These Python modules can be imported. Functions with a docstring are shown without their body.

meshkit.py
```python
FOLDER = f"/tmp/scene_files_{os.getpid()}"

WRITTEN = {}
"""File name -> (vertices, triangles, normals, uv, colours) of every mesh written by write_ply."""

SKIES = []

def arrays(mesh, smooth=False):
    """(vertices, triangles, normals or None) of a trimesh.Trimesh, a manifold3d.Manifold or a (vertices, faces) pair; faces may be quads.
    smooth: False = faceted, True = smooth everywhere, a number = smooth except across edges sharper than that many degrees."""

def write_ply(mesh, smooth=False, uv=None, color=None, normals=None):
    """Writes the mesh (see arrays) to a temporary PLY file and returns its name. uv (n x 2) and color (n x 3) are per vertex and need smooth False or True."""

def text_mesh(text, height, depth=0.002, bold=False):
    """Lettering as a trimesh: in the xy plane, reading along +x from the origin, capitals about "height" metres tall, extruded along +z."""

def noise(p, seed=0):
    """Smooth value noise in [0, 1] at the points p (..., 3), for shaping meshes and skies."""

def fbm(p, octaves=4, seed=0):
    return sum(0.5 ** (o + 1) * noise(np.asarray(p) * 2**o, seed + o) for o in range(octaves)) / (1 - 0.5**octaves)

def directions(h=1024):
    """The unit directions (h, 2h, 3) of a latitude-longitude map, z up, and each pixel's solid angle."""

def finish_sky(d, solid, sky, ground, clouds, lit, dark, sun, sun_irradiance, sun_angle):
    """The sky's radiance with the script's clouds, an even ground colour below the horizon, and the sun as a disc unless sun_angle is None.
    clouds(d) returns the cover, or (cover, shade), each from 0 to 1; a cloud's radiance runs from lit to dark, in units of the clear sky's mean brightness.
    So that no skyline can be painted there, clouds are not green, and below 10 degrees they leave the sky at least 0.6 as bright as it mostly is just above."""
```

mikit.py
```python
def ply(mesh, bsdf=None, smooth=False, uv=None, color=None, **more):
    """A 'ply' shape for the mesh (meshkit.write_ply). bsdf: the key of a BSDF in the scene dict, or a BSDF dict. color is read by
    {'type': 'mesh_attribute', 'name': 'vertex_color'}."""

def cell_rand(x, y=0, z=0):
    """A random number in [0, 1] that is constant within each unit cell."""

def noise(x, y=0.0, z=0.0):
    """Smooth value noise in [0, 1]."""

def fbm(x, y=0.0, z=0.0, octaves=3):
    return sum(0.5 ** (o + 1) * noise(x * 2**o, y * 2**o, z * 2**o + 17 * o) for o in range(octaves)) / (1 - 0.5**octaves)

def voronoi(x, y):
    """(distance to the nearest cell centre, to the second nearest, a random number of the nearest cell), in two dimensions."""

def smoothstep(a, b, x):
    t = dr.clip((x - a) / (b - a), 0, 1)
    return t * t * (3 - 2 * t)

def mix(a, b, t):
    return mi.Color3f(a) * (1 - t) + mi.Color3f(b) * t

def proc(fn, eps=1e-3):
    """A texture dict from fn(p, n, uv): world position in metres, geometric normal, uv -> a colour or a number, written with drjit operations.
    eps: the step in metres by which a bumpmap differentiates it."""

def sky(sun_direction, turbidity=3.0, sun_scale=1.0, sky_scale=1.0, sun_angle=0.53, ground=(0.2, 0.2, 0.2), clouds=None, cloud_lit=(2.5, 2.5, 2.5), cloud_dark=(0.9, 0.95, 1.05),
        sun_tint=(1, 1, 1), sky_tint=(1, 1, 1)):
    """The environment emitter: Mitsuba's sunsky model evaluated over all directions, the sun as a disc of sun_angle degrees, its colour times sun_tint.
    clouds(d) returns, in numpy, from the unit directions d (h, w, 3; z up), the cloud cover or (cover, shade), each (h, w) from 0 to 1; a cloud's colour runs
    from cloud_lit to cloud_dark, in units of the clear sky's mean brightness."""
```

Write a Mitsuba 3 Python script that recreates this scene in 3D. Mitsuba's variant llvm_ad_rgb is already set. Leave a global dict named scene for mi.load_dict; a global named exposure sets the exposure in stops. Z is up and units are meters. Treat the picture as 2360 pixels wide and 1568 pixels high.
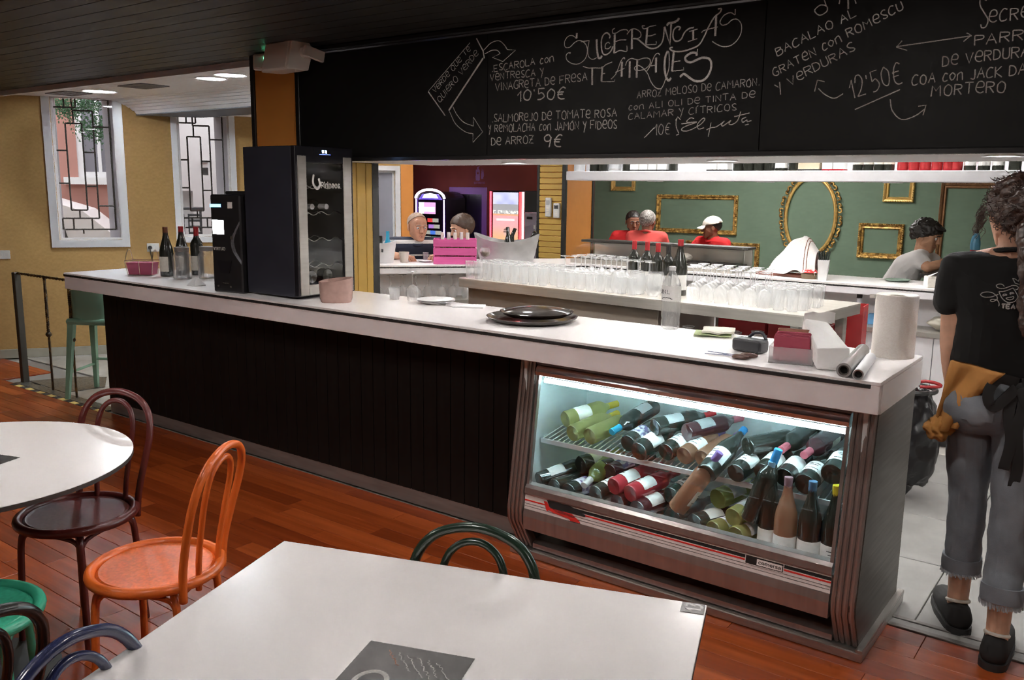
import math, random
import numpy as np, trimesh, manifold3d as m3, shapely.geometry as sg, shapely.ops as so
import drjit as dr, mitsuba as mi, mikit, meshkit
from mikit import proc, noise, fbm, voronoi, cell_rand, smoothstep, mix

T = mi.ScalarTransform4f
scene, labels = {}, {}
exposure = 1.6
PI = math.pi
random.seed(4)
rng = np.random.default_rng(4)

# ------------------------------------------------------------------ camera (x runs along the bar, y goes away behind it, z is up; metres)
EYE = np.array([0, 0, 1.62])
def camera_frame(pitch=9.95, roll=-0.68, yaw=-36.7):
    a, t, r = (math.radians(v) for v in (yaw, pitch, roll))
    fw = np.array([math.sin(a) * math.cos(t), math.cos(a) * math.cos(t), -math.sin(t)])
    rt = np.array([math.cos(a), -math.sin(a), 0])
    dn = np.cross(fw, rt)
    rt2 = math.cos(r) * rt + math.sin(r) * dn
    return fw, -np.cross(fw, rt2)
FW, UP = camera_frame()
scene['camera'] = {'type': 'perspective', 'fov': 2 * math.degrees(math.atan(1180 / 2000)), 'fov_axis': 'x', 'near_clip': 0.05, 'far_clip': 200,
                   'to_world': T().look_at(origin=EYE.tolist(), target=(EYE + FW).tolist(), up=UP.tolist())}

# ------------------------------------------------------------------ daylight: an overcast sky, seen through the windows only
scene['sky'] = mikit.sky((-0.5, -0.3, 0.8), turbidity=6, sun_scale=0.0, sky_scale=2.6, ground=(0.3, 0.3, 0.3),
                         clouds=lambda d: np.clip(0.75 + 0.5 * meshkit.fbm(d * 3.0, 4, 5), 0, 1), cloud_lit=(2.2, 2.2, 2.25), cloud_dark=(1.6, 1.65, 1.75))
SKY_LEVEL = 1.0

def lamp(rgb, level, weight=None):
    e = {'type': 'area', 'radiance': {'type': 'rgb', 'value': [float(c * level) for c in rgb]}}
    if weight is not None: e['sampling_weight'] = float(weight)
    return e
WARM, NEUTRAL, COOL, ICE = (1.0, 0.915, 0.865), (1.0, 0.965, 0.93), (0.86, 0.94, 1.0), (0.62, 0.93, 1.0)
L_ROOM, L_BAR, L_SHELF, L_HALL, L_WHITE, L_COOLER, L_BACK = 90, 190, 40, 8, 62, 16, 4.5

# ------------------------------------------------------------------ materials
def rgb(*c): return {'type': 'rgb', 'value': [float(x) for x in (c if len(c) == 3 else (c[0],) * 3)]}
def srgb(r, g, b):
    f = lambda v: (v / 255 / 12.92) if v <= 10 else ((v / 255 + 0.055) / 1.055) ** 2.4
    return (f(r), f(g), f(b))
def mat(name, color, rough=0.5, metal=0.0, spec=0.5, coat=0.0, coat_gloss=0.9, sheen=0.0, bump=None, bump_scale=1.0, eps=1e-3):
    c = rgb(*color) if isinstance(color, (tuple, list, np.ndarray)) else color
    b = {'type': 'principled', 'base_color': c, 'roughness': rough, 'metallic': metal, 'specular': spec}
    if coat: b['clearcoat'], b['clearcoat_gloss'] = coat, coat_gloss
    if sheen: b['sheen'] = sheen
    if bump: b = {'type': 'bumpmap', 'arbitrary': proc(bump, eps), 'scale': bump_scale, 'bsdf': b}
    scene[name] = {'type': 'twosided', 'bsdf': b}
    return name
def emit_mat(): return {'type': 'diffuse', 'reflectance': rgb(0.3)}

# ------------------------------------------------------------------ mesh helpers
V = lambda *a: np.array(a, float)
def tm(m):
    if isinstance(m, trimesh.Trimesh): return m
    k = m.to_mesh(); return trimesh.Trimesh(np.array(k.vert_properties[:, :3]), np.array(k.tri_verts), process=False)
def cat(*ms): return trimesh.util.concatenate([tm(m) for m in ms])
def box(x0, x1, y0, y1, z0, z1):
    b = trimesh.creation.box((abs(x1 - x0), abs(y1 - y0), abs(z1 - z0))); b.apply_translation(((x0 + x1) / 2, (y0 + y1) / 2, (z0 + z1) / 2)); return b
def cbox(x0, x1, y0, y1, z0, z1, b=0.003):
    """a box with chamfered edges"""
    x0, x1 = sorted((x0, x1)); y0, y1 = sorted((y0, y1)); z0, z1 = sorted((z0, z1))
    b = min(b, (x1 - x0) / 2.2, (y1 - y0) / 2.2, (z1 - z0) / 2.2)
    p = []
    for x, sx in ((x0, 1), (x1, -1)):
        for y, sy in ((y0, 1), (y1, -1)):
            for z, sz in ((z0, 1), (z1, -1)):
                p += [(x, y + sy * b, z + sz * b), (x + sx * b, y, z + sz * b), (x + sx * b, y + sy * b, z)]
    return trimesh.Trimesh(np.array(p), process=False).convex_hull
def rbox(sx, sy, sz, r, seg=12):
    """box centred on the origin with round edges"""
    s = m3.Manifold.sphere(r, seg)
    return m3.Manifold.batch_hull([s.translate((i * (sx / 2 - r), j * (sy / 2 - r), k * (sz / 2 - r))) for i in (-1, 1) for j in (-1, 1) for k in (-1, 1)])
def mv(m, p=(0, 0, 0), rz=0, rx=0, ry=0, s=None):
    m = tm(m).copy()
    if s is not None: m.apply_transform(np.diag([*(np.broadcast_to(s, 3)), 1.0]))
    for a, ax in ((rx, (1, 0, 0)), (ry, (0, 1, 0)), (rz, (0, 0, 1))):
        if a: m.apply_transform(trimesh.transformations.rotation_matrix(math.radians(a), ax))
    m.apply_translation(p); return m
def lathe(profile, seg=24, cap=False):
    """profile: (radius, z) pairs from bottom to top"""
    p = np.array(profile, float); n = len(p)
    a = np.arange(seg) * 2 * PI / seg
    v = np.stack([p[:, None, 0] * np.cos(a), p[:, None, 0] * np.sin(a), np.repeat(p[:, 1:2], seg, 1)], -1).reshape(-1, 3)
    i, j = np.meshgrid(np.arange(n - 1), np.arange(seg), indexing='ij'); k = (j + 1) % seg
    f = np.concatenate([np.stack([i * seg + j, i * seg + k, (i + 1) * seg + k], -1).reshape(-1, 3), np.stack([i * seg + j, (i + 1) * seg + k, (i + 1) * seg + j], -1).reshape(-1, 3)])
    m = trimesh.Trimesh(v, f, process=False)
    if cap is False:
        ok = m.area_faces > 1e-12; m.update_faces(ok); m.remove_unreferenced_vertices()
    return m
def spline(pts, n=8, closed=False):
    """Catmull-Rom through the points"""
    p = np.asarray(pts, float); N = len(p)
    if N < 3 and not closed: return p
    q = np.vstack([p[-1], p, p[0], p[1]]) if closed else np.vstack([2 * p[0] - p[1], p, 2 * p[-1] - p[-2]])
    out = []
    for i in range(N if closed else N - 1):
        a, b, c, d = q[i:i + 4]; t = np.linspace(0, 1, n, endpoint=False)[:, None]
        out.append(0.5 * (2 * b + (c - a) * t + (2 * a - 5 * b + 4 * c - d) * t ** 2 + (3 * b - a - 3 * c + d) * t ** 3))
    if not closed: out.append(p[-1:])
    return np.vstack(out)
def tube(path, r, sides=8, closed=False, flat=None):
    """a round bar along the path; r a number or one per point; flat=(normal, thickness) squashes it into a ribbon lying on a surface"""
    p = np.asarray(path, float); n = len(p); r = np.broadcast_to(np.asarray(r, float), (n,))
    t = (np.roll(p, -1, 0) - np.roll(p, 1, 0)) if closed else np.gradient(p, axis=0)
    t /= np.linalg.norm(t, axis=1, keepdims=True) + 1e-12
    if flat is not None:
        nn = np.broadcast_to(np.asarray(flat[0], float), t.shape); a = np.cross(nn, t); a /= np.linalg.norm(a, axis=1, keepdims=True) + 1e-12; b = nn
    else:
        a = np.zeros_like(t); ref = V(0, 0, 1) if abs(t[0, 2]) < 0.9 else V(1, 0, 0)
        a0 = np.cross(t[0], ref); a0 /= np.linalg.norm(a0); a[0] = a0
        for i in range(1, n):
            k = a[i - 1] - t[i] * (a[i - 1] @ t[i]); a[i] = k / (np.linalg.norm(k) + 1e-12)
        if closed:  # spread the twist
            k = a[-1] - t[0] * (a[-1] @ t[0]); k /= np.linalg.norm(k); b0 = np.cross(t[0], a[0]); w = math.atan2(k @ b0, k @ a[0])
            for i in range(n):
                b_ = np.cross(t[i], a[i]); f = -w * i / n; a[i] = math.cos(f) * a[i] + math.sin(f) * b_
        b = np.cross(t, a)
    ang = np.arange(sides) * 2 * PI / sides
    kb = np.ones(n) if flat is None else flat[1] / r
    v = (p[:, None] + r[:, None, None] * (np.cos(ang)[None, :, None] * a[:, None] + np.sin(ang)[None, :, None] * (b * kb[:, None])[:, None])).reshape(-1, 3)
    m_ = n if closed else n - 1
    i, j = np.meshgrid(np.arange(m_), np.arange(sides), indexing='ij'); k = (j + 1) % sides; i2 = (i + 1) % n
    f = np.concatenate([np.stack([i * sides + j, i * sides + k, i2 * sides + k], -1).reshape(-1, 3), np.stack([i * sides + j, i2 * sides + k, i2 * sides + j], -1).reshape(-1, 3)])
    if not closed:
        v = np.vstack([v, p[:1], p[-1:]]); c0, c1 = n * sides, n * sides + 1; jj = np.arange(sides); kk = (jj + 1) % sides
        f = np.vstack([f, np.stack([kk, jj, np.full(sides, c0)], 1), np.stack([(n - 1) * sides + jj, (n - 1) * sides + kk, np.full(sides, c1)], 1)])
    m = trimesh.Trimesh(v, f, process=False)
    if m.volume < 0: m.invert()
    return m
def bar(p, q, r, sides=8): return tube(np.array([p, q], float), r, sides)
def extrude(poly, h, z0=0.0):
    """a shapely polygon (or a point list) raised by h along z"""
    poly = poly if hasattr(poly, 'geom_type') else sg.Polygon(poly)
    gs = list(getattr(poly, 'geoms', [poly]))
    m = trimesh.util.concatenate([trimesh.creation.extrude_polygon(g, h, engine='earcut') for g in gs if g.area > 1e-9]); m.apply_translation((0, 0, z0)); return m
def frame_of(o, ex, ey, ez):
    M = np.eye(4); M[:3, 0], M[:3, 1], M[:3, 2], M[:3, 3] = ex, ey, ez, o; return M
def on(m, o, ex, ey, ez):
    m = tm(m).copy(); m.apply_transform(frame_of(o, ex, ey, ez))
    if np.linalg.det(np.array([ex, ey, ez], float)) < 0: m.invert()
    return m
def yz_prism(pts, x0, x1):
    """a (y, z) outline drawn out along x"""
    return on(extrude(sg.Polygon(pts), abs(x1 - x0)), (min(x0, x1), 0, 0), (0, 1, 0), (0, 0, 1), (1, 0, 0))
def disk(r, n=20, z=0): return extrude(sg.Point(0, 0).buffer(r, quad_segs=max(2, n // 4)), 0.001, z)

# ------------------------------------------------------------------ scene tree helpers
def fresh(key):
    if key not in scene and key not in labels and not any(k.startswith(key + '__') for k in (scene if False else ())): return key
    n = 1
    while f'{key}_{n:03d}' in scene or f'{key}_{n:03d}' in labels: n += 1
    return f'{key}_{n:03d}'
def thing(name, label, category, group=None):
    """the key under which the parts of a thing are entered"""
    key = fresh(name); labels[key] = {'label': label, 'category': category}
    if group: labels[key]['group'] = group
    return key
def part(parent, name, mesh, material, smooth=False, label=None, light=None, **kw):
    key = fresh(parent + '__' + name)
    scene[key] = mesh if isinstance(mesh, dict) else mikit.ply(tm(mesh), material, smooth, **kw)
    if light: scene[key] = {**scene[key], 'emitter': light}
    if label: labels[key] = {'label': label}
    return key
def whole(name, mesh, material, label, category, smooth=False, group=None, kind=None, light=None):
    """a thing that is one mesh"""
    key = fresh(name)
    scene[key] = mikit.ply(tm(mesh), material, smooth)
    if light: scene[key]['emitter'] = light
    labels[key] = {'label': label, 'category': category}
    if group: labels[key]['group'] = group
    if kind: labels[key]['kind'] = kind
    return key
def struct(name, mesh, material, label, category, smooth=False):
    return whole(name, mesh, material, label, category, smooth, kind='structure')
def pose(p=(0, 0, 0), rz=0, rx=0, ry=0, s=1.0, M=None):
    if M is not None: return T(M)
    t = T().translate(list(map(float, p)))
    if rz: t = t.rotate([0, 0, 1], float(rz))
    if ry: t = t.rotate([0, 1, 0], float(ry))
    if rx: t = t.rotate([1, 0, 0], float(rx))
    if np.ndim(s) or s != 1.0: t = t.scale([float(x) for x in np.broadcast_to(s, 3)])
    return t
class Kind:
    """a prototype whose parts are written once; put() enters one copy under its own keys"""
    def __init__(self): self.parts = []
    def add(self, name, mesh, material, smooth=False, label=None, under=None, light=None):
        d = mikit.ply(tm(mesh), material, smooth)
        if light: d['emitter'] = light
        self.parts.append((under, name, d, label)); return len(self.parts) - 1
    def put(self, name, label, category, group=None, at=None, swap=None):
        key = fresh(name); keys = []
        for i, (under, n, d, lab) in enumerate(self.parts):
            e = dict(d)
            if swap and n in swap: e['bsdf'] = {'type': 'ref', 'id': swap[n]}
            if at is not None: e['to_world'] = at
            if n is None: k = key
            else: k = fresh((key if under is None else keys[under]) + '__' + n)
            scene[k] = e; keys.append(k)
            if lab: labels[k] = {'label': lab}
        labels[key] = {'label': label, 'category': category}
        if group: labels[key]['group'] = group
        return key
# ================================================================== MATERIALS OF THE SETTING
def wood(base, dark, sx=1.2, sy=38, seed=0.0, var=0.5):
    def f(p, n, uv):
        g = fbm(p.x * sx + seed, p.y * sy + seed * 3, p.z * 6, 4)
        h = fbm(p.x * sx * 6 + 9 + seed, p.y * sy * 4, p.z * 20, 2)
        return mix(dark, base, dr.clip(0.25 + var * (g - 0.3) * 2 + 0.25 * (h - 0.5), 0, 1))
    return proc(f)
PLANK_TONES = [((0.27, 0.053, 0.0115), (0.15, 0.024, 0.0045)), ((0.31, 0.066, 0.016), (0.18, 0.032, 0.0065)), ((0.23, 0.042, 0.009), (0.13, 0.020, 0.004)), ((0.19, 0.033, 0.007), (0.11, 0.017, 0.0035))]
for i, (b, d) in enumerate(PLANK_TONES): mat(f'wood_floor_{i}', wood(b, d, seed=7.3 * i), rough=0.32, spec=0.4)
mat('grey_tile', proc(lambda p, n, uv: mix((0.33, 0.32, 0.29), (0.47, 0.46, 0.43), fbm(p.x * 9, p.y * 9, 0, 4))), rough=0.35)
mat('bar_tile', proc(lambda p, n, uv: mix((0.17, 0.168, 0.16), (0.25, 0.247, 0.235), fbm(p.x * 7 + 3, p.y * 7, 0, 4))), rough=0.45)
mat('grout', (0.22, 0.21, 0.19), 0.8)
mat('granite', proc(lambda p, n, uv: mix((0.02, 0.02, 0.018), (0.10, 0.095, 0.08), noise(p.x * 90, p.y * 90, p.z * 90))), rough=0.3)
def ochre(p, n, uv):
    g = fbm(p.x * 60, p.y * 60, p.z * 60, 3)
    return mix((0.30, 0.175, 0.058), (0.37, 0.225, 0.082), g)
mat('ochre_wall', proc(ochre), rough=0.85, bump=lambda p, n, uv: noise(p.x * 130, p.y * 130, p.z * 130), bump_scale=0.0006)
mat('skirting_tile', proc(lambda p, n, uv: mix((0.24, 0.22, 0.17), (0.33, 0.31, 0.25), fbm(p.x * 12, p.y * 12, p.z * 12, 3))), rough=0.3)
mat('white_frame', (0.72, 0.73, 0.75), 0.4)
mat('black_ceiling', (0.0085, 0.0072, 0.006), 0.5, spec=0.2)
mat('white_ceiling', (0.74, 0.74, 0.75), 0.55)
mat('beam_grey', (0.05, 0.055, 0.065), 0.5)
mat('orange_wood', wood((0.60, 0.245, 0.05), (0.52, 0.195, 0.036), sx=3, sy=9, seed=2.0, var=0.4), rough=0.5)
mat('yellow_slat', wood((0.46, 0.29, 0.06), (0.40, 0.24, 0.045), sx=3, sy=9, seed=5.0, var=0.4), rough=0.5)
mat('black_trim', (0.012, 0.012, 0.012), 0.4)
mat('green_wall', proc(lambda p, n, uv: mix((0.098, 0.150, 0.102), (0.122, 0.178, 0.124), fbm(p.x * 14, p.z * 40, p.y, 3))), rough=0.8)
mat('maroon_wall', proc(lambda p, n, uv: mix((0.16, 0.032, 0.022), (0.22, 0.046, 0.032), fbm(p.x * 4, p.z * 4, p.y, 3))), rough=0.75)
mat('plain_wall', (0.42, 0.36, 0.29), 0.9)
mat('plain_ceiling', (0.55, 0.53, 0.5), 0.9)
mat('dark_ceiling', (0.1, 0.09, 0.08), 0.9)
mat('black_panel', proc(lambda p, n, uv: mix((0.004, 0.0036, 0.0032), (0.0085, 0.0075, 0.0065), fbm(p.x * 50, p.y * 50, p.z * 2, 3))), rough=0.55, spec=0.2)
mat('laminate', (0.80, 0.785, 0.78), 0.28, spec=0.45)
mat('fascia_laminate', (0.74, 0.69, 0.685), 0.4, spec=0.4)
mat('bar_white', (0.70, 0.70, 0.71), 0.4)
mat('steel', proc(lambda p, n, uv: mix((0.34, 0.325, 0.30), (0.46, 0.445, 0.42), fbm(p.x * 3, p.y * 3, p.z * 90, 3))), 0.36, metal=0.9)
mat('steel_plinth', proc(lambda p, n, uv: mix((0.20, 0.175, 0.16), (0.32, 0.29, 0.27), fbm(p.x * 5, p.z * 40, 0, 3))), 0.45, metal=0.6)
mat('dark_steel', (0.16, 0.15, 0.14), 0.4, metal=0.8)
mat('chrome', (0.62, 0.6, 0.58), 0.16, metal=1.0)
mat('iron', (0.03, 0.026, 0.02), 0.55, metal=0.4)
scene['clear_pane'] = {'type': 'thindielectric', 'int_ior': 1.5}
scene['glassware'] = {'type': 'blendbsdf', 'weight': 0.13, 'first': {'type': 'thindielectric', 'int_ior': 1.5}, 'second': {'type': 'twosided', 'bsdf': {'type': 'roughplastic', 'diffuse_reflectance': rgb(0.75, 0.77, 0.78), 'alpha': 0.08}}}
mat('glass_rim', (0.62, 0.63, 0.63), 0.12, spec=0.8, coat=0.6)
scene['solid_glass'] = {'type': 'dielectric', 'int_ior': 1.5}

# ================================================================== WALLS, FLOOR, CEILINGS
BX0, BX1, BY0, BY1, TOP = -5.93, -0.672, 2.875, 3.475, 1.02     # the bar counter
PANEL_Y = 3.135
WO, WD, WN = V(-8.537, 3.495, 0), V(0.555, 0.832, 0), V(0.832, -0.555, 0)     # the window wall: foot, direction, normal into the room
WD /= np.linalg.norm(WD); WN /= np.linalg.norm(WN); ZUP = V(0, 0, 1)
def on_wall(m): return on(m, WO, WD, ZUP, WN)
def wall_pt(s, z, out=0.0): return WO + WD * s + ZUP * z - WN * out
def room_side(poly):   # the part of a plan outline that lies on the room's side of the window wall
    a, b = WO - WD * 9, WO + WD * 9
    return poly.intersection(sg.Polygon([a[:2], b[:2], (b + WN * 30)[:2], (a + WN * 30)[:2]]))

struct('floor', box(-13.5, 3.2, -3, 10.6, -0.06, -0.012), 'grout', 'floor under the bar room, grey joint between planks and tiles', 'floor')
rows = np.arange(3.118, 0.4, -0.1)
r_ = random.Random(11)
plank_ply = {}
def plank(x0, x1, y0, y1, tone):
    k = (round(x1 - x0, 2), round(y1 - y0, 3), tone)
    if k not in plank_ply: plank_ply[k] = mikit.ply(cbox(0, k[0] - 0.0015, 0, k[1] - 0.0015, -0.012, 0, 0.0012), f'wood_floor_{tone}')
    part('floor', 'plank', {**plank_ply[k], 'to_world': pose((x0, y0, 0))}, None)
for i, y in enumerate(rows):
    x = 0.6 - r_.choice([0.1, 0.35, 0.6, 0.85]); lim = -9.3 if y > 1.9 else -5.6 if y > 1.2 else -4.0
    while x > lim:
        L = r_.choice([0.6, 0.8, 0.95, 1.15]); plank(x - L, x, y - 0.1, y, r_.choices([0, 1, 2, 3], [5, 3, 4, 2])[0]); x -= L
for y in (3.118, 3.218):       # the planks run on to the threshold beside the wine cooler, and to the left of the railing
    x = 0.7
    while x > -0.55: plank(x - 0.62, x, y, y + 0.1, r_.choice([0, 1, 2])); x -= 0.62
for y in (3.118, 3.218, 3.318, 3.418):
    for x in (-8.3, -9.0): plank(x, x + 0.7, y, y + 0.1, r_.choice([0, 1, 2]))
part('floor', 'plank_field', cat(box(-13, -9.6, -2.9, 3.1, -0.012, 0), box(-9.3, 3, -2.9, 0.41, -0.012, 0), box(0.95, 3, 0.41, 3.3, -0.012, 0)), 'wood_floor_0', label='plain run of the same wood floor')
# grey tiles on the far side of the planks, and behind the bar
tile_ply = {}
def tile(x0, y0, w, d, m):
    k = (round(w, 3), round(d, 3), m)
    if k not in tile_ply: tile_ply[k] = mikit.ply(cbox(0, w - 0.004, 0, d - 0.004, -0.012, 0, 0.002), m)
    part('floor', 'tile', {**tile_ply[k], 'to_world': pose((x0, y0, 0))}, None)
for x in np.arange(-8.95, -5.4, 0.45):
    for j, y in enumerate((3.21, 3.66, 4.11, 4.56, 5.01)):
        if x < -7.55 and y < 3.5: continue
        if (V(x + 0.3, y + 0.2, 0) - WO) @ WN > -0.2: tile(x, y, 0.45, 0.45, 'grey_tile')
for x in np.arange(-5.4, 1.0, 0.6):
    for y in (3.42, 4.02, 4.62, 5.22): tile(x, y, 0.6, 0.6, 'bar_tile')
part('floor', 'tile_field', cat(box(-9.2, 3.1, 5.82, 10.4, -0.012, 0)), 'grey_tile')
part('floor', 'threshold_strip', cbox(-0.7, 3, 3.318, 3.345, -0.012, 0.006, 0.002), 'dark_steel', label='dark metal threshold strip')
part('floor', 'threshold_strip', cbox(-0.7, 3, 3.392, 3.416, -0.012, 0.005, 0.002), 'dark_steel', label='dark metal threshold strip')
part('floor', 'threshold_tile', cbox(-0.7, 3, 3.347, 3.39, -0.012, 0.002, 0.001), 'bar_tile')
part('floor', 'floor_edging', cbox(-7.4, -5.97, 3.121, 3.205, -0.012, 0.003, 0.002), 'granite', label='dark edging beside the railing')
part('floor', 'granite_step', extrude([(-7.37, 3.226), (-7.214, 3.551), (-7.032, 3.703), (-6.69, 3.503), (-6.741, 3.208)], 0.006, -0.002), 'granite', label='flat dark band on the tile floor')  # flat dark speckled band lying on the tiles
# hazard tape: yellow and dark squares
mat('tape_yellow', (0.62, 0.47, 0.16), 0.6); mat('tape_dark', (0.03, 0.025, 0.022), 0.6)
tape = thing('hazard_tape', 'worn yellow and black hazard tape along the edge of the wooden floor', 'tape')
for i in range(16):
    x = -7.38 + i * 0.088
    part(tape, 'yellow_square' if i % 2 else 'dark_square', box(x, x + 0.088, 3.075, 3.115, 0.0, 0.0022), 'tape_yellow' if i % 2 else 'tape_dark')

W1, W2, W3 = (0.575, 1.110, 1.09, 2.40), (1.645, 2.115, 1.115, 2.285), (3.36, 3.74, 0.75, 1.78)
def rect(s0, s1, z0, z1): return sg.box(s0, z0, s1, z1)
wall = rect(-8.5, 3.86, 0, 2.75)
for w in (W1, W2, W3): wall = wall.difference(rect(*w))
struct('wall_left', on_wall(extrude(wall, 0.30, -0.30)), 'ochre_wall', 'ochre textured wall with barred windows left of the bar', 'wall')
struct('baseboard_left', on_wall(cat(cbox(-8.5, 3.86, 0, 0.085, 0, 0.015, 0.003))), 'skirting_tile', 'grey stone skirting along the ochre wall', 'baseboard')
mat('reveal', (0.42, 0.40, 0.42), 0.8)
def window(n, w, frame, label, glass='clear_pane'):
    s0, s1, z0, z1 = w; f = frame
    k = struct(f'window_{n}', on_wall(extrude(rect(s0 - f, s1 + f, z0 - f, z1 + f).difference(rect(s0, s1, z0, z1)), 0.05, -0.03)), 'white_frame', label, 'window')
    part(k, 'pane', on_wall(box(s0, s1, z0, z1, -0.062, -0.06)) if glass != 'clear_pane' else on(trimesh.Trimesh([(s0, z0, -0.06), (s1, z0, -0.06), (s1, z1, -0.06), (s0, z1, -0.06)], [(0, 1, 2), (0, 2, 3)]), WO, WD, ZUP, WN), glass)
    part(k, 'sash', on_wall(extrude(rect(s0, s1, z0, z1).difference(rect(s0 + .02, s1 - .02, z0 + .02, z1 - .02)), 0.04, -0.08)), 'white_frame')
    part(k, 'reveal', on_wall(cat(on(extrude([(s1 + 0.01, 0.085), (s1 + 0.01, 0.30), (s1 - 0.13, 0.30), (s1 - 0.006, 0.085)], z1 - z0), (0, z0, 0), (1, 0, 0), (0, 0, -1), (0, 1, 0)), box(s0, s0 + 0.006, z0, z1, -0.30, -0.085), box(s0, s1, z0, z0 + 0.006, -0.30, -0.085))), 'reveal')
    return k
k1 = window(1, W1, 0.066, 'tall white framed window with an iron grille, nearer the left edge')
k2 = window(2, W2, 0.055, 'second white framed window with an iron grille, partly behind the coffee machine')
mat('frosted', proc(lambda p, n, uv: mix((0.20, 0.20, 0.235), (0.27, 0.27, 0.31), fbm(p.x * 5, p.y * 5, p.z * 3, 3))), rough=0.25)
k3 = window(3, W3, 0.05, 'narrow grey glazed window with white frame beside the yellow column', glass='frosted')
# iron grilles: interlocking rectangles; each bar is a part of the window
def grille(k, w, out=0.17, r=0.008):
    s0, s1, z0, z1 = w; W_, H_ = s1 - s0, z1 - z0
    P = lambda a, b: wall_pt(s0 + a * W_, z0 + b * H_, out)
    segs = [((0.06, .07), (.88, .07)), ((.88, .07), (.88, .99)), ((0, .93), (.36, .93)), ((.36, .93), (.36, .99)), ((.18, .93), (.18, 1)), ((0.62, .99), (.88, .99)), ((.62, .15), (.62, .91)), ((.30, .91), (.62, .91)), ((.30, .91), (.30, .99)),
            ((.18, .82), (.44, .82)), ((.18, .21), (.18, .82)), ((.44, .21), (.44, .82)), ((.18, .21), (.44, .21)), ((0, .63), (.18, .63)), ((0, .40), (.18, .40)), ((.44, .62), (.62, .62)), ((.44, .38), (.62, .38)),
            ((.62, .80), (.88, .80)), ((.62, .24), (.88, .24)), ((.31, .15), (.31, .21)), ((.03, .15), (.62, .15)), ((.03, .07), (.03, .15)), ((.2, .07), (.2, .15)), ((.5, .07), (.5, .15)), ((.31, .82), (.31, .91)), ((.35, .04), (.35, .07))]
    for a, b in segs: part(k, 'grille_bar', bar(P(*a), P(*b), r, 6), 'iron')
    for zz in (.22, .72): part(k, 'grille_bracket', bar(P(.88, zz), P(1.0, zz), r, 6), 'iron')
grille(k1, W1); grille(k2, W2)

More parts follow.
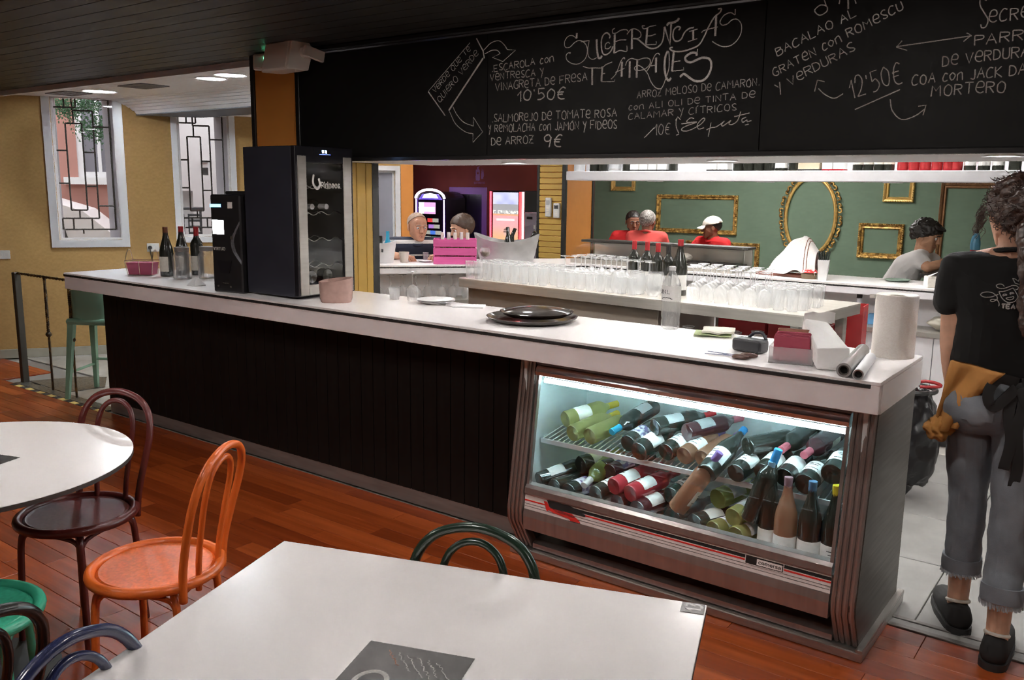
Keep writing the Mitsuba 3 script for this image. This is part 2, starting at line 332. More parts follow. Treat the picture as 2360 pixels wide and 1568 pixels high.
# the rest of the shell
struct('wall_right', box(3.0, 3.2, -3, 10.6, 0, 2.75), 'plain_wall', 'plain wall on the far right side', 'wall')
struct('wall_front', box(-13.5, 3.2, -3.2, -3.0, 0, 2.75), 'plain_wall', 'plain wall behind the dining tables', 'wall')
struct('wall_back', box(-6.3, 3.2, 10.3, 10.5, 0, 2.75), 'green_wall', 'sage green wall hung with empty gilt frames', 'wall')
struct('wall_games', cat(box(-9.3, -6.3, 9.0, 9.2, 0, 2.75), box(-6.4, -6.3, 9.2, 10.4, 0, 2.75), box(-9.4, -9.3, 6.8, 9.2, 0, 2.75), box(-9.4, -6.62, 6.72, 6.9, 0, 2.75)), 'maroon_wall', 'dark maroon wall behind the gaming machines', 'wall')
struct('trim_1', on_wall(box(3.80, 3.93, 0, 2.75, -0.31, 0.004)), 'orange_wood', 'orange painted edge of the ochre wall beside the games area', 'trim')
struct('ceiling_back', extrude(room_side(sg.box(-9.4, 4.3, 3.2, 6.75)).union(sg.box(-9.4, 6.7, 3.2, 10.5)), 0.1, 2.6), 'plain_ceiling', 'ceiling over the back of the bar', 'ceiling')

# black plank ceiling over the dining side
CE = 3.60
ck = struct('ceiling', extrude(room_side(sg.box(-13, -3, 3.2, CE)), 0.08, 2.412), 'black_ceiling', 'low black plank ceiling over the dining side', 'ceiling')
for i in range(26):
    y1 = CE - i * 0.125
    part(ck, 'plank', extrude(room_side(sg.box(-12, y1 - 0.1195, 2.5, y1)), 0.012, 2.40), 'black_ceiling')
part(ck, 'plank_field', extrude(room_side(sg.box(-12, -3, 2.5, CE - 26 * 0.125)), 0.012, 2.40), 'black_ceiling')
# white plank ceiling by the windows: flat, then curving down to a dark beam
wk = struct('ceiling_white', extrude(room_side(sg.box(-9.5, CE, -4.66, 5.3)), 0.06, 2.50), 'white_ceiling', 'white plank ceiling beside the windows, curved at its far edge', 'ceiling')
part(wk, 'edge_trim', extrude(room_side(sg.box(-9.6, CE - 0.015, -4.66, CE + 0.025)), 0.06, 2.36), 'white_ceiling', label='white edge board')
for i in range(9):
    y0 = CE + 0.027 + i * 0.075
    part(wk, 'plank', extrude(room_side(sg.box(-9.5, y0, -4.66, y0 + 0.0715)), 0.014, 2.385), 'white_ceiling')
Rv = 0.34; yc, zc = CE + 0.027 + 9 * 0.075, 2.385 - Rv
for i in range(8):
    a0, a1 = math.radians(i * 6.6), math.radians((i + 1) * 6.6 - 0.6)
    q = [(yc + Rv * math.sin(a), zc + Rv * math.cos(a)) for a in (a0, a1)]; o = [(yc + (Rv + .012) * math.sin(a), zc + (Rv + .012) * math.cos(a)) for a in (a1, a0)]
    xw = WO[0] + WD[0] / WD[1] * (q[0][0] - WO[1]) + 0.03
    part(wk, 'plank', yz_prism(q + o, xw, -4.66), 'white_ceiling')
struct('ceiling_beam', cat(extrude(room_side(sg.box(-9.0, yc + 0.27, -4.66, yc + 0.75)), 0.3, 2.245)), 'beam_grey', 'dark grey ceiling beam between the two windows', 'beam')
struct('ceiling_white_001', extrude(room_side(sg.box(-7.6, yc + 0.76, -6.0, yc + 1.5)), 0.1, 2.27), 'white_ceiling', 'white ceiling strip beyond the dark beam', 'ceiling')

# orange pillar between the windows and the bar
pk = struct('pillar', cbox(-4.62, -3.9, 3.5, 3.8, 0, 2.40, 0.004), 'orange_wood', 'orange painted wooden pillar beside the wine fridge', 'pillar')
part(pk, 'edge_strip', cbox(-4.655, -4.62, 3.49, 3.8, 0, 2.40, 0.002), 'black_trim'); part(pk, 'edge_strip', cbox(-3.905, -3.885, 3.775, 3.83, 0, 2.36, 0.002), 'black_trim')
for y in (3.5, 3.575, 3.65, 3.725): part(pk, 'board', cbox(-3.9, -3.888, y + 0.002, y + 0.073, 0, 1.757, 0.0025), 'yellow_slat', label='yellow vertical board on the side facing the bar')
# slatted pillar at the far corner of the bar
P2 = (-4.72, -4.44, 6.75, 7.24)
pk2 = struct('pillar_001', cbox(P2[0], P2[1], P2[2], P2[3], 0, 2.6, 0.004), 'orange_wood', 'far pillar with yellow slats on its front', 'pillar')
for i in range(30):
    z = 0.92 + i * 0.053
    part(pk2, 'slat', cbox(P2[0] - 0.002, P2[1] - 0.03, P2[2] - 0.014, P2[2], z, z + 0.048, 0.003), 'yellow_slat')
part(pk2, 'edge_strip', cbox(P2[1] - 0.03, P2[1] + 0.006, P2[2] - 0.016, P2[2] + 0.02, 0, 2.6, 0.002), 'black_trim')
part(pk2, 'edge_strip', cbox(P2[1] - 0.01, P2[1] + 0.006, P2[3] - 0.03, P2[3] + 0.004, 0, 2.6, 0.002), 'black_trim')
part(pk2, 'edge_strip', cbox(P2[0] - 0.03, P2[0] - 0.003, P2[2] - 0.016, P2[2] + 0.02, 0, 2.6, 0.002), 'black_trim')

# soffit over the bar with a white underside and recessed spots
SZ = 1.757
sk = struct('soffit', cat(box(-4.18, 2.0, 3.5, 4.3, SZ + 0.012, 2.6), box(-4.66, 3.0, 3.5, 3.6, 2.40, 2.6)), 'black_trim', 'black soffit above the bar that carries the chalkboard', 'soffit')
part(sk, 'underside', cbox(-3.88, 2.0, 3.5, 4.32, SZ, SZ + 0.012, 0.002), 'white_ceiling', label='white underside of the soffit')

# ================================================================== LAMPS
scene['lamp_face'] = {'type': 'twosided', 'bsdf': emit_mat()}
def downlight(x, y, z, r, colour, level, label, group, square=False, weight=None):
    k = thing('downlight', label, 'light', group)
    ring = lathe([(r, 0.0), (r + 0.014, -0.005), (r + 0.016, 0.003), (r, 0.004)], 28)
    part(k, 'ring', mv(ring, (x, y, z)), 'white_frame', 40)
    d = disk(r * 0.98, 24); d = on(d, (x, y, z - 0.0015), (1, 0, 0), (0, -1, 0), (0, 0, -1))
    part(k, 'lens', d, 'lamp_face', light=lamp(colour, level, weight))
    return k
for i, (x, y) in enumerate(((-2.55, 2.35), (-0.95, 2.3), (-4.0, 0.9), (-1.6, 0.5), (-3.4, 0.2), (0.9, 1.0))):
    downlight(x, y, 2.398, 0.085, WARM, L_ROOM, 'round warm downlight in the black ceiling, %s' % ('above the floor left of the wine cooler', 'in front of the wine cooler', 'above the round table', 'above the rectangular table', 'left of the round table', 'right of the rectangular table')[i], 'downlights over the dining tables')
for i, (x, y) in enumerate(((-2.907, 3.9), (-1.664, 3.83), (-0.50, 3.62))):
    downlight(x, y, SZ - 0.001, 0.055, NEUTRAL, L_BAR, 'bright spot set in the soffit underside, %s' % ('above the stack of plates', 'above the wine bottles', 'above the woman in black')[i], 'spots under the soffit')
for i, (x, y, s) in enumerate(((-7.35, 3.98, 0.125), (-5.72, 3.95, 0.10), (-5.42, 3.90, 0.10))):
    downlight(x, y, 2.383, s, COOL, L_WHITE, ('lit round downlight in the white ceiling left of the air vent', 'left half of the lit twin downlight near the orange pillar', 'right half of the lit twin downlight near the orange pillar')[i], 'downlights in the white ceiling')
def fill_panel(x, y, z, w, d, colour, level, label):  # added fill panels, out of view, that brighten the bar interior and rear room
    k = thing('ceiling_panel_light', label, 'light'); part(k, 'frame', cbox(x - w / 2 - .02, x + w / 2 + .02, y - d / 2 - .02, y + d / 2 + .02, z, z + .03), 'white_frame')
    part(k, 'diffuser', on(extrude(sg.box(-w / 2, -d / 2, w / 2, d / 2), 0.001), (x, y, z - 0.002), (1, 0, 0), (0, -1, 0), (0, 0, -1)), 'lamp_face', light=lamp(colour, level))
fill_panel(-2.2, 5.0, 2.58, 2.4, 0.5, NEUTRAL, L_BACK, 'long unseen fill panel added above the glass station')
fill_panel(-3.6, 8.6, 2.58, 1.6, 0.8, NEUTRAL, L_HALL, 'unseen fill panel added in front of the green wall')
fill_panel(-5.6, 5.6, 2.58, 0.8, 0.8, NEUTRAL, L_HALL * 0.8, 'unseen fill panel added above the left arm of the bar')
# two vents in the white ceiling
mat('vent_grey', (0.13, 0.12, 0.12), 0.5)
for (x, y, lab) in ((-6.62, 3.95, 'dark square air vent in the white ceiling between the downlights'), (-7.75, 3.92, 'pale square air vent in the white ceiling at its left end')):
    k = thing('air_vent', lab, 'vent', None)
    part(k, 'frame', extrude(sg.box(x - .17, y - .12, x + .17, y + .12).difference(sg.box(x - .145, y - .095, x + .145, y + .095)), 0.008, 2.376), 'vent_grey')
    for j in range(7): part(k, 'slat', box(x - .145, x + .145, y - .09 + j * .028, y - .074 + j * .028, 2.378, 2.383), 'vent_grey')
# ================================================================== BAR COUNTER
bk = thing('bar_counter', 'long bar counter with white top and black plank front', 'bar counter')
part(bk, 'worktop', cbox(BX0, BX1, BY0, BY1, TOP - 0.012, TOP, 0.0015), 'laminate', label='white worktop')
part(bk, 'edge_band', cat(cbox(BX0 - 0.002, BX1 - 0.03, BY0 - 0.002, BY0 + 0.02, TOP - 0.024, TOP - 0.010, 0.001)), 'black_trim', label='black edge line under the worktop')
part(bk, 'fascia', cat(cbox(BX0 + 0.004, BX1 - 0.002, BY0 + 0.001, BY0 + 0.03, 0.912, TOP - 0.0125, 0.002)), 'fascia_laminate', label='white fascia board')
for xa in (BX1 - 0.02, BX0): part(bk, 'end_board', cbox(xa, xa + 0.02, BY0 + 0.03, BY1, 0.908, TOP - 0.0125, 0.002), 'laminate', label='white end board')
part(bk, 'underside', box(BX0 + 0.02, BX1 - 0.02, BY0 + 0.03, BY1, 0.93, 0.99), 'bar_white')
part(bk, 'body', box(BX0 + 0.02, -2.24, PANEL_Y + 0.014, BY1 - 0.03, 0.0, 0.93), 'black_panel')
pl = None
xs = np.arange(BX0, -2.2, 0.0895)
for i, x in enumerate(xs):
    w = 0.0895
    m = cat(yz_prism([(0, 0), (0, 1), (1, 1), (1, 0)], 0, 1)) if False else extrude([(0.003, 0), (w - 0.003, 0), (w - 0.0005, 0.006), (w - 0.0005, 0.014), (0.0005, 0.014), (0.0005, 0.006)], 0.836, 0.078)
    if pl is None: pl = mikit.ply(m, 'black_panel')
    part(bk, 'front_plank', {**pl, 'to_world': pose((x, PANEL_Y, 0))}, None)
part(bk, 'plinth', cbox(BX0, -2.2, PANEL_Y + 0.002, PANEL_Y + 0.03, 0.0, 0.08, 0.002), 'steel_plinth', label='brushed steel plinth')

# ================================================================== WINE COOLER CASE
CX0, CX1 = -2.19, -0.70
mat('alu', proc(lambda p, n, uv: mix((0.30, 0.255, 0.24), (0.42, 0.37, 0.35), fbm(p.x * 60, p.y * 4, p.z * 5, 3))), 0.34, metal=0.85)
mat('alu_dark', (0.20, 0.15, 0.14), 0.3, metal=0.85)
mat('cooler_side', proc(lambda p, n, uv: mix((0.075, 0.068, 0.056), (0.12, 0.108, 0.092), fbm(p.y * 6, p.z * 120, p.x, 4))), 0.42, metal=0.8)
mat('cooler_white', (0.62, 0.68, 0.68), 0.5)
mat('cooler_wire', (0.72, 0.74, 0.75), 0.3)
mat('stripe_red', srgb(190, 45, 40), 0.4); mat('stripe_white', (0.55, 0.5, 0.48), 0.4); mat('void_black', (0.006, 0.006, 0.006), 0.7)
wc = thing('wine_cooler', 'stainless glass fronted wine display cooler built into the end of the bar', 'display cooler')
# side outline (y, z): sloping glass front, bulge, foot
front_top, bulge, foot, rear = (3.012, 0.905), (2.918, 0.215), (3.0, 0.04), 3.532
side = [front_top, (rear, 0.905), (rear, 0.04), foot, (bulge[0] + 0.004, bulge[1] - 0.03), bulge]
for x0, x1 in ((CX0, CX0 + 0.03), (CX1 - 0.03, CX1)): part(wc, 'side_panel', yz_prism(side, x0, x1), 'cooler_side')
def post(xc):   # ribbed aluminium corner post that follows the front outline
    w = 0.085; prof = []
    n = 4
    for i in range(n):
        a = -w / 2 + i * w / n; b = a + w / n
        prof += [(a + 0.002, 0.0), (a + 0.004, 0.006), ((a + b) / 2, 0.0085), (b - 0.004, 0.006), (b - 0.002, 0.0)]
    path = [front_top, (bulge[0], bulge[1] + 0.02), (bulge[0] + 0.003, bulge[1] - 0.03), (foot[0], 0.045)]
    vs, fs = [], []; outline = prof + [(w / 2, -0.03), (-w / 2, -0.03)]
    N = len(outline)
    for k, (y, z) in enumerate(path):
        d0 = np.array(path[min(k + 1, 3)]) - np.array(path[max(k - 1, 0)]); d0 = d0 / np.linalg.norm(d0); nrm = np.array([d0[1], -d0[0]])
        if nrm[0] > 0: nrm = -nrm
        for (x, h) in outline: vs.append((xc + x, y + nrm[0] * h, z + nrm[1] * h))
    for k in range(len(path) - 1):
        for i in range(N):
            j = (i + 1) % N; fs += [(k * N + i, k * N + j, (k + 1) * N + j), (k * N + i, (k + 1) * N + j, (k + 1) * N + i)]
    m = trimesh.Trimesh(np.array(vs), np.array(fs), process=False)
    if m.volume < 0: m.invert()
    return m
for xc in (CX0 + 0.043, CX1 - 0.043): part(wc, 'corner_post', post(xc), 'alu', 35)
gx0, gx1 = CX0 + 0.09, CX1 - 0.09
def front(u, out=0.0):   # a point of the sloping front, u = 0 at the top and 1 at the bulge
    y = front_top[0] + u * (bulge[0] - front_top[0]); z = front_top[1] + u * (bulge[1] - front_top[1]); return (y - out, z - out * 0.13)
def strip(u0, u1, out0, out1, x0=gx0, x1=gx1):
    a, b, c, d = front(u0, out0), front(u1, out0), front(u1, out1), front(u0, out1); return yz_prism([a, b, c, d], x0, x1)
part(wc, 'top_rail', cat(strip(0.0, 0.02, -0.03, 0.0), strip(0.022, 0.045, -0.02, 0.006)), 'alu_dark', label='brown aluminium top rail')
def round_rail(u, r, out):
    y, z = front(u, out); return tube([(gx0, y, z), (gx1, y, z)], r, 16)
yy = [front(0.05, 0.0), front(0.062, 0.012), front(0.085, 0.016), front(0.108, 0.010), front(0.118, 0.0), front(0.118, -0.03), front(0.05, -0.03)]
part(wc, 'light_canopy', yz_prism(yy, gx0, gx1), 'chrome', label='polished rail above the glass')
g0, g1 = front(0.12, -0.004), front(0.80, -0.004)
part(wc, 'glass_front', trimesh.Trimesh([(gx0, *g0), (gx1, *g0), (gx1, *g1), (gx0, *g1)], [(0, 2, 1), (0, 3, 2)]), 'clear_pane', label='clear sloping glass')
for x in (gx0, gx1 - 0.012): part(wc, 'glass_edge', strip(0.12, 0.80, -0.02, 0.0, x, x + 0.012), 'alu', label='bright edge beside the glass')
part(wc, 'sill_rail', yz_prism([front(0.80, 0.0), front(0.815, 0.012), front(0.85, 0.012), front(0.865, 0.004), front(0.865, -0.03), front(0.80, -0.03)], gx0, gx1), 'alu', label='aluminium rail under the glass')
part(wc, 'stripe_panel', strip(0.866, 0.955, -0.03, 0.002), 'stripe_white', label='pale panel with stripes')
part(wc, 'stripe', strip(0.872, 0.888, 0.0, 0.0035, gx0 + 0.23, gx1), 'void_black', label='black stripe'); part(wc, 'stripe', strip(0.894, 0.902, 0.0, 0.0035, gx0, gx1), 'stripe_red', label='red stripe')
for u in (0.918, 0.934): part(wc, 'stripe', strip(u, u + 0.0022, 0.0, 0.003), 'dark_steel', label='thin grey line')
def emblem(pts, m):   # flat print on the stripe panel; pts in (metres along, metres down)
    e = np.array(front(0.955)) - np.array(front(0.866)); e /= np.linalg.norm(e); o = front(0.868, 0.0042)
    ex, ey = V(1, 0, 0), V(0, -e[0], -e[1])
    return on(extrude([(x, -y) for x, y in pts], 0.001), (gx0, *o), ex, ey, np.cross(ex, ey))
part(wc, 'emblem', emblem([(0.10, 0.005), (0.115, 0.005), (0.135, 0.028), (0.245, 0.028), (0.285, 0.05), (0.29, 0.058), (0.24, 0.058), (0.235, 0.052), (0.155, 0.045), (0.13, 0.038), (0.12, 0.046)], 0), 'stripe_red', label='red angular emblem')
part(wc, 'emblem', emblem([(0.115, -0.004), (0.23, -0.004), (0.31, 0.018), (0.31, 0.026), (0.2, 0.026), (0.205, 0.030), (0.26, 0.036), (0.262, 0.042), (0.17, 0.04), (0.13, 0.022)], 0), 'void_black', label='black angular emblem')
nx = gx1 - 0.31
part(wc, 'name_plate', emblem([(nx - gx0, -0.002), (nx - gx0 + 0.145, -0.002), (nx - gx0 + 0.145, 0.034), (nx - gx0, 0.034)], 0), 'stripe_white')
mat('plate_black', (0.012, 0.012, 0.012), 0.4)
def up(m, h):   # raise flat print off the panel
    return mv(m, (0, -h, -h * 0.13))
part(wc, 'name_plate', up(emblem([(nx - gx0 + .003, 0.001), (nx - gx0 + 0.142, 0.001), (nx - gx0 + 0.142, 0.031), (nx - gx0 + .003, 0.031)], 0), .0006), 'plate_black')
part(wc, 'name_plate', up(emblem([(nx - gx0 + .045, 0.006), (nx - gx0 + 0.139, 0.006), (nx - gx0 + 0.139, 0.028), (nx - gx0 + .045, 0.028)], 0), .0012), 'stripe_white')
def panel_text(txt, x, down, h, m, hgt=0.0018, squash=1.0):
    t = meshkit.text_mesh(txt, h, 0.0008, bold=True); t.apply_scale((squash, 1, 1))
    e = np.array(front(0.955)) - np.array(front(0.866)); e /= np.linalg.norm(e); o = front(0.868, 0.0042 + hgt)
    ex, ey = V(1, 0, 0), V(0, -e[0], -e[1]); oo = V(gx0 + x, *o) - ey * down
    return on(t, oo, ex, ey, np.cross(ex, ey))
part(wc, 'lettering', panel_text('comersa', nx - gx0 + .05, 0.022, 0.012, 0, squash=1.25), 'plate_black')
part(wc, 'lower_rail', yz_prism([front(0.957, 0.004), front(1.0, 0.006), (bulge[0] - 0.002, bulge[1] - 0.06), (bulge[0] + 0.03, bulge[1] - 0.06), front(0.957, -0.04)], gx0, gx1), 'alu', label='aluminium rail under the stripes')
part(wc, 'kick_plate', cat(box(gx0, gx1, 3.22, 3.23, 0.04, 0.285)), 'cooler_side', label='steel plate set back above the foot')
part(wc, 'foot_rail', yz_prism([(2.99, 0.04), (2.99, 0.062), (3.02, 0.075), (3.06, 0.075), (3.06, 0.04)], gx0, gx1), 'alu', label='pale foot rail')
part(wc, 'base_tray', cat(cbox(CX0 - 0.02, CX1 + 0.022, 2.965, 3.565, 0.0, 0.036, 0.004), cbox(CX1 - 0.002, CX1 + 0.022, 2.965, 3.565, 0.034, 0.048, 0.002)), 'steel', label='steel base tray')
# inside
part(wc, 'liner', cat(box(CX0 + 0.03, CX0 + 0.045, 2.99, 3.5, 0.25, 0.89), box(CX1 - 0.045, CX1 - 0.03, 2.99, 3.5, 0.25, 0.89), box(CX0 + 0.04, CX1 - 0.04, 3.485, 3.5, 0.25, 0.89), box(CX0 + 0.04, CX1 - 0.04, 2.945, 3.5, 0.285, 0.30), box(CX0 + 0.04, CX1 - 0.04, 3.02, 3.5, 0.872, 0.885)), 'cooler_white', label='white inner lining')
part(wc, 'light_tube', tube([(gx0 + 0.02, 3.035, 0.80), (gx1 - 0.02, 3.035, 0.80)], 0.011, 12), 'lamp_face', light=lamp(ICE, L_COOLER), label='cold white light tube')
part(wc, 'light_shield', cat(box(gx0, gx1, 3.018, 3.075, 0.818, 0.871)), 'cooler_white')
SH0, SH1 = (3.10, 0.515), (3.475, 0.572)      # the wire shelf slopes up towards the back
wire = mikit.ply(bar((0, *SH0), (0, *SH1), 0.0028, 6), 'cooler_wire', 40)
for i, x in enumerate(np.arange(CX0 + 0.06, CX1 - 0.05, 0.026)): part(wc, 'shelf_wire', {**wire, 'to_world': pose((x, 0, 0))}, None)
for f in (0.0, 0.5, 1.0): part(wc, 'shelf_bar', bar((CX0 + 0.05, SH0[0] + f * 0.375, SH0[1] + f * 0.057 - 0.006), (CX1 - 0.05, SH0[0] + f * 0.375, SH0[1] + f * 0.057 - 0.006), 0.0045, 8), 'cooler_wire', 40)
part(wc, 'shelf_rail', cbox(CX0 + 0.05, CX1 - 0.05, SH0[0] - 0.007, SH0[0] - 0.001, SH0[1] - 0.02, SH0[1] + 0.003, 0.002), 'cooler_wire', label='white shelf edge')
# ================================================================== CHALKBOARD OVER THE BAR
mat('slate', proc(lambda p, n, uv: mix((0.003, 0.003, 0.0028), (0.0062, 0.006, 0.0055), fbm(p.x * 3, p.z * 3, 0.4, 4))), 0.6, spec=0.12)
mat('frame_black', (0.008, 0.008, 0.008), 0.25, spec=0.5)
mat('chalk', proc(lambda p, n, uv: mix((0.34, 0.325, 0.31), (0.55, 0.53, 0.505), noise(p.x * 300, p.z * 300, 0))), 0.9)
mat('chalk_faint', proc(lambda p, n, uv: mix((0.16, 0.15, 0.14), (0.30, 0.28, 0.27), noise(p.x * 300, p.z * 300, 0))), 0.9)
CBX, CBY, CBZ = -4.18, 3.462, 1.757
cb = thing('chalkboard', 'long black chalkboard with handwritten menu above the bar', 'chalkboard')
for x0, x1 in ((-4.15, -2.75), (-2.75, -1.352), (-1.352, 0.0), (0.0, 1.35)): part(cb, 'panel', cbox(x0 + 0.0015, x1 - 0.0015, CBY, 3.499, CBZ + 0.02, CBZ + 0.62, 0.001), 'slate')
part(cb, 'frame_rail', yz_prism([(3.499, CBZ + .60), (CBY - .012, CBZ + .60), (CBY - .018, CBZ + .607), (CBY - .018, CBZ + .612), (CBY - .028, CBZ + .618), (CBY - .028, CBZ + .634), (CBY - .02, CBZ + .6425), (3.499, CBZ + .6425)], -4.18, 1.4), 'frame_black', label='glossy moulded top rail')
part(cb, 'frame_rail', yz_prism([(3.499, CBZ + .001), (CBY - .016, CBZ + .001), (CBY - .016, CBZ + .018), (CBY - .008, CBZ + .024), (3.499, CBZ + .024)], -4.18, 1.4), 'frame_black', label='glossy bottom rail')
part(cb, 'frame_rail', cbox(-4.18, -4.145, CBY - 0.016, 3.499, CBZ + .024, CBZ + .60, 0.003), 'frame_black')

# hand lettering: letters as pen strokes on a small grid (x and height as hexadecimal digits, 4 is the baseline and e the cap height)
GLYPHS = {k: v for k, v in (g.split('=', 1) for g in '''A=04 5e a4|28 88
B=04 0e|~0e 7d 7b 09|~09 8a 96 64 04
C=~9d 5e 1b 07 24 64 95
D=04 0e|~0e 6d 99 75 04
E=9e 0e 04 94|09 79
e=~19 89 9c 6e 2d 08 25 64 95
F=04 0e 9e|09 79
G=~9d 5e 1b 07 34 84 98|98 68
H=04 0e|94 9e|09 99
I=14 1e
Í=14 1d|2e 5f
J=~7e 76 54 15
K=04 0e|8e 09 94
L=0e 04 84
M=04 1e 69 be c4
N=04 0e 94 9e
n=04 0b|~0a 4c 7b 84
c=~8b 4c 17 34 85
o=~4c 09 25 55 89 4c
O=~5e 1b 16 44 84 a8 9c 5e
Ó=~5e 1b 16 44 84 a8 9c 5e|5e 8f
P=04 0e|~0e 8d 8a 09
Q=~5e 1b 16 44 84 a8 9c 5e|66 b3
R=04 0e|~0e 8d 8a 09|49 94
S=~8d 5e 1c 39 77 85 54 15
T=0e ae|5e 54
U=~0e 06 44 86 8e
u=~0c 06 35 76 7c|7c 84
V=0e 54 ae
X=04 9e|0e 94
Y=0e 49|8e 30
Z=0e 9e 04 94|29 79
0=~5e 1b 16 54 86 9b 5e
1=0a 4e 44
2=~0b 2e 6e 8b 57 04|04 94
5=8e 1e 19|~19 5a 87 65 34 04
9=~8b 5e 1c 29 69 8c|8c 64
3=~1d 5e 8c 59 49|~59 87 54 14
4=6e 07 97|6a 64
€=~9d 6e 2b 16 44 84|0a 7a|08 68
'=1e 1c
.=14 25
é=~19 89 9c 6e 2d 08 25 64 95|5e 8f'''.split('\n'))}
def glyph(ch):
    out, w = [], 2.0
    for st in GLYPHS[ch].split('|'):
        pts = np.array([[int(t[0], 16), int(t[1], 16) - 4] for t in st.lstrip('~').split()], float)
        w = max(w, pts[:, 0].max()); out.append((spline(pts, 5) if st[0] == '~' else pts) / 10.0)
    return out, w / 10.0
def write(text, gap=0.32, space=0.75, jitter=0.0, seed=0):
    """strokes of a line of text with cap height 1, and its length"""
    r = random.Random(seed); x, out = 0.0, []
    for ch in text:
        if ch == ' ': x += space; continue
        st, w = glyph(ch); dy = r.uniform(-jitter, jitter); sc = 1 + r.uniform(-jitter, jitter)
        out += [s * sc + (x, dy) for s in st]; x += w + gap
    return out, x - gap
PEN = {'k': 0.0047, 'm': 0.0031, 't': 0.0020, 'f': 0.0018}
def pen(stroke, w, o=(CBX, CBY - 0.0006, CBZ)):
    s = np.asarray(stroke, float); p = np.stack([o[0] + s[:, 0], np.full(len(s), o[1]), o[2] + s[:, 1]], 1)
    return tube(p, PEN[w], 4, flat=((0, -1, 0), 0.0008))
CHALK_STROKES = """
k-1946,557 1944,533
t~1944,534 1922,548 1898,546 1880,525 1885,501 1909,499 1937,518 1965,523 1994,504 2004,472 1991,439 1959,422 1925,425 1896,442 1890,462 1898,473 1912,474 1910,468
t-1968,517 2012,519
t~2012,519 2006,480 2012,449 2033,436 2054,442
k~2051,520 2055,476 2063,441 2075,440 2081,449
m~2117,519 2119,530 2103,544 2085,535 2076,512 2080,470 2092,452 2110,453 2128,466 2136,484
t~2120,497 2111,503 2098,495 2098,478 2114,476 2127,485
k-2144,534 2144,454
t~2143,559 2132,553 2134,539 2152,539 2174,548 2200,548 2209,541
t~2149,502 2171,507 2202,505
t~2144,454 2173,463 2204,456 2208,467 2206,480
k-2229,549 2231,464
t~2205,528 2222,545 2244,547 2270,531 2273,513 2254,505 2232,507
m~2237,508 2258,503 2285,483 2311,464 2337,458 2362,465 2380,489 2385,542
k-2304,546 2300,478
t~2291,555 2278,556 2285,544 2299,544 2316,550 2345,552
t~2307,512 2326,512 2345,517
t-2300,476 2324,475 2349,474 2349,486
k-2385,542 2414,467 2416,553
k~2396,545 2403,554 2428,556 2446,563 2451,571
m~2452,522 2459,532 2445,537 2429,524 2427,496 2440,479 2464,484 2478,509 2498,524 2521,527
k-2518,515 2520,479
t-2500,512 2538,519
t-2496,472 2538,481
m~2623,589 2638,588 2631,573 2609,558 2588,526 2570,490 2549,457 2518,444 2478,436 2442,437 2419,446 2416,454 2428,455
k-2617,561 2617,484
t~2556,503 2569,511 2627,519
t-2698,580 2698,558
t~2698,558 2677,569 2651,561 2635,539 2645,524 2668,527 2686,540 2708,540 2726,520 2728,489 2713,460 2688,442 2658,439 2631,448 2605,464
k-2032,398 2034,325
t~1983,409 2011,400 2048,398 2081,396 2103,408 2134,417
k-2085,402 2082,338
t-2082,336 2149,333 2151,341
t-2086,370 2100,371
t~2132,344 2154,363 2167,389 2179,418 2194,432 2198,424
k-2184,415 2185,351
t-2152,371 2198,386
k-2223,414 2225,344
k-2260,417 2260,342
t~2202,397 2210,415 2231,425 2262,417 2296,422 2320,416 2323,396 2302,377 2273,372 2253,375 2248,385 2263,393 2285,384 2312,357 2330,322 2353,296 2374,289 2386,295 2401,329 2414,375 2411,433 2405,442
t~2307,364 2327,392 2343,427 2359,437 2368,429
k-2351,419 2353,358
t-2328,387 2353,388
k~2405,442 2395,420 2393,377 2401,340 2414,321 2426,331
k-2433,436 2429,358
t-2429,358 2484,360 2481,369
t-2431,395 2466,398
k~2539,412 2537,423 2515,426 2489,412 2492,396 2513,388 2540,396 2567,403 2595,396 2606,376 2603,348 2587,321 2564,310 2536,312 2512,326 2485,343 2467,332
t-2542,440 2539,419
f-1040,351 1318,568
m-1040,349 1155,224
k-1179,248 1402,488
m-1410,487 1402,523 1360,585
t~1405,525 1451,556 1500,562 1532,541 1551,517
t-1551,517 1601,511 1525,464 1460,488 1509,502
t~1509,502 1490,518 1457,521 1413,508
t~1209,264 1232,228 1279,187 1342,166
t-1342,166 1342,209 1402,136 1340,86 1340,129
t~1340,129 1291,139 1226,180 1185,243
t-2309,86 2355,127
t~2540,159 2524,162 2507,149 2516,144 2552,145
t-2483,139 2554,144
t~2553,143 2508,130 2487,120 2489,111 2512,109 2542,119 2571,134 2589,152 2582,159 2562,142 2556,126 2566,115 2587,120
t-2618,140 2608,82
t~2599,111 2619,119 2642,122 2670,139 2676,144 2665,131 2671,124 2693,138 2704,145 2697,132 2711,129 2733,144 2745,180
t-2718,160 2782,172
t~2769,156 2752,149 2756,136 2772,145 2775,138 2792,142
t-2766,125 2781,128
t~2473,101 2461,124 2458,146 2462,165
t-2455,154 2465,169 2479,156
t-2462,93 2474,97
t~3052,557 3035,558 3017,541 3037,522 3062,532 3064,548 3052,557
t-3050,578 3060,552
t-3109,571 3107,555
m-3139,568 3142,533
t-3163,565 3169,549
t-3194,168 3348,232
t~3146,228 3115,213 3080,228 3052,252
t-3038,242 3046,284 3074,276
t~3317,199 3328,158 3362,126 3404,135 3440,161
t-3415,170 3441,173 3434,138
t-3323,384 3567,400
t-3341,403 3323,382 3361,368
t-3550,411 3566,402 3543,383
t~3603,512 3585,521 3584,499 3600,471 3613,448 3608,426 3596,424 3592,435
"""
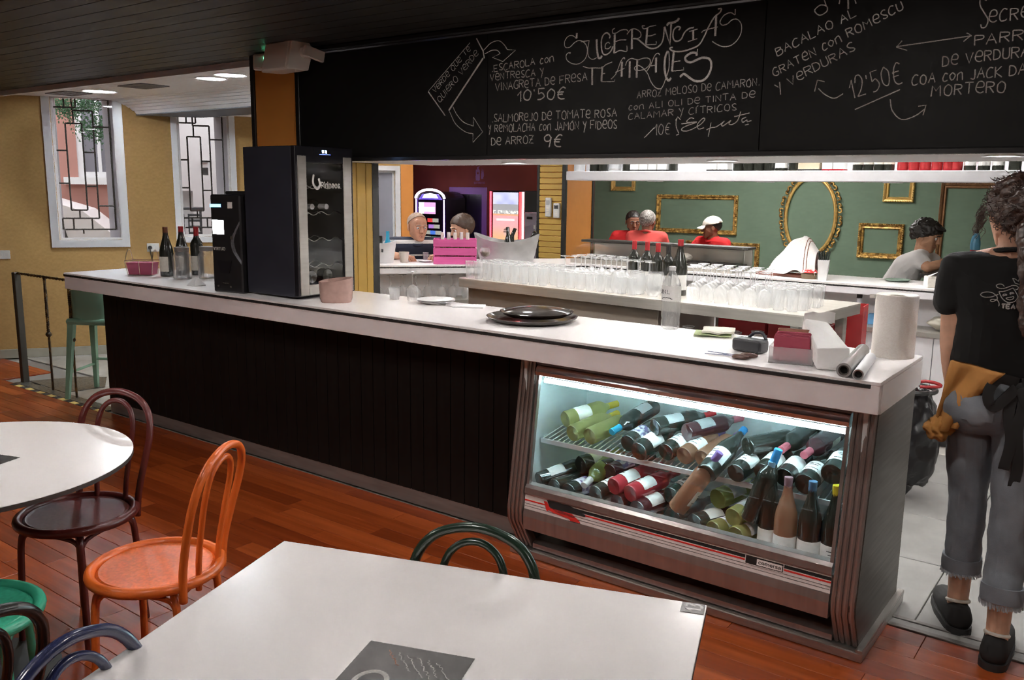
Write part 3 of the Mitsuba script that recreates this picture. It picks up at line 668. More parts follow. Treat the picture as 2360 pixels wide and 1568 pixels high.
CHALK_LINES = [('VeRDe QUe Te', 'f', 1086, 337, 1324, 536, 28),
               ('QUIeRO VeRDe', 'f', 1119, 287, 1374, 511, 31),
               ('.ESCAROLA con', 't', 1458, 420, 1821, 441, 31),
               ('VeNTReSCA Y', 't', 1447, 379, 1765, 387, 31),
               ('VINAGReTA De FReSA', 't', 1481, 329, 2007, 345, 35),
               ("10'50€", 'm', 1616, 273, 1889, 275, 49),
               ('.SALMOReJO De TOMATe ROSA', 't', 1460, 181, 2166, 182, 36),
               ('Y ReMOLACHA con JAMÓN Y FIDeOS', 't', 1438, 133, 2168, 130, 36),
               ('De ARROZ', 't', 1458, 71, 1713, 74, 36),
               ('9€', 'm', 1772, 57, 1880, 55, 57),
               ('ARROZ MeLOSO De CAMARÓN.', 'f', 2266, 256, 2816, 277, 30),
               ('con ALI OLI De TINTA De', 'f', 2225, 205, 2800, 232, 25),
               ('CALAMAR Y CÍTRICOS', 'f', 2227, 165, 2725, 186, 27),
               ('10€', 'f', 2357, 96, 2432, 98, 45),
               ('BACALAO AL', 't', 2883, 385, 3172, 506, 31),
               ('GRATéN con ROMeSCU', 't', 2875, 308, 3338, 512, 32),
               ('Y VeRDURAS', 't', 2892, 246, 3178, 382, 33),
               ("12'50€", 't', 3179, 208, 3355, 259, 72),
               ('eCRe', 't', 3617, 436, 3735, 443, 41),
               ('PARRI', 't', 3579, 365, 3739, 372, 34),
               ('De VeRDURA', 't', 3483, 304, 3747, 318, 35),
               ('COA con JACK DA', 't', 3387, 247, 3743, 260, 34),
               ('MORTeRO', 't', 3455, 204, 3688, 207, 38)]
for i, ln in enumerate(CHALK_STROKES.strip().split('\n')):
    p = np.array([[float(v) for v in q.split(',')] for q in ln[2:].split()]) / 1000
    part(cb, 'chalk_stroke', pen(spline(p, 6) if ln[1] == '~' else p, ln[0]), 'chalk_faint' if ln[0] == 'f' else 'chalk')
for i, (txt, w, x0, z0, x1, z1, h) in enumerate(CHALK_LINES):
    L = write(txt, jitter=0.06, seed=i)[1]; a, b = V(x0, z0) / 1000, V(x1, z1) / 1000; ex = (b - a) / np.linalg.norm(b - a); ey = V(-ex[1], ex[0]); sx, sy = np.linalg.norm(b - a) / L, h / 1000; at_ = 0.0
    for j, word in enumerate(txt.split(' ')):   # each word is a part of its own
        st, wl = write(word, jitter=0.06, seed=i * 20 + j)
        part(cb, 'lettering', cat(*[pen(a + (s[:, :1] + at_) * sx * ex + s[:, 1:] * sy * ey, w) for s in st]), 'chalk_faint' if w == 'f' else 'chalk'); at_ += wl + 0.32 + 0.75
# ================================================================== TABLES AND CHAIRS
mat('table_white', (0.80, 0.785, 0.775), 0.22, spec=0.5)
mat('table_edge', (0.035, 0.03, 0.028), 0.5)
mat('card_black', proc(lambda p, n, uv: mix((0.010, 0.0095, 0.009), (0.03, 0.028, 0.026), fbm(p.x * 25, p.y * 25, 0, 4))), 0.45)
mat('card_chalk', proc(lambda p, n, uv: mix((0.28, 0.28, 0.27), (0.5, 0.49, 0.47), noise(p.x * 400, p.y * 400, 0))), 0.8)
mat('card_orange', (0.35, 0.14, 0.07), 0.8)
RT, RC = V(-2.974, 1.069, 0.74), 0.507
rt = thing('round_table', 'round white table at the left edge with a black menu card on it', 'table')
part(rt, 'table_top', mv(lathe([(0, -0.002), (RC - 0.002, -0.002), (RC, -0.001), (RC, 0.0), (RC - 0.003, 0.001), (0, 0.001)], 96), RT - (0, 0, 0.001)), 'table_white', 30)
part(rt, 'table_edge', mv(lathe([(0, -0.014), (RC - 0.003, -0.014), (RC, -0.012), (RC, 0.0), (0, 0.0)], 96), RT - (0, 0, 0.003)), 'table_edge', 30, label='dark table edge')
part(rt, 'pedestal', mv(lathe([(0.03, 0.03), (0.03, 0.70), (0.09, 0.722), (0.09, 0.724), (0, 0.724)], 24), (RT[0], RT[1], 0)), 'iron', 30); part(rt, 'base', mv(lathe([(0, 0), (0.24, 0), (0.24, 0.012), (0.05, 0.035), (0, 0.035)], 32), (RT[0], RT[1], 0)), 'iron', 30)
TA, TX, TY = V(-1.684, 1.312, 0.74), V(0.945, 0.326, 0), V(0.326, -0.945, 0)      # the rectangular table: far left corner and edge directions
TX, TY = TX / np.linalg.norm(TX), TY / np.linalg.norm(TY); TW, TD = 1.042, 0.80
def on_table(m, z=0.0): return on(m, TA + (0, 0, z), TX, -TY, ZUP)
rk = thing('rectangular_table', 'rectangular white table in front with the number 13 at its corner', 'table')
part(rk, 'table_top', on_table(cbox(0, TW, -TD, 0, -0.003, 0, 0.001)), 'table_white'); part(rk, 'table_edge', on_table(cbox(0, TW, -TD, 0, -0.018, -0.003, 0.001)), 'table_edge', label='dark table edge')
for x in (0.26, 0.78): part(rk, 'pedestal', on_table(mv(lathe([(0.03, 0.02), (0.03, 0.722), (0, 0.722)], 20), (x, -0.4, -0.74))), 'iron', 30); part(rk, 'base', on_table(cbox(x - 0.05, x + 0.05, -0.7, -0.1, -0.74, -0.715, 0.008)), 'iron')
st = thing('number_sticker', 'small grey sticker reading 13 at the corner of the rectangular table', 'sticker')
mat('sticker_grey', (0.13, 0.125, 0.125), 0.5); mat('print_white', (0.72, 0.71, 0.7), 0.6)
part(st, 'sticker', on_table(box(TW - 0.052, TW - 0.003, -0.048, -0.003, 0.0002, 0.0012)), 'sticker_grey')
s13, L13 = write('13', gap=0.25)
part(st, 'number', cat(*[on_table(tube(np.stack([TW - 0.008 - 0.034 * s[:, 1] - 0.002, -0.045 + 0.03 * s[:, 0] / L13 + 0.006, np.full(len(s), 0.0014)], 1), 0.0032, 4, flat=((0, 0, 1), 0.0006))) for s in s13]), 'print_white')
def menu_card(label, o, ex, w, d, seed, full):
    k = thing('menu_card', label, 'menu card'); ex = V(*ex) / np.linalg.norm(ex); ey = V(-ex[1], ex[0], 0)
    part(k, 'sheet', on(cbox(0, w, -d, 0, 0.0002, 0.0012, 0.0003), o, ex, ey, ZUP), 'card_black')
    r = random.Random(seed)
    if full:
        ring = [(0.062 + 0.03 * math.cos(a), -0.135 + 0.038 * math.sin(a), 0.0014) for a in np.linspace(-0.4, 4.6, 24)]
        part(k, 'ring_mark', on(tube(ring, 0.005, 4, flat=((0, 0, 1), 0.0005)), o, ex, ey, ZUP), 'card_chalk')
    for i in range(9 if full else 3):   # rows of small handwriting, slanting
        p0 = V(0.05 + 0.021 * i, -0.022 - 0.003 * i); L = r.uniform(0.05, 0.09); dirn = V(0.62, -0.78); pts = []
        n = 16
        for j in range(n + 1):
            q = p0 + dirn * L * j / n + V(0.78, 0.62) * r.uniform(-0.0032, 0.0032); pts.append((q[0], q[1], 0.0014))
        if max(q[0] for q in pts) > w - 0.01: continue
        part(k, 'handwriting', on(tube(pts, 0.0009, 4, flat=((0, 0, 1), 0.0004)), o, ex, ey, ZUP), 'card_orange' if i == 0 else 'card_chalk')
menu_card('black menu card with chalk style writing and a grey ring on the rectangular table', (-1.158, 1.102, 0.74), (0.203, 0.074, 0), 0.216, 0.30, 3, True)
menu_card('black menu card on the round table', (-3.04, 1.165, 0.74), (0.15, 0.05, 0), 0.16, 0.085, 8, False)

def chair(name, label, colour, centre, rz, rough=0.3, hz=1.0):
    m = mat('paint_' + name, colour, rough, spec=0.55, coat=0.6, coat_gloss=0.85)
    k = thing('bistro_chair', label, 'chair')
    P = lambda mesh: mv(mesh, (centre[0], centre[1], 0), rz, s=(1, 1, hz))
    Rs, H = 0.19, 0.46
    part(k, 'seat', P(lathe([(0, H - 0.006), (Rs - 0.035, H - 0.006), (Rs - 0.025, H - 0.002), (Rs - 0.015, H - 0.012), (0, H - 0.014)], 40)), seat_mat(name, colour), 35)
    part(k, 'seat_rim', P(tube([(Rs * math.cos(a), Rs * math.sin(a), H - 0.008) for a in np.linspace(0, 2 * PI, 40, endpoint=False)], 0.0165, 10, closed=True)), m, True)
    half = [(0.128, 0.150, 0.405), (0.136, 0.158, 0.50), (0.150, 0.182, 0.61), (0.158, 0.206, 0.70), (0.142, 0.226, 0.775), (0.092, 0.238, 0.826), (0.0, 0.243, 0.848)]
    loop = lambda h: spline(h + [(-x, y, z) for x, y, z in h[-2::-1]], 8)
    part(k, 'back_hoop', P(tube(loop(half), 0.0125, 10)), m, True)
    inner = [(0.062, 0.166, 0.415), (0.067, 0.174, 0.52), (0.076, 0.195, 0.64), (0.080, 0.212, 0.72), (0.066, 0.224, 0.776), (0.036, 0.231, 0.806), (0.0, 0.234, 0.815)]
    part(k, 'back_hoop', P(tube(loop(inner), 0.0095, 10)), m, True)
    for a in (45, 135, 225, 315):
        c, s = math.cos(math.radians(a)), math.sin(math.radians(a))
        leg = spline([(0.13 * c, 0.13 * s, H - 0.03), (0.165 * c, 0.165 * s, H - 0.045), (0.182 * c, 0.182 * s, H - 0.09), (0.192 * c, 0.192 * s, 0.2), (0.205 * c, 0.205 * s, 0.004)], 6)
        part(k, 'leg', P(tube(leg, 0.0118, 10)), m, True)
    for a in (0, 90, 180, 270):   # arched braces between neighbouring legs
        b = math.radians(a); p0, p1 = V(math.cos(b - PI / 4), math.sin(b - PI / 4), 0) * 0.186, V(math.cos(b + PI / 4), math.sin(b + PI / 4), 0) * 0.186; mid = V(math.cos(b), math.sin(b), 0) * 0.165
        arc = spline([p0 + (0, 0, 0.33), p0 * 0.82 + mid * 0.12 + (0, 0, 0.405), mid * 0.9 + (0, 0, 0.428), p1 * 0.82 + mid * 0.12 + (0, 0, 0.405), p1 + (0, 0, 0.33)], 6)
        part(k, 'brace', P(tube(arc, 0.0078, 8)), m, True)
    return k
def seat_mat(name, c):
    lo, hi = tuple(0.82 * v for v in c), tuple(min(1, 1.08 * v) for v in c)
    return mat('seat_' + name, proc(lambda p, n, uv: mix(lo, hi, noise(p.x * 160, p.y * 160, 0))), 0.38, spec=0.5, coat=0.3, bump=lambda p, n, uv: noise(p.x * 260, p.y * 260, 0), bump_scale=0.0006)
chair('maroon', 'maroon bistro chair behind the round table', (0.075, 0.010, 0.008), (-3.005, 1.44), 20)
chair('orange', 'orange bistro chair between the two tables', (0.58, 0.115, 0.018), (-2.385, 1.372), -60)
chair('teal', 'teal green bistro chair of which the seat shows at the left edge', (0.03, 0.27, 0.165), (-2.51, 0.87), 145)
chair('black', 'black bistro chair low in the left corner beside the navy one', (0.008, 0.007, 0.006), (-1.86, 0.52), -75, rough=0.2)
chair('navy', 'navy blue bistro chair at the left side of the rectangular table', (0.004, 0.007, 0.036), (-1.24, 0.74), 109, rough=0.2, hz=0.97)
chair('green', 'dark green bistro chair behind the rectangular table', (0.005, 0.017, 0.009), (-1.152, 1.292), 19, rough=0.2, hz=0.97)

# ================================================================== BEHIND THE LEFT END OF THE BAR: STOOL AND RAILING
mat('stool_green', (0.18, 0.31, 0.22), 0.4, spec=0.4)
sk_ = thing('bar_stool', 'pale green moulded bar stool under the left end of the counter', 'bar stool')
SC, SA = V(-6.47, 3.40, 0), 33
def S(m): return mv(m, SC, SA)
def shell(pts_z, w0, w1, thick=0.012):
    return None
# back shell: a bent sheet; seat pan; four tapering legs
bs = []
for j, z in enumerate(np.linspace(0.60, 0.835, 10)):
    f = j / 9; yb = -0.165 - 0.02 * f; hw = 0.19 - 0.012 * f
    row = [(x * hw, yb + 0.10 * abs(x) ** 3.0, z - 0.02 * abs(x) ** 4 * (f > 0.8)) for x in np.linspace(-1, 1, 15)]
    bs.append(row)
bs = np.array(bs)
def sheet(grid, t):
    g = np.asarray(grid, float); r, c, _ = g.shape
    du = np.gradient(g, axis=1); dv = np.gradient(g, axis=0); n = np.cross(du, dv); n /= np.linalg.norm(n, axis=2, keepdims=True) + 1e-12
    v = np.vstack([(g + n * t / 2).reshape(-1, 3), (g - n * t / 2).reshape(-1, 3)]); N = r * c; f = []
    for i in range(r - 1):
        for j in range(c - 1):
            a, b, d, e = i * c + j, i * c + j + 1, (i + 1) * c + j, (i + 1) * c + j + 1
            f += [(a, b, e), (a, e, d), (N + a, N + e, N + b), (N + a, N + d, N + e)]
    ring = [j for j in range(c)] + [i * c + c - 1 for i in range(1, r)] + [(r - 1) * c + j for j in range(c - 2, -1, -1)] + [i * c for i in range(r - 2, 0, -1)]
    for a, b in zip(ring, ring[1:] + ring[:1]): f += [(a, N + b, b), (a, N + a, N + b)]
    m = trimesh.Trimesh(v, np.array(f), process=False)
    if m.volume < 0: m.invert()
    return m
part(sk_, 'backrest', S(sheet(bs, 0.014)), 'stool_green', 40)
part(sk_, 'seat', S(mv(rbox(0.38, 0.36, 0.05, 0.022), (0, 0, 0.59))), 'stool_green', 40)
for sx, sy in ((-1, -1), (1, -1), (-1, 1), (1, 1)):
    top, bot = (sx * 0.155, sy * 0.145, 0.575), (sx * 0.195, sy * 0.205, 0.0)
    part(sk_, 'leg', S(m3.Manifold.batch_hull([m3.Manifold.cube((0.045, 0.045, 0.02), True).translate(top), m3.Manifold.cube((0.028, 0.028, 0.004), True).translate((bot[0], bot[1], 0.002))])), 'stool_green')
for sx in (-1, 1): part(sk_, 'foot_rest', S(bar((sx * 0.185, -0.175, 0.2), (sx * 0.185, 0.175, 0.2), 0.011)), 'stool_green', 40)
part(sk_, 'foot_rest', S(bar((-0.185, 0.178, 0.24), (0.185, 0.178, 0.24), 0.011)), 'stool_green', 40)

rl = thing('railing', 'wrought iron railing with twisted balusters left of the bar', 'railing')
mat('iron_rust', proc(lambda p, n, uv: mix((0.03, 0.018, 0.008), (0.16, 0.085, 0.02), smoothstep(0.45, 0.75, fbm(p.x * 60, p.y * 60, p.z * 30, 3)))), 0.5, metal=0.3)
mat('post_dark', (0.035, 0.030, 0.022), 0.5)
part(rl, 'post', cbox(-7.385, -7.335, 3.165, 3.215, 0, 0.905, 0.004), 'post_dark')
def twisted(p, q, r, turns):
    n = 60; t = np.linspace(0, 1, n); a = t * turns * 2 * PI; p, q = V(*p), V(*q); d = (q - p) / np.linalg.norm(q - p); u = np.cross(d, (0.3, 1, 0.2)); u /= np.linalg.norm(u); w = np.cross(d, u)
    c = p + t[:, None] * (q - p)
    return cat(*[tube(c + r * 0.55 * (np.cos(a + k)[:, None] * u + np.sin(a + k)[:, None] * w), r * 0.6, 5) for k in (0, PI)])
part(rl, 'top_rail', twisted((-7.36, 3.19, 0.898), (-5.95, 3.19, 0.90), 0.011, 45), 'iron_rust', True)
for x in (-6.89, -6.52):
    part(rl, 'baluster', twisted((x, 3.19, 0.46), (x, 3.19, 0.895), 0.012, 14), 'iron_rust', True); part(rl, 'baluster', bar((x, 3.19, 0.0), (x, 3.19, 0.46), 0.0095, 4), 'iron_rust')
    part(rl, 'collar', mv(lathe([(0.009, -0.02), (0.019, -0.012), (0.023, 0.0), (0.019, 0.012), (0.009, 0.02)], 16), (x, 3.19, 0.45)), 'iron_rust', True)
# ================================================================== BOTTLES
mat('glass_dark', (0.010, 0.011, 0.008), 0.07, spec=0.6, coat=0.5)
mat('glass_red', (0.035, 0.008, 0.010), 0.08, spec=0.6, coat=0.5)
mat('label_paper', proc(lambda p, n, uv: mix((0.72, 0.72, 0.70), (0.80, 0.80, 0.78), noise(p.x * 90, p.y * 90, p.z * 90))), 0.7)
mat('label_cream', proc(lambda p, n, uv: mix((0.60, 0.57, 0.50), (0.70, 0.67, 0.60), noise(p.x * 90, p.y * 90, p.z * 90))), 0.7)
mat('label_grey', (0.36, 0.36, 0.36), 0.7); mat('label_purple', proc(lambda p, n, uv: mix((0.12, 0.10, 0.2), (0.55, 0.55, 0.62), smoothstep(0.4, 0.6, noise(p.x * 70, p.y * 70, p.z * 70)))), 0.6)
mat('ink', (0.03, 0.03, 0.032), 0.7)
def tinted(name, c, rough=0.06, t=0.75): scene[name] = {'type': 'principled', 'base_color': rgb(*c), 'roughness': rough, 'spec_trans': t, 'eta': 1.33}
tinted('wine_white', (0.74, 0.72, 0.26)); tinted('wine_rose', (0.80, 0.40, 0.24)); tinted('wine_ruby', (0.42, 0.04, 0.05), t=0.5); tinted('wine_green', (0.20, 0.22, 0.06), t=0.55)
CAPS = {'teal': srgb(40, 140, 170), 'blue': srgb(40, 130, 190), 'pale_blue': srgb(120, 165, 190), 'slate': srgb(60, 85, 110), 'yellow': srgb(205, 180, 50), 'red': srgb(150, 30, 35), 'pink': srgb(150, 75, 85), 'purple': srgb(100, 70, 120), 'brown': srgb(95, 50, 30), 'black': (0.012, 0.011, 0.011), 'silver': (0.5, 0.5, 0.5), 'mauve': srgb(110, 80, 85)}
for k_, c_ in CAPS.items(): mat('cap_' + k_, c_, 0.35, spec=0.5)
SHAPES_B = {  # radius, height profile (r, z)
    'bordeaux': [(0, 0.006), (0.022, 0.003), (0.034, 0.0), (0.0375, 0.005), (0.0375, 0.185), (0.035, 0.200), (0.026, 0.216), (0.0175, 0.230), (0.0145, 0.245), (0.0138, 0.297), (0, 0.297)],
    'burgundy': [(0, 0.006), (0.022, 0.003), (0.038, 0.0), (0.041, 0.006), (0.041, 0.14), (0.038, 0.165), (0.030, 0.195), (0.021, 0.225), (0.0155, 0.25), (0.0142, 0.297), (0, 0.297)],
    'flute': [(0, 0.006), (0.02, 0.003), (0.034, 0.0), (0.0365, 0.005), (0.0365, 0.16), (0.034, 0.19), (0.025, 0.235), (0.0165, 0.28), (0.014, 0.31), (0.0138, 0.335), (0, 0.335)]}
def ring_patch(r, z0, z1, a0, a1, t=0.0006, n=14):
    a = np.linspace(math.radians(a0), math.radians(a1), n); g = np.stack([np.stack([r * np.cos(a), r * np.sin(a), np.full(n, z)], 1) for z in np.linspace(z0, z1, 2)])
    return sheet(g, t)
BK = {}
def bottle_kind(shape, glass, label, cap, print_='none', span=200, lz=(0.05, 0.125)):
    key = (shape, glass, label, cap, print_, span, lz)
    if key in BK: return BK[key]
    K = Kind(); pr = SHAPES_B[shape]; H = pr[-1][1]; R = max(p[0] for p in pr)
    K.add('glass', lathe(pr, 24), glass, 35)
    K.add('capsule', lathe([(0.0148, H - 0.062), (0.0152, H - 0.06), (0.0152, H - 0.012), (0.0158, H - 0.010), (0.0158, H - 0.002), (0.0148, H + 0.0005), (0, H + 0.0005)], 18), 'cap_' + cap, 35)
    if label != 'none':
        i = K.add('label', ring_patch(R + 0.0007, lz[0], lz[1], -span / 2, span / 2), label, True)
        if print_ != 'none':
            h = lz[1] - lz[0]; m = []
            if print_ == 'crest':
                m = [ring_patch(R + 0.0013, lz[0] + 0.45 * h, lz[0] + 0.72 * h, -9, 9, n=5), ring_patch(R + 0.0013, lz[0] + 0.2 * h, lz[0] + 0.25 * h, -26, 26, n=7)]
            elif print_ == 'lines':
                m = [ring_patch(R + 0.0013, lz[0] + f * h, lz[0] + (f + 0.035) * h, -w, w, n=7) for f, w in ((0.72, 30), (0.55, 22), (0.2, 36))]
            else:
                t, L = write(print_, gap=0.35); hh = 0.0105; sc = 0.030 / L
                for s in t:
                    s = spline(s, 3) if len(s) > 2 else s; a = (s[:, 0] * sc - 0.015) / (R + 0.001); rr = R + 0.0013
                    m.append(tube(np.stack([rr * np.cos(a), rr * np.sin(a), lz[0] + 0.28 * h + s[:, 1] * hh], 1), 0.0011, 4))
            for q in m: K.add('print', q, 'ink', False, under=i)
    BK[key] = K; return K
def aim(base, direction, roll=0.0):
    """matrix that stands a bottle's base at a point, its axis along a direction, its label turned up (then rolled)"""
    d = V(*direction); d /= np.linalg.norm(d); ref = ZUP if abs(d[2]) < 0.95 else V(0, -1, 0)
    x = ref - d * (ref @ d); x /= np.linalg.norm(x); y = np.cross(d, x); c, s = math.cos(math.radians(roll)), math.sin(math.radians(roll))
    M = np.eye(4); M[:3, 0] = c * x + s * y; M[:3, 1] = -s * x + c * y; M[:3, 2] = d; M[:3, 3] = base; return M
G = 'wines in the cooler'
SD = (0.0, 0.989, 0.150)    # along the sloping shelf
def lay(x, y, z, kind, label, d=SD, roll=0, shape='bordeaux', rev=False, group=G):
    glass, lab, cap, pr = kind; K = bottle_kind(shape, glass, lab, cap, pr); d = V(*d) / np.linalg.norm(d); b = V(x, y, z)
    if rev: b = b + d * 0.297; d = -d
    return K.put('wine_bottle', label, 'wine bottle', group, at=T(aim(b, d, roll)))
DK = lambda lab='label_paper', cap='black', pr='lines', g='glass_dark': (g, lab, cap, pr)
# upper shelf, bases towards the glass
lay(-2.034, 3.13, 0.612, ('wine_white', 'label_cream', 'yellow', 'none'), 'yellow wine bottle farthest left on the cooler shelf', roll=30, d=(0.35, 0.93, 0.12))
lay(-1.964, 3.08, 0.572, ('wine_white', 'none', 'yellow', 'none'), 'yellow wine bottle with bare glass, second from the left on the cooler shelf', d=(0.2, 0.97, 0.14))
lay(-1.876, 3.08, 0.575, ('wine_white', 'none', 'silver', 'none'), 'yellow wine bottle beside the teal capped bottle on the cooler shelf', d=(0.2, 0.97, 0.14))
lay(-1.79, 3.12, 0.60, DK('label_grey', 'teal', 'lines'), 'dark bottle with teal cap pointing out of the shelf', rev=True, d=(0.16, 0.95, 0.22), roll=40)
lay(-1.70, 3.10, 0.572, DK('label_purple', 'pink', 'none'), 'dark bottle with a purple patterned label on the shelf', roll=10, d=(0.08, 0.98, 0.15))
lay(-1.625, 3.055, 0.562, DK('label_paper', 'black', 'none'), 'dark bottle with wide white label at the middle of the shelf front', roll=-15, d=(0.15, 0.97, 0.2), shape='burgundy')
lay(-1.52, 3.09, 0.572, DK('label_paper', 'red', 'lines'), 'dark bottle with white label right of the middle of the shelf', roll=-10, d=(0.12, 0.98, 0.15))
lay(-1.44, 3.09, 0.572, ('wine_rose', 'label_paper', 'purple', 'lines'), 'pale rose bottle with white label lying on the shelf', roll=-5, d=(0.12, 0.98, 0.15))
lay(-1.365, 3.10, 0.572, ('wine_rose', 'none', 'purple', 'none'), 'pale rose bottle without a label lying on the shelf', d=(0.12, 0.98, 0.15))
lay(-1.31, 3.02, 0.545, DK('label_paper', 'blue', 'lines'), 'big dark bottle with bright blue cap sticking out over the shelf edge', d=(0.13, 0.90, 0.42), roll=-25, shape='burgundy')
lay(-1.205, 3.05, 0.56, DK('label_paper', 'pink', 'lines'), 'dark bottle with white label under the pink cap, right half of the shelf', roll=-20, d=(0.1, 0.98, 0.15))
lay(-1.115, 3.09, 0.572, DK('label_paper', 'black', 'none'), 'dark bottle with white label behind the leaning blue capped bottle', roll=-20, d=(0.05, 0.98, 0.15))
lay(-1.03, 3.08, 0.572, DK('label_paper', 'pink', 'none'), 'dark bottle with white label left of the three at the right end of the shelf', roll=-20, d=(0.04, 0.98, 0.15))
lay(-0.945, 3.06, 0.570, DK('label_paper', 'black', 'lines', 'glass_dark'), 'dark bottle with white label second from the right on the shelf', roll=0, d=(0.02, 0.98, 0.15), shape='burgundy')
lay(-0.862, 3.09, 0.618, DK('label_paper', 'black', 'lines'), 'large dark bottle with split white label at the right end of the shelf', roll=20, d=(-0.02, 0.98, 0.15), shape='burgundy')
lay(-0.785, 3.12, 0.615, DK('label_paper', 'black', 'none'), 'dark bottle squeezed against the right wall of the cooler', roll=35, d=(0.0, 0.98, 0.15))
# second layer at the back of the shelf
lay(-1.60, 3.14, 0.652, DK('label_grey', 'red', 'crest'), 'dark bottle with grey crest label lying on the second layer', d=(0.5, 0.85, 0.1), roll=-30)
lay(-1.47, 3.17, 0.645, DK('label_grey', 'pink', 'none', 'glass_red'), 'reddish bottle with grey label behind the rose ones', d=(0.42, 0.9, 0.1), roll=-30)
lay(-1.20, 3.14, 0.645, DK('none', 'black', 'none'), 'bare dark bottle at the back of the shelf', d=(0.5, 0.86, 0.06))
lay(-1.075, 3.16, 0.65, DK('label_grey', 'pink', 'none'), 'dark bottle with grey label at the back right of the shelf', d=(0.08, 0.99, 0.1), rev=True, roll=180)
lay(-0.985, 3.15, 0.65, DK('label_cream', 'pink', 'none', 'glass_red'), 'brownish bottle with cream label at the back right of the shelf', d=(0.1, 0.99, 0.1), rev=True, roll=180)
# on the floor of the cooler
lay(-2.095, 3.02, 0.345, DK('label_paper', 'black', 'crest'), 'dark bottle with crest label in the lower left corner of the cooler', d=(0.45, 0.85, 0.2), roll=-35)
lay(-2.0, 3.00, 0.342, DK('none', 'black', 'none'), 'bare dark bottle on the cooler floor in the left corner', d=(0.2, 0.97, 0.0))
lay(-1.92, 2.99, 0.342, DK('label_purple', 'black', 'none'), 'dark bottle with beaded purple label on the cooler floor', d=(0.1, 0.99, 0.0), roll=60)
lay(-1.86, 3.02, 0.375, ('wine_green', 'none', 'silver', 'none'), 'olive glass bottle with silver cap pointing at the glass', rev=True, d=(0.0, 0.97, 0.24))
lay(-1.955, 3.14, 0.415, DK('label_paper', 'black', 'none'), 'dark bottle with pale label behind the olive one', d=(0.35, 0.93, 0.05), roll=-10, shape='burgundy')
lay(-1.85, 3.16, 0.415, DK('label_paper', 'black', 'lines'), 'dark bottle with narrow white label behind the red ones', d=(0.2, 0.97, 0.05), roll=-30)
lay(-1.785, 2.99, 0.362, DK('label_paper', 'black', 'lines'), 'dark bottle with white label left of the two red bottles', d=(0.2, 0.97, 0.1), roll=-15)
lay(-1.80, 3.13, 0.418, DK('label_purple', 'black', 'none', 'glass_red'), 'dark red bottle with lilac label above the red pair', d=(0.2, 0.97, 0.03), roll=-25)
lay(-1.705, 3.0, 0.41, ('wine_ruby', 'label_paper', 'red', 'crest'), 'red bottle with white label, left one of the red pair', d=(0.25, 0.95, 0.12), roll=-25)
lay(-1.622, 2.99, 0.40, ('wine_ruby', 'label_paper', 'red', 'crest'), 'red bottle with white label, right one of the red pair', d=(0.25, 0.95, 0.12), roll=-25)
lay(-1.685, 3.0, 0.342, DK('none', 'black', 'none', 'glass_red'), 'bare dark bottle under the red pair', d=(0.15, 0.98, 0))
lay(-1.585, 2.985, 0.342, DK('label_paper', 'black', 'crest', 'glass_red'), 'dark bottle with bright label low in the middle of the cooler', d=(0.25, 0.95, 0.06), roll=-25, shape='burgundy')
lay(-1.475, 3.06, 0.405, DK('label_paper', 'black', 'crest'), 'dark bottle with label left of the leaning rose bottle', d=(0.15, 0.97, 0.1), roll=0)
lay(-1.43, 2.985, 0.344, DK('none', 'black', 'none'), 'bare dark bottle low on the floor right of the middle', d=(0.1, 0.99, 0), shape='burgundy')
lay(-1.335, 2.985, 0.346, DK('label_paper', 'black', 'none'), 'dark bottle with a white label on its right, beside the yellow ones', d=(0.4, 0.9, 0.02), roll=-40, shape='burgundy')
lay(-1.285, 3.08, 0.43, DK('label_grey', 'black', 'none', 'wine_green'), 'olive bottle with grey label above the yellow ones', d=(0.3, 0.95, 0.1), roll=-10, shape='burgundy')
lay(-1.255, 2.98, 0.34, ('wine_white', 'label_paper', 'yellow', 'lines'), 'yellow bottle with white label low at the front glass', d=(0.3, 0.95, 0.0), roll=-30)
lay(-1.19, 3.01, 0.398, ('wine_white', 'label_paper', 'yellow', 'none'), 'yellow bottle lying on top of the two lower yellow ones', d=(0.2, 0.97, 0.1), roll=-5)
lay(-1.165, 2.98, 0.34, ('wine_white', 'label_paper', 'silver', 'none'), 'yellow bottle at the foot of the leaning dark bottle', d=(0.2, 0.97, 0.0), roll=-10)
lay(-0.865, 3.14, 0.40, DK('label_paper', 'black', 'none'), 'dark bottle lying behind the yellow capped one', d=(0.0, 1, 0.02), roll=-60)
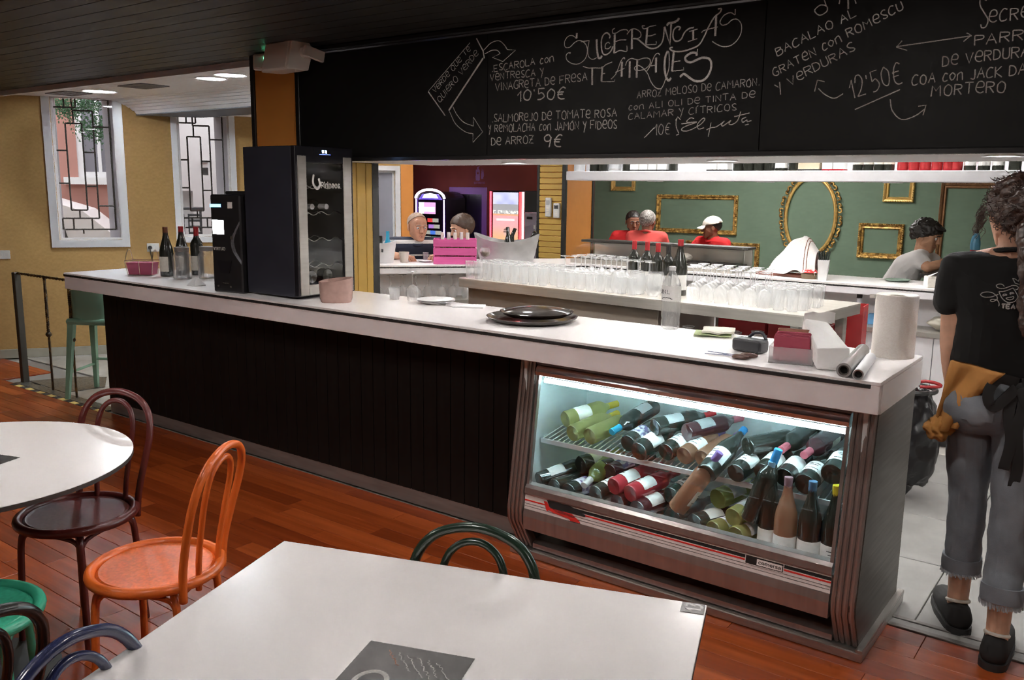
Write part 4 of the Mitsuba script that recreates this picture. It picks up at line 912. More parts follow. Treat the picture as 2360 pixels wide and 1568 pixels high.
# leaning and standing at the front right
def lean(base, tip, kind, label, shape='bordeaux', roll=180, span=120, lz=(0.05, 0.125)):
    K = bottle_kind(shape, kind[0], kind[1], kind[2], kind[3], span, lz); d = V(*tip) - V(*base)
    return K.put('wine_bottle', label, 'wine bottle', G, at=T(aim(base, d, roll)))
lean((-1.425, 3.015, 0.375), (-1.29, 3.05, 0.60), ('wine_rose', 'label_cream', 'purple', 'lines'), 'clear rose bottle with violet cap leaning in the middle of the cooler', roll=180, span=110)
lean((-1.13, 3.03, 0.40), (-1.06, 3.05, 0.64), DK('label_paper', 'blue', 'lines'), 'dark bottle with blue cap leaning behind the standing ones', roll=185, span=90)
for (x, y, shape, kind, lab, rot) in ((-1.065, 3.045, 'flute', ('glass_dark', 'label_paper', 'pale_blue', 'none'), 'tall brown bottle with pale blue cap standing at the cooler front', -70),
                                      (-0.992, 3.02, 'burgundy', ('wine_rose', 'label_paper', 'mauve', '3404'), 'rose bottle with label 3404 and a mauve cap standing at the cooler front', -72),
                                      (-0.907, 3.03, 'burgundy', ('glass_dark', 'label_paper', 'slate', '3404'), 'dark bottle with label 3404 and a slate blue cap standing at the cooler front', -72),
                                      (-0.826, 3.04, 'burgundy', ('glass_dark', 'label_paper', 'yellow', 'lines'), 'dark bottle with yellow cap standing at the right end of the cooler', -72)):
    K = bottle_kind(shape, kind[0], kind[1], kind[2], kind[3], 190, (0.005, 0.082))
    K.put('wine_bottle', lab, 'wine bottle', G, at=pose((x, y, 0.3015), rz=rot))
# the three on the left end of the bar
for (x, y, cap, shape, lab) in ((-5.235, 3.215, 'brown', 'burgundy', 'dark wine bottle with brown cap on the left end of the bar, front of three'), (-5.262, 3.345, 'red', 'burgundy', 'dark wine bottle with red cap at the middle of the three on the bar'), (-5.165, 3.395, 'red', 'bordeaux', 'dark wine bottle with red cap, right of the three on the bar')):
    K = bottle_kind(shape, 'glass_dark', 'label_cream', cap, 'none', 150, (0.03, 0.12)); K.put('wine_bottle', lab, 'wine bottle', 'wine bottles at the left end of the bar', at=pose((x, y, TOP), rz=-95, s=1.08))
# ================================================================== THINGS ON THE COUNTER
def at_c(m, x, y, rz=0, z=TOP): return mv(m, (x, y, z), rz)
# wine fridge
mat('fridge_side', proc(lambda p, n, uv: mix((0.012, 0.013, 0.020), (0.018, 0.019, 0.028), fbm(p.x * 7, p.y * 7, p.z * 7, 3))), 0.45, spec=0.4)
mat('fridge_black', (0.006, 0.006, 0.008), 0.25, spec=0.5)
mat('fridge_steel', proc(lambda p, n, uv: mix((0.40, 0.38, 0.35), (0.50, 0.48, 0.45), fbm(p.y * 4, p.z * 140, p.x, 3))), 0.38, metal=0.7)
mat('fridge_inside', (0.03, 0.03, 0.03), 0.6); mat('chrome_wire', (0.75, 0.74, 0.72), 0.15, metal=1.0); mat('print_silver', (0.75, 0.74, 0.72), 0.6)
FX0, FX1, FY0, FY1, FZ0, FZ1 = -4.055, -3.655, 2.975, 3.365, TOP + 0.012, TOP + 0.802
fk = thing('wine_fridge', 'black countertop wine fridge with steel framed glass door', 'wine fridge')
part(fk, 'cabinet', cat(cbox(FX0, FX1, FY0, FY0 + 0.02, FZ0, FZ1, 0.004), box(FX0, FX1, FY1 - 0.02, FY1, FZ0, FZ1), box(FX0, FX0 + 0.02, FY0 + 0.02, FY1 - 0.02, FZ0, FZ1), cbox(FX0, FX1, FY0, FY1, FZ1 - 0.02, FZ1, 0.004), box(FX0, FX1, FY0 + .01, FY1 - .01, FZ0, FZ0 + 0.06)), 'fridge_side')
part(fk, 'inner_lining', cat(box(FX0 + 0.021, FX1 - 0.01, FY0 + 0.021, FY0 + 0.024, FZ0 + .061, FZ1 - .021), box(FX0 + 0.021, FX1 - 0.01, FY1 - 0.024, FY1 - 0.021, FZ0 + .061, FZ1 - .021), box(FX0 + 0.021, FX0 + 0.024, FY0 + .03, FY1 - .03, FZ0 + .061, FZ1 - .021)), 'fridge_inside')
dk = part(fk, 'door', cat(cbox(FX1 + 0.004, FX1 + 0.035, FY0 - 0.004, FY0 + 0.012, FZ0 + .005, FZ1, 0.003), cbox(FX1 + 0.004, FX1 + 0.035, FY1 - 0.006, FY1 + 0.006, FZ0 + .005, FZ1, 0.003), cbox(FX1 + 0.004, FX1 + 0.035, FY0, FY1, FZ1 - 0.085, FZ1, 0.003), cbox(FX1 + 0.004, FX1 + 0.035, FY0, FY1, FZ0 + .005, FZ0 + 0.05, 0.003)), 'fridge_black', label='black glass door')
part(fk, 'door__steel_frame', cat(cbox(FX1 + 0.03, FX1 + 0.037, FY0 + 0.012, FY0 + 0.07, FZ0 + .01, FZ1 - 0.05, 0.002), cbox(FX1 + 0.03, FX1 + 0.037, FY1 - 0.065, FY1 - 0.006, FZ0 + .01, FZ1 - 0.05, 0.002), cbox(FX1 + 0.03, FX1 + 0.0365, FY0 + 0.07, FY1 - 0.065, FZ0 + .01, FZ0 + 0.065, 0.002)), 'fridge_steel', label='brushed steel frame')
part(fk, 'door__pane', on(trimesh.Trimesh([(0, 0, 0), (0.24, 0, 0), (0.24, 0.65, 0), (0, 0.65, 0)], [(0, 1, 2), (0, 2, 3)]), (FX1 + 0.031, FY0 + 0.07, FZ0 + 0.06), (0, 1, 0), (0, 0, 1), (1, 0, 0)), 'clear_pane')
part(fk, 'control_panel', box(FX1 + 0.035, FX1 + 0.0365, FY0 + 0.12, FY0 + 0.27, FZ1 - 0.04, FZ1 - 0.012), 'fridge_black')
for i, y in enumerate((0.178, 0.198)): part(fk, 'display_digit', box(FX1 + 0.0365, FX1 + 0.0375, FY0 + y, FY0 + y + 0.013, FZ1 - 0.034, FZ1 - 0.018), 'lamp_face', light=lamp((0.35, 0.6, 1.0), 6, 0.02), label='glowing blue digit')
part(fk, 'display_bar', box(FX1 + 0.0365, FX1 + 0.0373, FY0 + .16, FY0 + .235, FZ1 - 0.042, FZ1 - 0.038), 'lamp_face', light=lamp((0.05, 0.1, 1.0), 1.5, 0.02), label='dim blue line')
def right_face(m, y, z, x=FX1 + 0.0325): return on(m, (x, y, z), (0, 1, 0), (0, 0, 1), (1, 0, 0))
part(fk, 'lettering', right_face(mv(meshkit.text_mesh('Pirineos', 0.032, 0.0008, bold=True), s=(0.82, 1, 1)), FY0 + 0.165, FZ0 + 0.575), 'print_silver', label='silver lettering')
part(fk, 'emblem', right_face(tube(spline([(0.02, 0.075), (0.015, 0.03), (0.04, 0.0), (0.062, 0.02), (0.055, 0.055)], 6) @ np.eye(2, 3), 0.007, 5, flat=((0, 0, 1), 0.001)), FY0 + 0.10, FZ0 + 0.57), 'print_silver', label='silver curled emblem')
for z in (0.16, 0.30, 0.44, 0.58):   # wavy chrome racks, and wine bottles lying on them
    for xx in (FX1 - 0.02, FX1 - 0.2):
        yv = np.linspace(FY0 + 0.03, FY1 - 0.03, 40); part(fk, 'rack_wire', tube(np.stack([np.full(40, xx), yv, FZ0 + z + 0.009 * np.cos((yv - FY0) * 2 * PI / 0.105)], 1), 0.0025, 6), 'chrome_wire', True)
    part(fk, 'rack_tray', box(FX0 + 0.03, FX1 - 0.02, FY0 + 0.026, FY1 - 0.026, FZ0 + z - 0.016, FZ0 + z - 0.013), 'clear_pane')
for (y, z, lab_, cap, label) in ((0.135, 0.10, 'label_cream', 'black', 'wine bottle with cream label lying left at the bottom of the wine fridge'), (0.245, 0.10, 'label_cream', 'black', 'wine bottle with cream label lying right at the bottom of the wine fridge'), (0.15, 0.475, 'none', 'silver', 'wine bottle with pale cap on the upper rack of the wine fridge, left'), (0.25, 0.475, 'none', 'silver', 'wine bottle with pale cap on the upper rack of the wine fridge, right')):
    lay(FX1 - 0.02, FY0 + y, FZ0 + z, ('glass_dark', lab_, cap, 'none'), label, d=(-1, 0, 0), rev=(z > 0.4), group='wines in the countertop fridge')
# coffee machine
mat('machine_black', (0.010, 0.010, 0.011), 0.28, spec=0.45)
mat('machine_swirl', (0.16, 0.17, 0.19), 0.3, metal=0.6)
vk = thing('coffee_machine', 'narrow black vending coffee machine reading VIRTUO left of the wine fridge', 'coffee machine')
VX0, VX1, VY0, VY1, VZ0, VZ1 = 0.0, 0.225, 0.0, 0.30, TOP, TOP + 0.545
_part = part
def part(parent, name, mesh, *a, **k): return _part(parent, name, mv(mesh, (-4.291, 2.916, 0), 9) if parent.startswith('coffee_machine') else mesh, *a, **k)
part(vk, 'body', cbox(VX0, VX1, VY0, VY1, VZ0, VZ1, 0.008), 'machine_black'); part(vk, 'lid', cbox(VX0 + 0.07, VX1, VY0 + 0.05, VY1, VZ1, VZ1 + 0.018, 0.004), 'machine_black')
FR = lambda x0, x1, z0, z1, t=0.0012, y=VY0: box(VX0 + x0, VX0 + x1, y - t, y + 0.0005, VZ0 + z0, VZ0 + z1)
part(vk, 'status_light', FR(0.002, 0.085, 0.475, 0.492), 'lamp_face', light=lamp((0.04, 0.25, 1.0), 5, 0.02), label='glowing blue strip')
part(vk, 'screen', FR(0.014, 0.100, 0.325, 0.405), 'lamp_face', light=lamp((0.95, 0.98, 1.0), 2.2, 0.1), label='bright white screen')
part(vk, 'price_sticker', FR(0.135, 0.170, 0.47, 0.505), 'label_paper', label='small white sticker')
part(vk, 'lettering', on(meshkit.text_mesh('VIRTUO', 0.0165, 0.0008), (VX0 + 0.012, VY0 - 0.0008, VZ0 + 0.237), (1.05, 0, 0), (0, 0, 1), (0, -1, 0)), 'print_silver', label='silver lettering')
for k_ in range(4):
    q = spline([(0.220, 0.40 - 0.004 * k_), (0.180 + .004 * k_, 0.345), (0.152 + 0.006 * k_, 0.295), (0.160 + 0.007 * k_, 0.24), (0.19 + 0.006 * k_, 0.20), (0.222, 0.165 + 0.006 * k_)], 6)
    part(vk, 'swirl', tube(np.stack([VX0 + q[:, 0], np.full(len(q), VY0 - 0.0006), VZ0 + q[:, 1]], 1), 0.0022, 4, flat=((0, -1, 0), 0.0008)), 'machine_swirl')
part(vk, 'badge', on(disk(0.010), (VX0 + 0.155, VY0 - 0.0005, VZ0 + 0.31), (1, 0, 0), (0, 0, 1), (0, -1, 0)), 'chrome'); part(vk, 'coin_slot', FR(0.075, 0.12, 0.052, 0.055, 0.003), 'chrome', label='chrome slot')
for x in (0.04, 0.135): part(vk, 'lock', on(disk(0.006), (VX0 + x, VY0 - 0.0008, VZ0 + 0.035), (1, 0, 0), (0, 0, 1), (0, -1, 0)), 'chrome')
part(vk, 'outlet', on(extrude([(0, 0), (0.07, 0), (0.09, 0.07), (-0.02, 0.07)], 0.002), (VX0 + 0.06, VY0 - 0.001, VZ0 + 0.11), (1, 0, 0), (0, 0, 1), (0, -1, 0)), 'fridge_black')
part = _part
# wire basket with a magenta napkin block
mat('magenta_box', (0.26, 0.035, 0.075), 0.6); mat('gold_wire', (0.75, 0.66, 0.55), 0.25, metal=1.0)
bk_ = thing('wire_basket', 'small wire basket with magenta box on the left end of the bar', 'basket')
BM = lambda m: at_c(m, -5.40, 3.14, 35)
part(bk_, 'box', BM(m3.Manifold.batch_hull([m3.Manifold.cube((0.15, 0.085, 0.002), True).translate((0, 0, 0.006)), m3.Manifold.cube((0.175, 0.10, 0.002), True).translate((0, 0, 0.085))])), 'magenta_box', label='magenta box')
for z, sx, sy in ((0.006, 0.079, 0.047), (0.098, 0.094, 0.058)): part(bk_, 'wire_ring', BM(tube([(-sx, -sy, z), (sx, -sy, z), (sx, sy, z), (-sx, sy, z)], 0.0022, 6, closed=True)), 'gold_wire')
for sx, sy in ((-1, -1), (1, -1), (1, 1), (-1, 1), (0, -1), (0, 1)): part(bk_, 'upright', BM(bar((sx * 0.079, sy * 0.047, 0.004), (sx * 0.094, sy * 0.058, 0.098), 0.0022, 6)), 'gold_wire')
for sx in (-1, 1): part(bk_, 'handle', BM(tube(spline([(sx * 0.09, 0.056, 0.098), (sx * 0.088, 0.03, 0.15), (sx * 0.085, 0, 0.172), (sx * 0.088, -0.03, 0.15), (sx * 0.09, -0.056, 0.098)], 6), 0.0024, 6)), 'gold_wire', True)
# glass jars
mat('jar_lid', (0.30, 0.28, 0.27), 0.35, metal=0.6)
tinted('jar_glass', (0.85, 0.85, 0.85), 0.03, 0.93)
for (x, y, lab) in ((-4.99, 3.17, 'clear glass jar with metal lid on the bar, front one of two'), (-4.93, 3.31, 'clear glass jar with metal lid on the bar, behind the other')):
    k = thing('glass_jar', lab, 'jar', 'jars on the bar')
    part(k, 'glass', at_c(lathe([(0, 0.004), (0.05, 0.004), (0.056, 0.012), (0.056, 0.14), (0.05, 0.158), (0.043, 0.166), (0.043, 0.18)], 24), x, y), 'glassware', True); part(k, 'lid', at_c(lathe([(0.045, 0.178), (0.046, 0.18), (0.046, 0.202), (0.043, 0.205), (0, 0.206)], 24), x, y), 'jar_lid', 35)
    part(k, 'base', at_c(lathe([(0, 0.0), (0.05, 0.0), (0.055, 0.006), (0.054, 0.014), (0, 0.010)], 24), x, y), 'jar_glass', 35)
mat('tissue', (0.82, 0.82, 0.82), 0.8)
def crumple(n, size, seed, flat=0.5):
    m = trimesh.creation.icosphere(3, 1.0); v = m.vertices; f = meshkit.fbm(v * n, 3, seed) * 0.9 + 0.45; m.vertices = v * f[:, None] * size; m.vertices[:, 2] *= flat; m.apply_translation((0, 0, -m.vertices[:, 2].min())); return m
whole('paper_tissue', at_c(m3.Manifold.batch_hull([m3.Manifold.sphere(0.004, 8).translate(p) for p in ((0, 0, 0.05), (0.05, 0.02, 0.004), (-0.05, 0.015, 0.004), (0.03, -0.045, 0.004), (-0.03, -0.04, 0.004))]), -4.62, 3.02, 15), 'tissue', 'folded white tissue standing on the bar beside the coffee machine', 'tissue')
# taupe pouch-like bread basket
mat('taupe', proc(lambda p, n, uv: mix((0.25, 0.155, 0.13), (0.33, 0.215, 0.185), fbm(p.x * 40, p.y * 40, p.z * 40, 3))), 0.6)
pk_ = thing('pouch_basket', 'soft taupe bread pouch on the bar in front of the wine fridge', 'basket')
prof = []
g = []
for z, s in ((0.0, 0.90), (0.02, 0.98), (0.06, 1.0), (0.10, 1.03), (0.118, 1.05)):
    a = np.linspace(0, 2 * PI, 41); rx, ry = 0.082 * s, 0.062 * s; dz = (0.012 * np.cos(a - 0.3) if z > 0.1 else 0)
    sq = (np.abs(np.cos(a)) ** 2.6 + np.abs(np.sin(a)) ** 2.6) ** (-1 / 2.6); g.append(np.stack([rx * sq * np.cos(a), ry * sq * np.sin(a), z + dz * np.ones(41)], 1))
part(pk_, 'wall', at_c(sheet(np.array(g), 0.006), -3.44, 3.07, 38), 'taupe', 40); part(pk_, 'bottom', at_c(mv(lathe([(0, 0.001), (0.06, 0.001), (0.06, 0.006), (0, 0.006)], 24), s=(1.15, 0.9, 1)), -3.44, 3.07, 38), 'taupe'); part(pk_, 'tab', at_c(box(-0.008, 0.008, -0.002, 0.001, 0, 0.022), -3.467, 2.998, 10, TOP + 0.045), 'label_paper', label='small white tab')
# stemware and tumblers
def glass_kind(profile, foot=None):
    K = Kind(); K.add('glass', lathe(profile, 20), 'glassware', True)
    return K
STEM = Kind(); STEM.add('bowl', lathe([(0.004, 0.088), (0.02, 0.095), (0.033, 0.112), (0.0385, 0.135), (0.038, 0.16), (0.033, 0.19)], 22), 'glassware', True); STEM.add('stem', lathe([(0.034, 0.0), (0.034, 0.0015), (0.010, 0.005), (0.004, 0.012), (0.0035, 0.05), (0.004, 0.085), (0.0, 0.090)], 18), 'glassware', 40)
UPSIDE = Kind(); UPSIDE.add('bowl', mv(lathe([(0.004, 0.088), (0.02, 0.095), (0.033, 0.112), (0.0385, 0.135), (0.038, 0.16), (0.033, 0.19)], 22), (0, 0, 0.19), rx=180), 'glassware', True); UPSIDE.add('stem', mv(lathe([(0.034, 0.0), (0.034, 0.0015), (0.010, 0.005), (0.004, 0.012), (0.0035, 0.05), (0.004, 0.085), (0.0, 0.090)], 18), (0, 0, 0.19), rx=180), 'glassware', 40)
UPSIDE.add('foot_rim', tube([(0.034 * math.cos(a), 0.034 * math.sin(a), 0.189) for a in np.linspace(0, 2 * PI, 20, endpoint=False)], 0.0011, 4, closed=True), 'glass_rim', True)
TUMBLER = Kind(); TUMBLER.add('wall', lathe([(0.027, 0.006), (0.030, 0.05), (0.0335, 0.105)], 22), 'glassware', True); TUMBLER.add('rim', mv(tube([(0.0335 * math.cos(a), 0.0335 * math.sin(a), 0.105) for a in np.linspace(0, 2 * PI, 20, endpoint=False)], 0.0011, 4, closed=True)), 'glass_rim', True); TUMBLER.add('base', lathe([(0, 0), (0.026, 0), (0.0275, 0.004), (0.0275, 0.012), (0.0255, 0.014), (0, 0.012)], 20), 'glassware', 40)
BALLOON = Kind(); BALLOON.add('bowl', lathe([(0.020, 0.003), (0.035, 0.012), (0.048, 0.04), (0.051, 0.065), (0.046, 0.10), (0.037, 0.128)], 24), 'glassware', True); BALLOON.add('base', lathe([(0, 0), (0.02, 0), (0.025, 0.004), (0.02, 0.009), (0, 0.008)], 20), 'glassware', 40)
UPSIDE.put('wine_glass', 'upturned wine glass on the bar left of the stacked plates', 'wine glass', at=pose((-3.19, 3.385, TOP), s=0.82))
k = thing('plastic_cup', 'stack of small clear cups on the bar beside the upturned glass', 'cup')
for i in range(3): part(k, 'cup_wall', at_c(lathe([(0, 0.001), (0.024, 0.001), (0.031, 0.05), (0.033, 0.052)], 20), -3.285, 3.345, 0, TOP + 0.006 * i), 'glassware', True)
mat('china', (0.80, 0.80, 0.80), 0.2, spec=0.5)
for i in range(2):
    whole('plate', at_c(lathe([(0, 0.004), (0.055, 0.004), (0.07, 0.008), (0.100, 0.018), (0.101, 0.0195), (0.098, 0.0205), (0.068, 0.011), (0.054, 0.007), (0, 0.007)], 40), -3.01, 3.37, 0, TOP + 0.007 * i - 0.003), 'china', ('white plate under the other on the bar', 'white plate on top of another on the bar')[i], 'plate', 40, group='plates on the bar')
whole('napkin', at_c(cat(cbox(-0.09, 0.07, -0.05, 0.05, 0.0, 0.008, 0.003)), -2.79, 3.39, 30), 'tissue', 'folded white napkin on the bar right of the plates', 'napkin')
kn = thing('table_knife', 'table knife lying on the bar beside the folded napkin', 'knife'); part(kn, 'blade', at_c(extrude([(0, -0.006), (0.09, -0.008), (0.105, 0), (0.09, 0.006), (0, 0.006)], 0.002), -2.905, 3.325, 8, TOP + .001), 'chrome'); part(kn, 'handle', at_c(rbox(0.09, 0.012, 0.007, 0.003), -2.945, 3.318, 8, TOP + 0.0045), 'chrome', 40)
# black glossy trays
mat('tray_black', (0.012, 0.008, 0.006), 0.12, spec=0.6, coat=0.8)
for i, (x, y, r, z) in enumerate(((-2.28, 3.21, 0.205, 0.0), (-2.265, 3.225, 0.165, 0.022))):
    k = whole('serving_tray', at_c(lathe([(0, 0.003), (r - 0.03, 0.003), (r - 0.012, 0.010), (r, 0.018), (r + 0.004, 0.024), (r, 0.025), (r - 0.016, 0.016), (r - 0.032, 0.008), (0, 0.007)], 60), x, y, 0, TOP + z), 'tray_black', ('round glossy black tray lying on the bar, the larger lower one', 'round glossy black tray stacked on a larger one')[i], 'tray', 40, group='black trays on the bar')
part(thing('tray_lid', 'black domed lid on top of the stacked trays on the bar', 'lid'), 'dome', at_c(lathe([(0.150, 0.0), (0.148, 0.006), (0.11, 0.017), (0.05, 0.024), (0, 0.026)], 48), -2.262, 3.228, 0, TOP + 0.040), 'tray_black', True)
# water bottle
wk_ = thing('water_bottle', 'clear plastic water bottle standing on the bar', 'water bottle')
part(wk_, 'bottle', at_c(lathe([(0, 0.004), (0.03, 0.0), (0.040, 0.008), (0.0415, 0.03), (0.039, 0.045), (0.0415, 0.06), (0.0415, 0.10), (0.039, 0.11), (0.0415, 0.12), (0.0415, 0.175), (0.038, 0.20), (0.024, 0.232), (0.014, 0.25), (0.013, 0.262)], 28), -1.69, 3.425), 'glassware', True)
part(wk_, 'cap', at_c(lathe([(0.0155, 0.256), (0.0155, 0.272), (0.013, 0.274), (0, 0.274)], 20), -1.69, 3.425), 'bar_white', 40)
tinted('water', (0.95, 0.97, 0.97), 0.02, 0.95)
lk = part(wk_, 'label', at_c(ring_patch(0.0422, 0.125, 0.19, -170, 10), -1.69, 3.425, 0), 'label_paper', True)
part(wk_, 'label__lettering', at_c(cat(*[tube(np.stack([0.0436 * np.cos(a_), 0.0436 * np.sin(a_), 0.158 + 0.016 * s[:, 1]], 1), 0.0012, 4) for s in write('BIL', gap=0.5)[0] for a_ in [(-2.25 + s[:, 0] * 0.33)]]), -1.69, 3.425), 'ink')
part(wk_, 'label__mountain_print', at_c(tube(np.stack([0.0436 * np.cos(t := np.linspace(-2.2, -1.0, 9)), 0.0436 * np.sin(t), 0.135 + 0.007 * np.array([0, .4, .8, .5, 1, .6, .7, .2, 0])], 1), 0.0016, 4), -1.69, 3.425), 'ink')
# cloth, case, scissors, holder, packet, foil rolls, kitchen paper
mat('cloth_green', (0.42, 0.50, 0.28), 0.9); mat('cloth_pale', (0.66, 0.65, 0.56), 0.9)
ck_ = thing('folded_cloth', 'pale folded cleaning cloth with green edge on the bar', 'cloth')
def fold(w, d, n, amp, z, seed):
    x = np.linspace(-w / 2, w / 2, 16); y = np.linspace(-d / 2, d / 2, 10); X, Y = np.meshgrid(x, y); Z = z + amp * meshkit.fbm(np.stack([X * 30, Y * 30, X * 0], -1), 3, seed); return np.stack([X, Y, Z], -1)
part(ck_, 'layer', at_c(sheet(fold(0.15, 0.12, 6, 0.010, 0.004, 2), 0.005), -1.47, 3.385, 20), 'cloth_green', 40, label='green lower fold'); part(ck_, 'layer', at_c(sheet(fold(0.13, 0.12, 6, 0.018, 0.013, 7), 0.007), -1.45, 3.392, 20), 'cloth_pale', 40)
ckk = thing('spectacle_case', 'black case with a strap lying on the bar beside the napkin holder', 'case'); mat('case_black', (0.012, 0.013, 0.016), 0.45)
part(ckk, 'body', at_c(mv(rbox(0.125, 0.065, 0.05, 0.012), (0, 0, 0.027)), -1.205, 3.12, -10), 'case_black', 40); part(ckk, 'strap', at_c(tube(spline([(-0.02, 0.02, 0.052), (0.0, 0.028, 0.07), (0.03, 0.03, 0.072), (0.055, 0.02, 0.05)], 6), 0.006, 8), -1.205, 3.12, -10), 'fridge_side', True)
mat('scissor_orange', (0.55, 0.14, 0.02), 0.35); mat('scissor_brown', (0.05, 0.02, 0.012), 0.35); mat('blue_steel', (0.14, 0.17, 0.25), 0.3, metal=0.6)
sck = thing('scissors', 'open scissors with orange lined brown handles on the bar', 'scissors')
SM = lambda m: at_c(m, -1.21, 2.985, 8)
for s_ in (-1, 1):
    lp = [(0.028 + 0.026 * math.cos(a) + 0.02 * (s_ > 0), s_ * 0.024 + 0.017 * math.sin(a), 0.008) for a in np.linspace(0, 2 * PI, 20, endpoint=False)]
    part(sck, 'handle', SM(tube(lp, 0.0055, 8, closed=True)), 'scissor_brown', True); part(sck, 'handle_lining', SM(extrude(sg.Polygon([(p[0], p[1]) for p in lp]).buffer(-0.004), 0.004, 0.003)), 'scissor_orange')
    part(sck, 'blade', SM(extrude([(0.0, s_ * 0.008), (-0.03, 0.003 * s_ - 0.004), (-0.105, 0.018 * s_), (-0.03, 0.003 * s_ + 0.006)], 0.0025, 0.004 + 0.003 * (s_ > 0))), 'blue_steel')
mat('napkin_wine', (0.235, 0.033, 0.055), 0.8); mat('napkin_brown', (0.25, 0.115, 0.075), 0.8)
nk = thing('napkin_holder', 'clear holder filled with wine red and brown paper napkins on the bar', 'napkin holder')
NM = lambda m: at_c(m, -1.015, 3.04, 12)
for i, (a, b, c_) in enumerate(((-0.062, -0.052, 0), (-0.05, -0.040, 0), (-0.038, -0.028, 0), (-0.026, -0.016, 0), (-0.014, -0.004, 0), (-0.002, 0.008, 1), (0.01, 0.024, 1))):
    part(nk, 'napkin', NM(cbox(-0.062 + 0.002 * (i % 3), 0.060 - 0.004 * (i % 2), a + 0.014, b + 0.014, 0.008, 0.098 + 0.006 * ((i * 7) % 3) + 0.006 * (c_), 0.003)), ('napkin_wine', 'napkin_brown')[c_])
part(nk, 'tray', NM(extrude(sg.box(-0.072, -0.058, 0.072, 0.045).buffer(0.004).difference(sg.box(-0.071, -0.057, 0.071, 0.044).buffer(0.003)), 0.055, 0.004)), 'glassware'); part(nk, 'tray_base', NM(extrude(sg.box(-0.072, -0.058, 0.072, 0.045).buffer(0.004), 0.004)), 'jar_glass')
mat('white_paper', (0.80, 0.79, 0.77), 0.75)
pp = thing('paper_packet', 'white paper packet leaning behind the foil roll on the bar', 'packet')
pkt = m3.Manifold.batch_hull([SP.translate(q) for SP in [m3.Manifold.sphere(0.010, 10)] for q in ((-1.02, 3.17, TOP + 0.075), (-0.975, 3.20, TOP + 0.055), (-1.005, 3.13, TOP + 0.135), (-0.945, 3.17, TOP + 0.125), (-0.895, 2.955, TOP + 0.012), (-0.815, 2.985, TOP + 0.012), (-0.905, 2.965, TOP + 0.065), (-0.825, 3.01, TOP + 0.07), (-0.86, 3.08, TOP + 0.03))])
t_ = tm(pkt.refine_to_length(0.012)); t_.vertices += t_.vertex_normals * (meshkit.fbm(t_.vertices * 32, 3, 6)[:, None] - 0.5) * 0.008
part(pp, 'packet', t_, 'white_paper', True); part(pp, 'loose_end', sheet(np.array([[(-1.01 + 0.02 * j, 3.12 + 0.025 * j + 0.006 * (j % 2), TOP + 0.125 + 0.02 * i + 0.006 * ((i + j) % 2)) for j in range(5)] for i in range(3)]), 0.0015), 'white_paper', True)
mat('foil_wrap', (0.34, 0.34, 0.34), 0.25, metal=0.8); mat('core_dark', (0.03, 0.025, 0.02), 0.7); mat('film_white', (0.72, 0.75, 0.77), 0.3)
def roll(name, label, p, q, r, rin, m, core):
    k = thing(name, label, 'roll'); p, q = V(*p), V(*q); d = (q - p) / np.linalg.norm(q - p); L = np.linalg.norm(q - p); x = np.cross(d, ZUP); x /= np.linalg.norm(x); y = np.cross(d, x)
    part(k, 'wrap', on(lathe([(rin + 0.004, 0), (r, 0), (r, L), (rin + 0.004, L)], 32), p, x, y, d), m, 40); part(k, 'core', on(lathe([(rin, 0.02), (rin, 0.0), (rin + 0.004, -0.001), (rin + 0.004, 0.02)], 28), p, x, y, d), core, 40); part(k, 'hollow', on(disk(rin), p + d * 0.018, x, y, d), 'void_black')
roll('foil_roll', 'grey foil roll with dark core at the right end of the bar', (-0.792, 2.882, TOP + 0.024), (-0.845, 3.30, TOP + 0.024), 0.024, 0.013, 'foil_wrap', 'core_dark')
roll('film_roll', 'white roll of cling film beside the grey foil roll', (-0.742, 2.868, TOP + 0.0185), (-0.79, 3.20, TOP + 0.0185), 0.018, 0.012, 'film_white', 'foil_wrap')
tk = thing('kitchen_roll', 'large roll of white kitchen paper at the right end of the bar', 'paper roll')
mat('paper_roll', proc(lambda p, n, uv: mix((0.74, 0.70, 0.64), (0.82, 0.79, 0.74), noise(p.x * 240, p.y * 240, p.z * 240))), 0.85, bump=lambda p, n, uv: noise(p.x * 220, p.y * 220, p.z * 220), bump_scale=0.0008)
part(tk, 'roll', at_c(lathe([(0.028, 0.0), (0.074, 0.0), (0.075, 0.003), (0.074, 0.226), (0.070, 0.231), (0.030, 0.226), (0.028, 0.222)], 48), -0.762, 3.392), 'paper_roll', 40); part(tk, 'core', at_c(lathe([(0.027, 0.0), (0.028, 0.227), (0.025, 0.227), (0.0245, 0.0)], 28), -0.762, 3.392), 'label_cream', 40); part(tk, 'loose_sheet', at_c(sheet(np.array([[(-0.073, -0.02, z), (-0.082, -0.018, z), (-0.095, -0.008, z - 0.002)] for z in (0.215, 0.222, 0.23)]), 0.001), -0.762, 3.392, 20), 'paper_roll')
ORD = ('first', 'second', 'third', 'fourth', 'fifth', 'sixth', 'seventh', 'eighth', 'ninth', 'tenth', 'eleventh', 'twelfth', 'thirteenth', 'fourteenth', 'fifteenth', 'sixteenth')
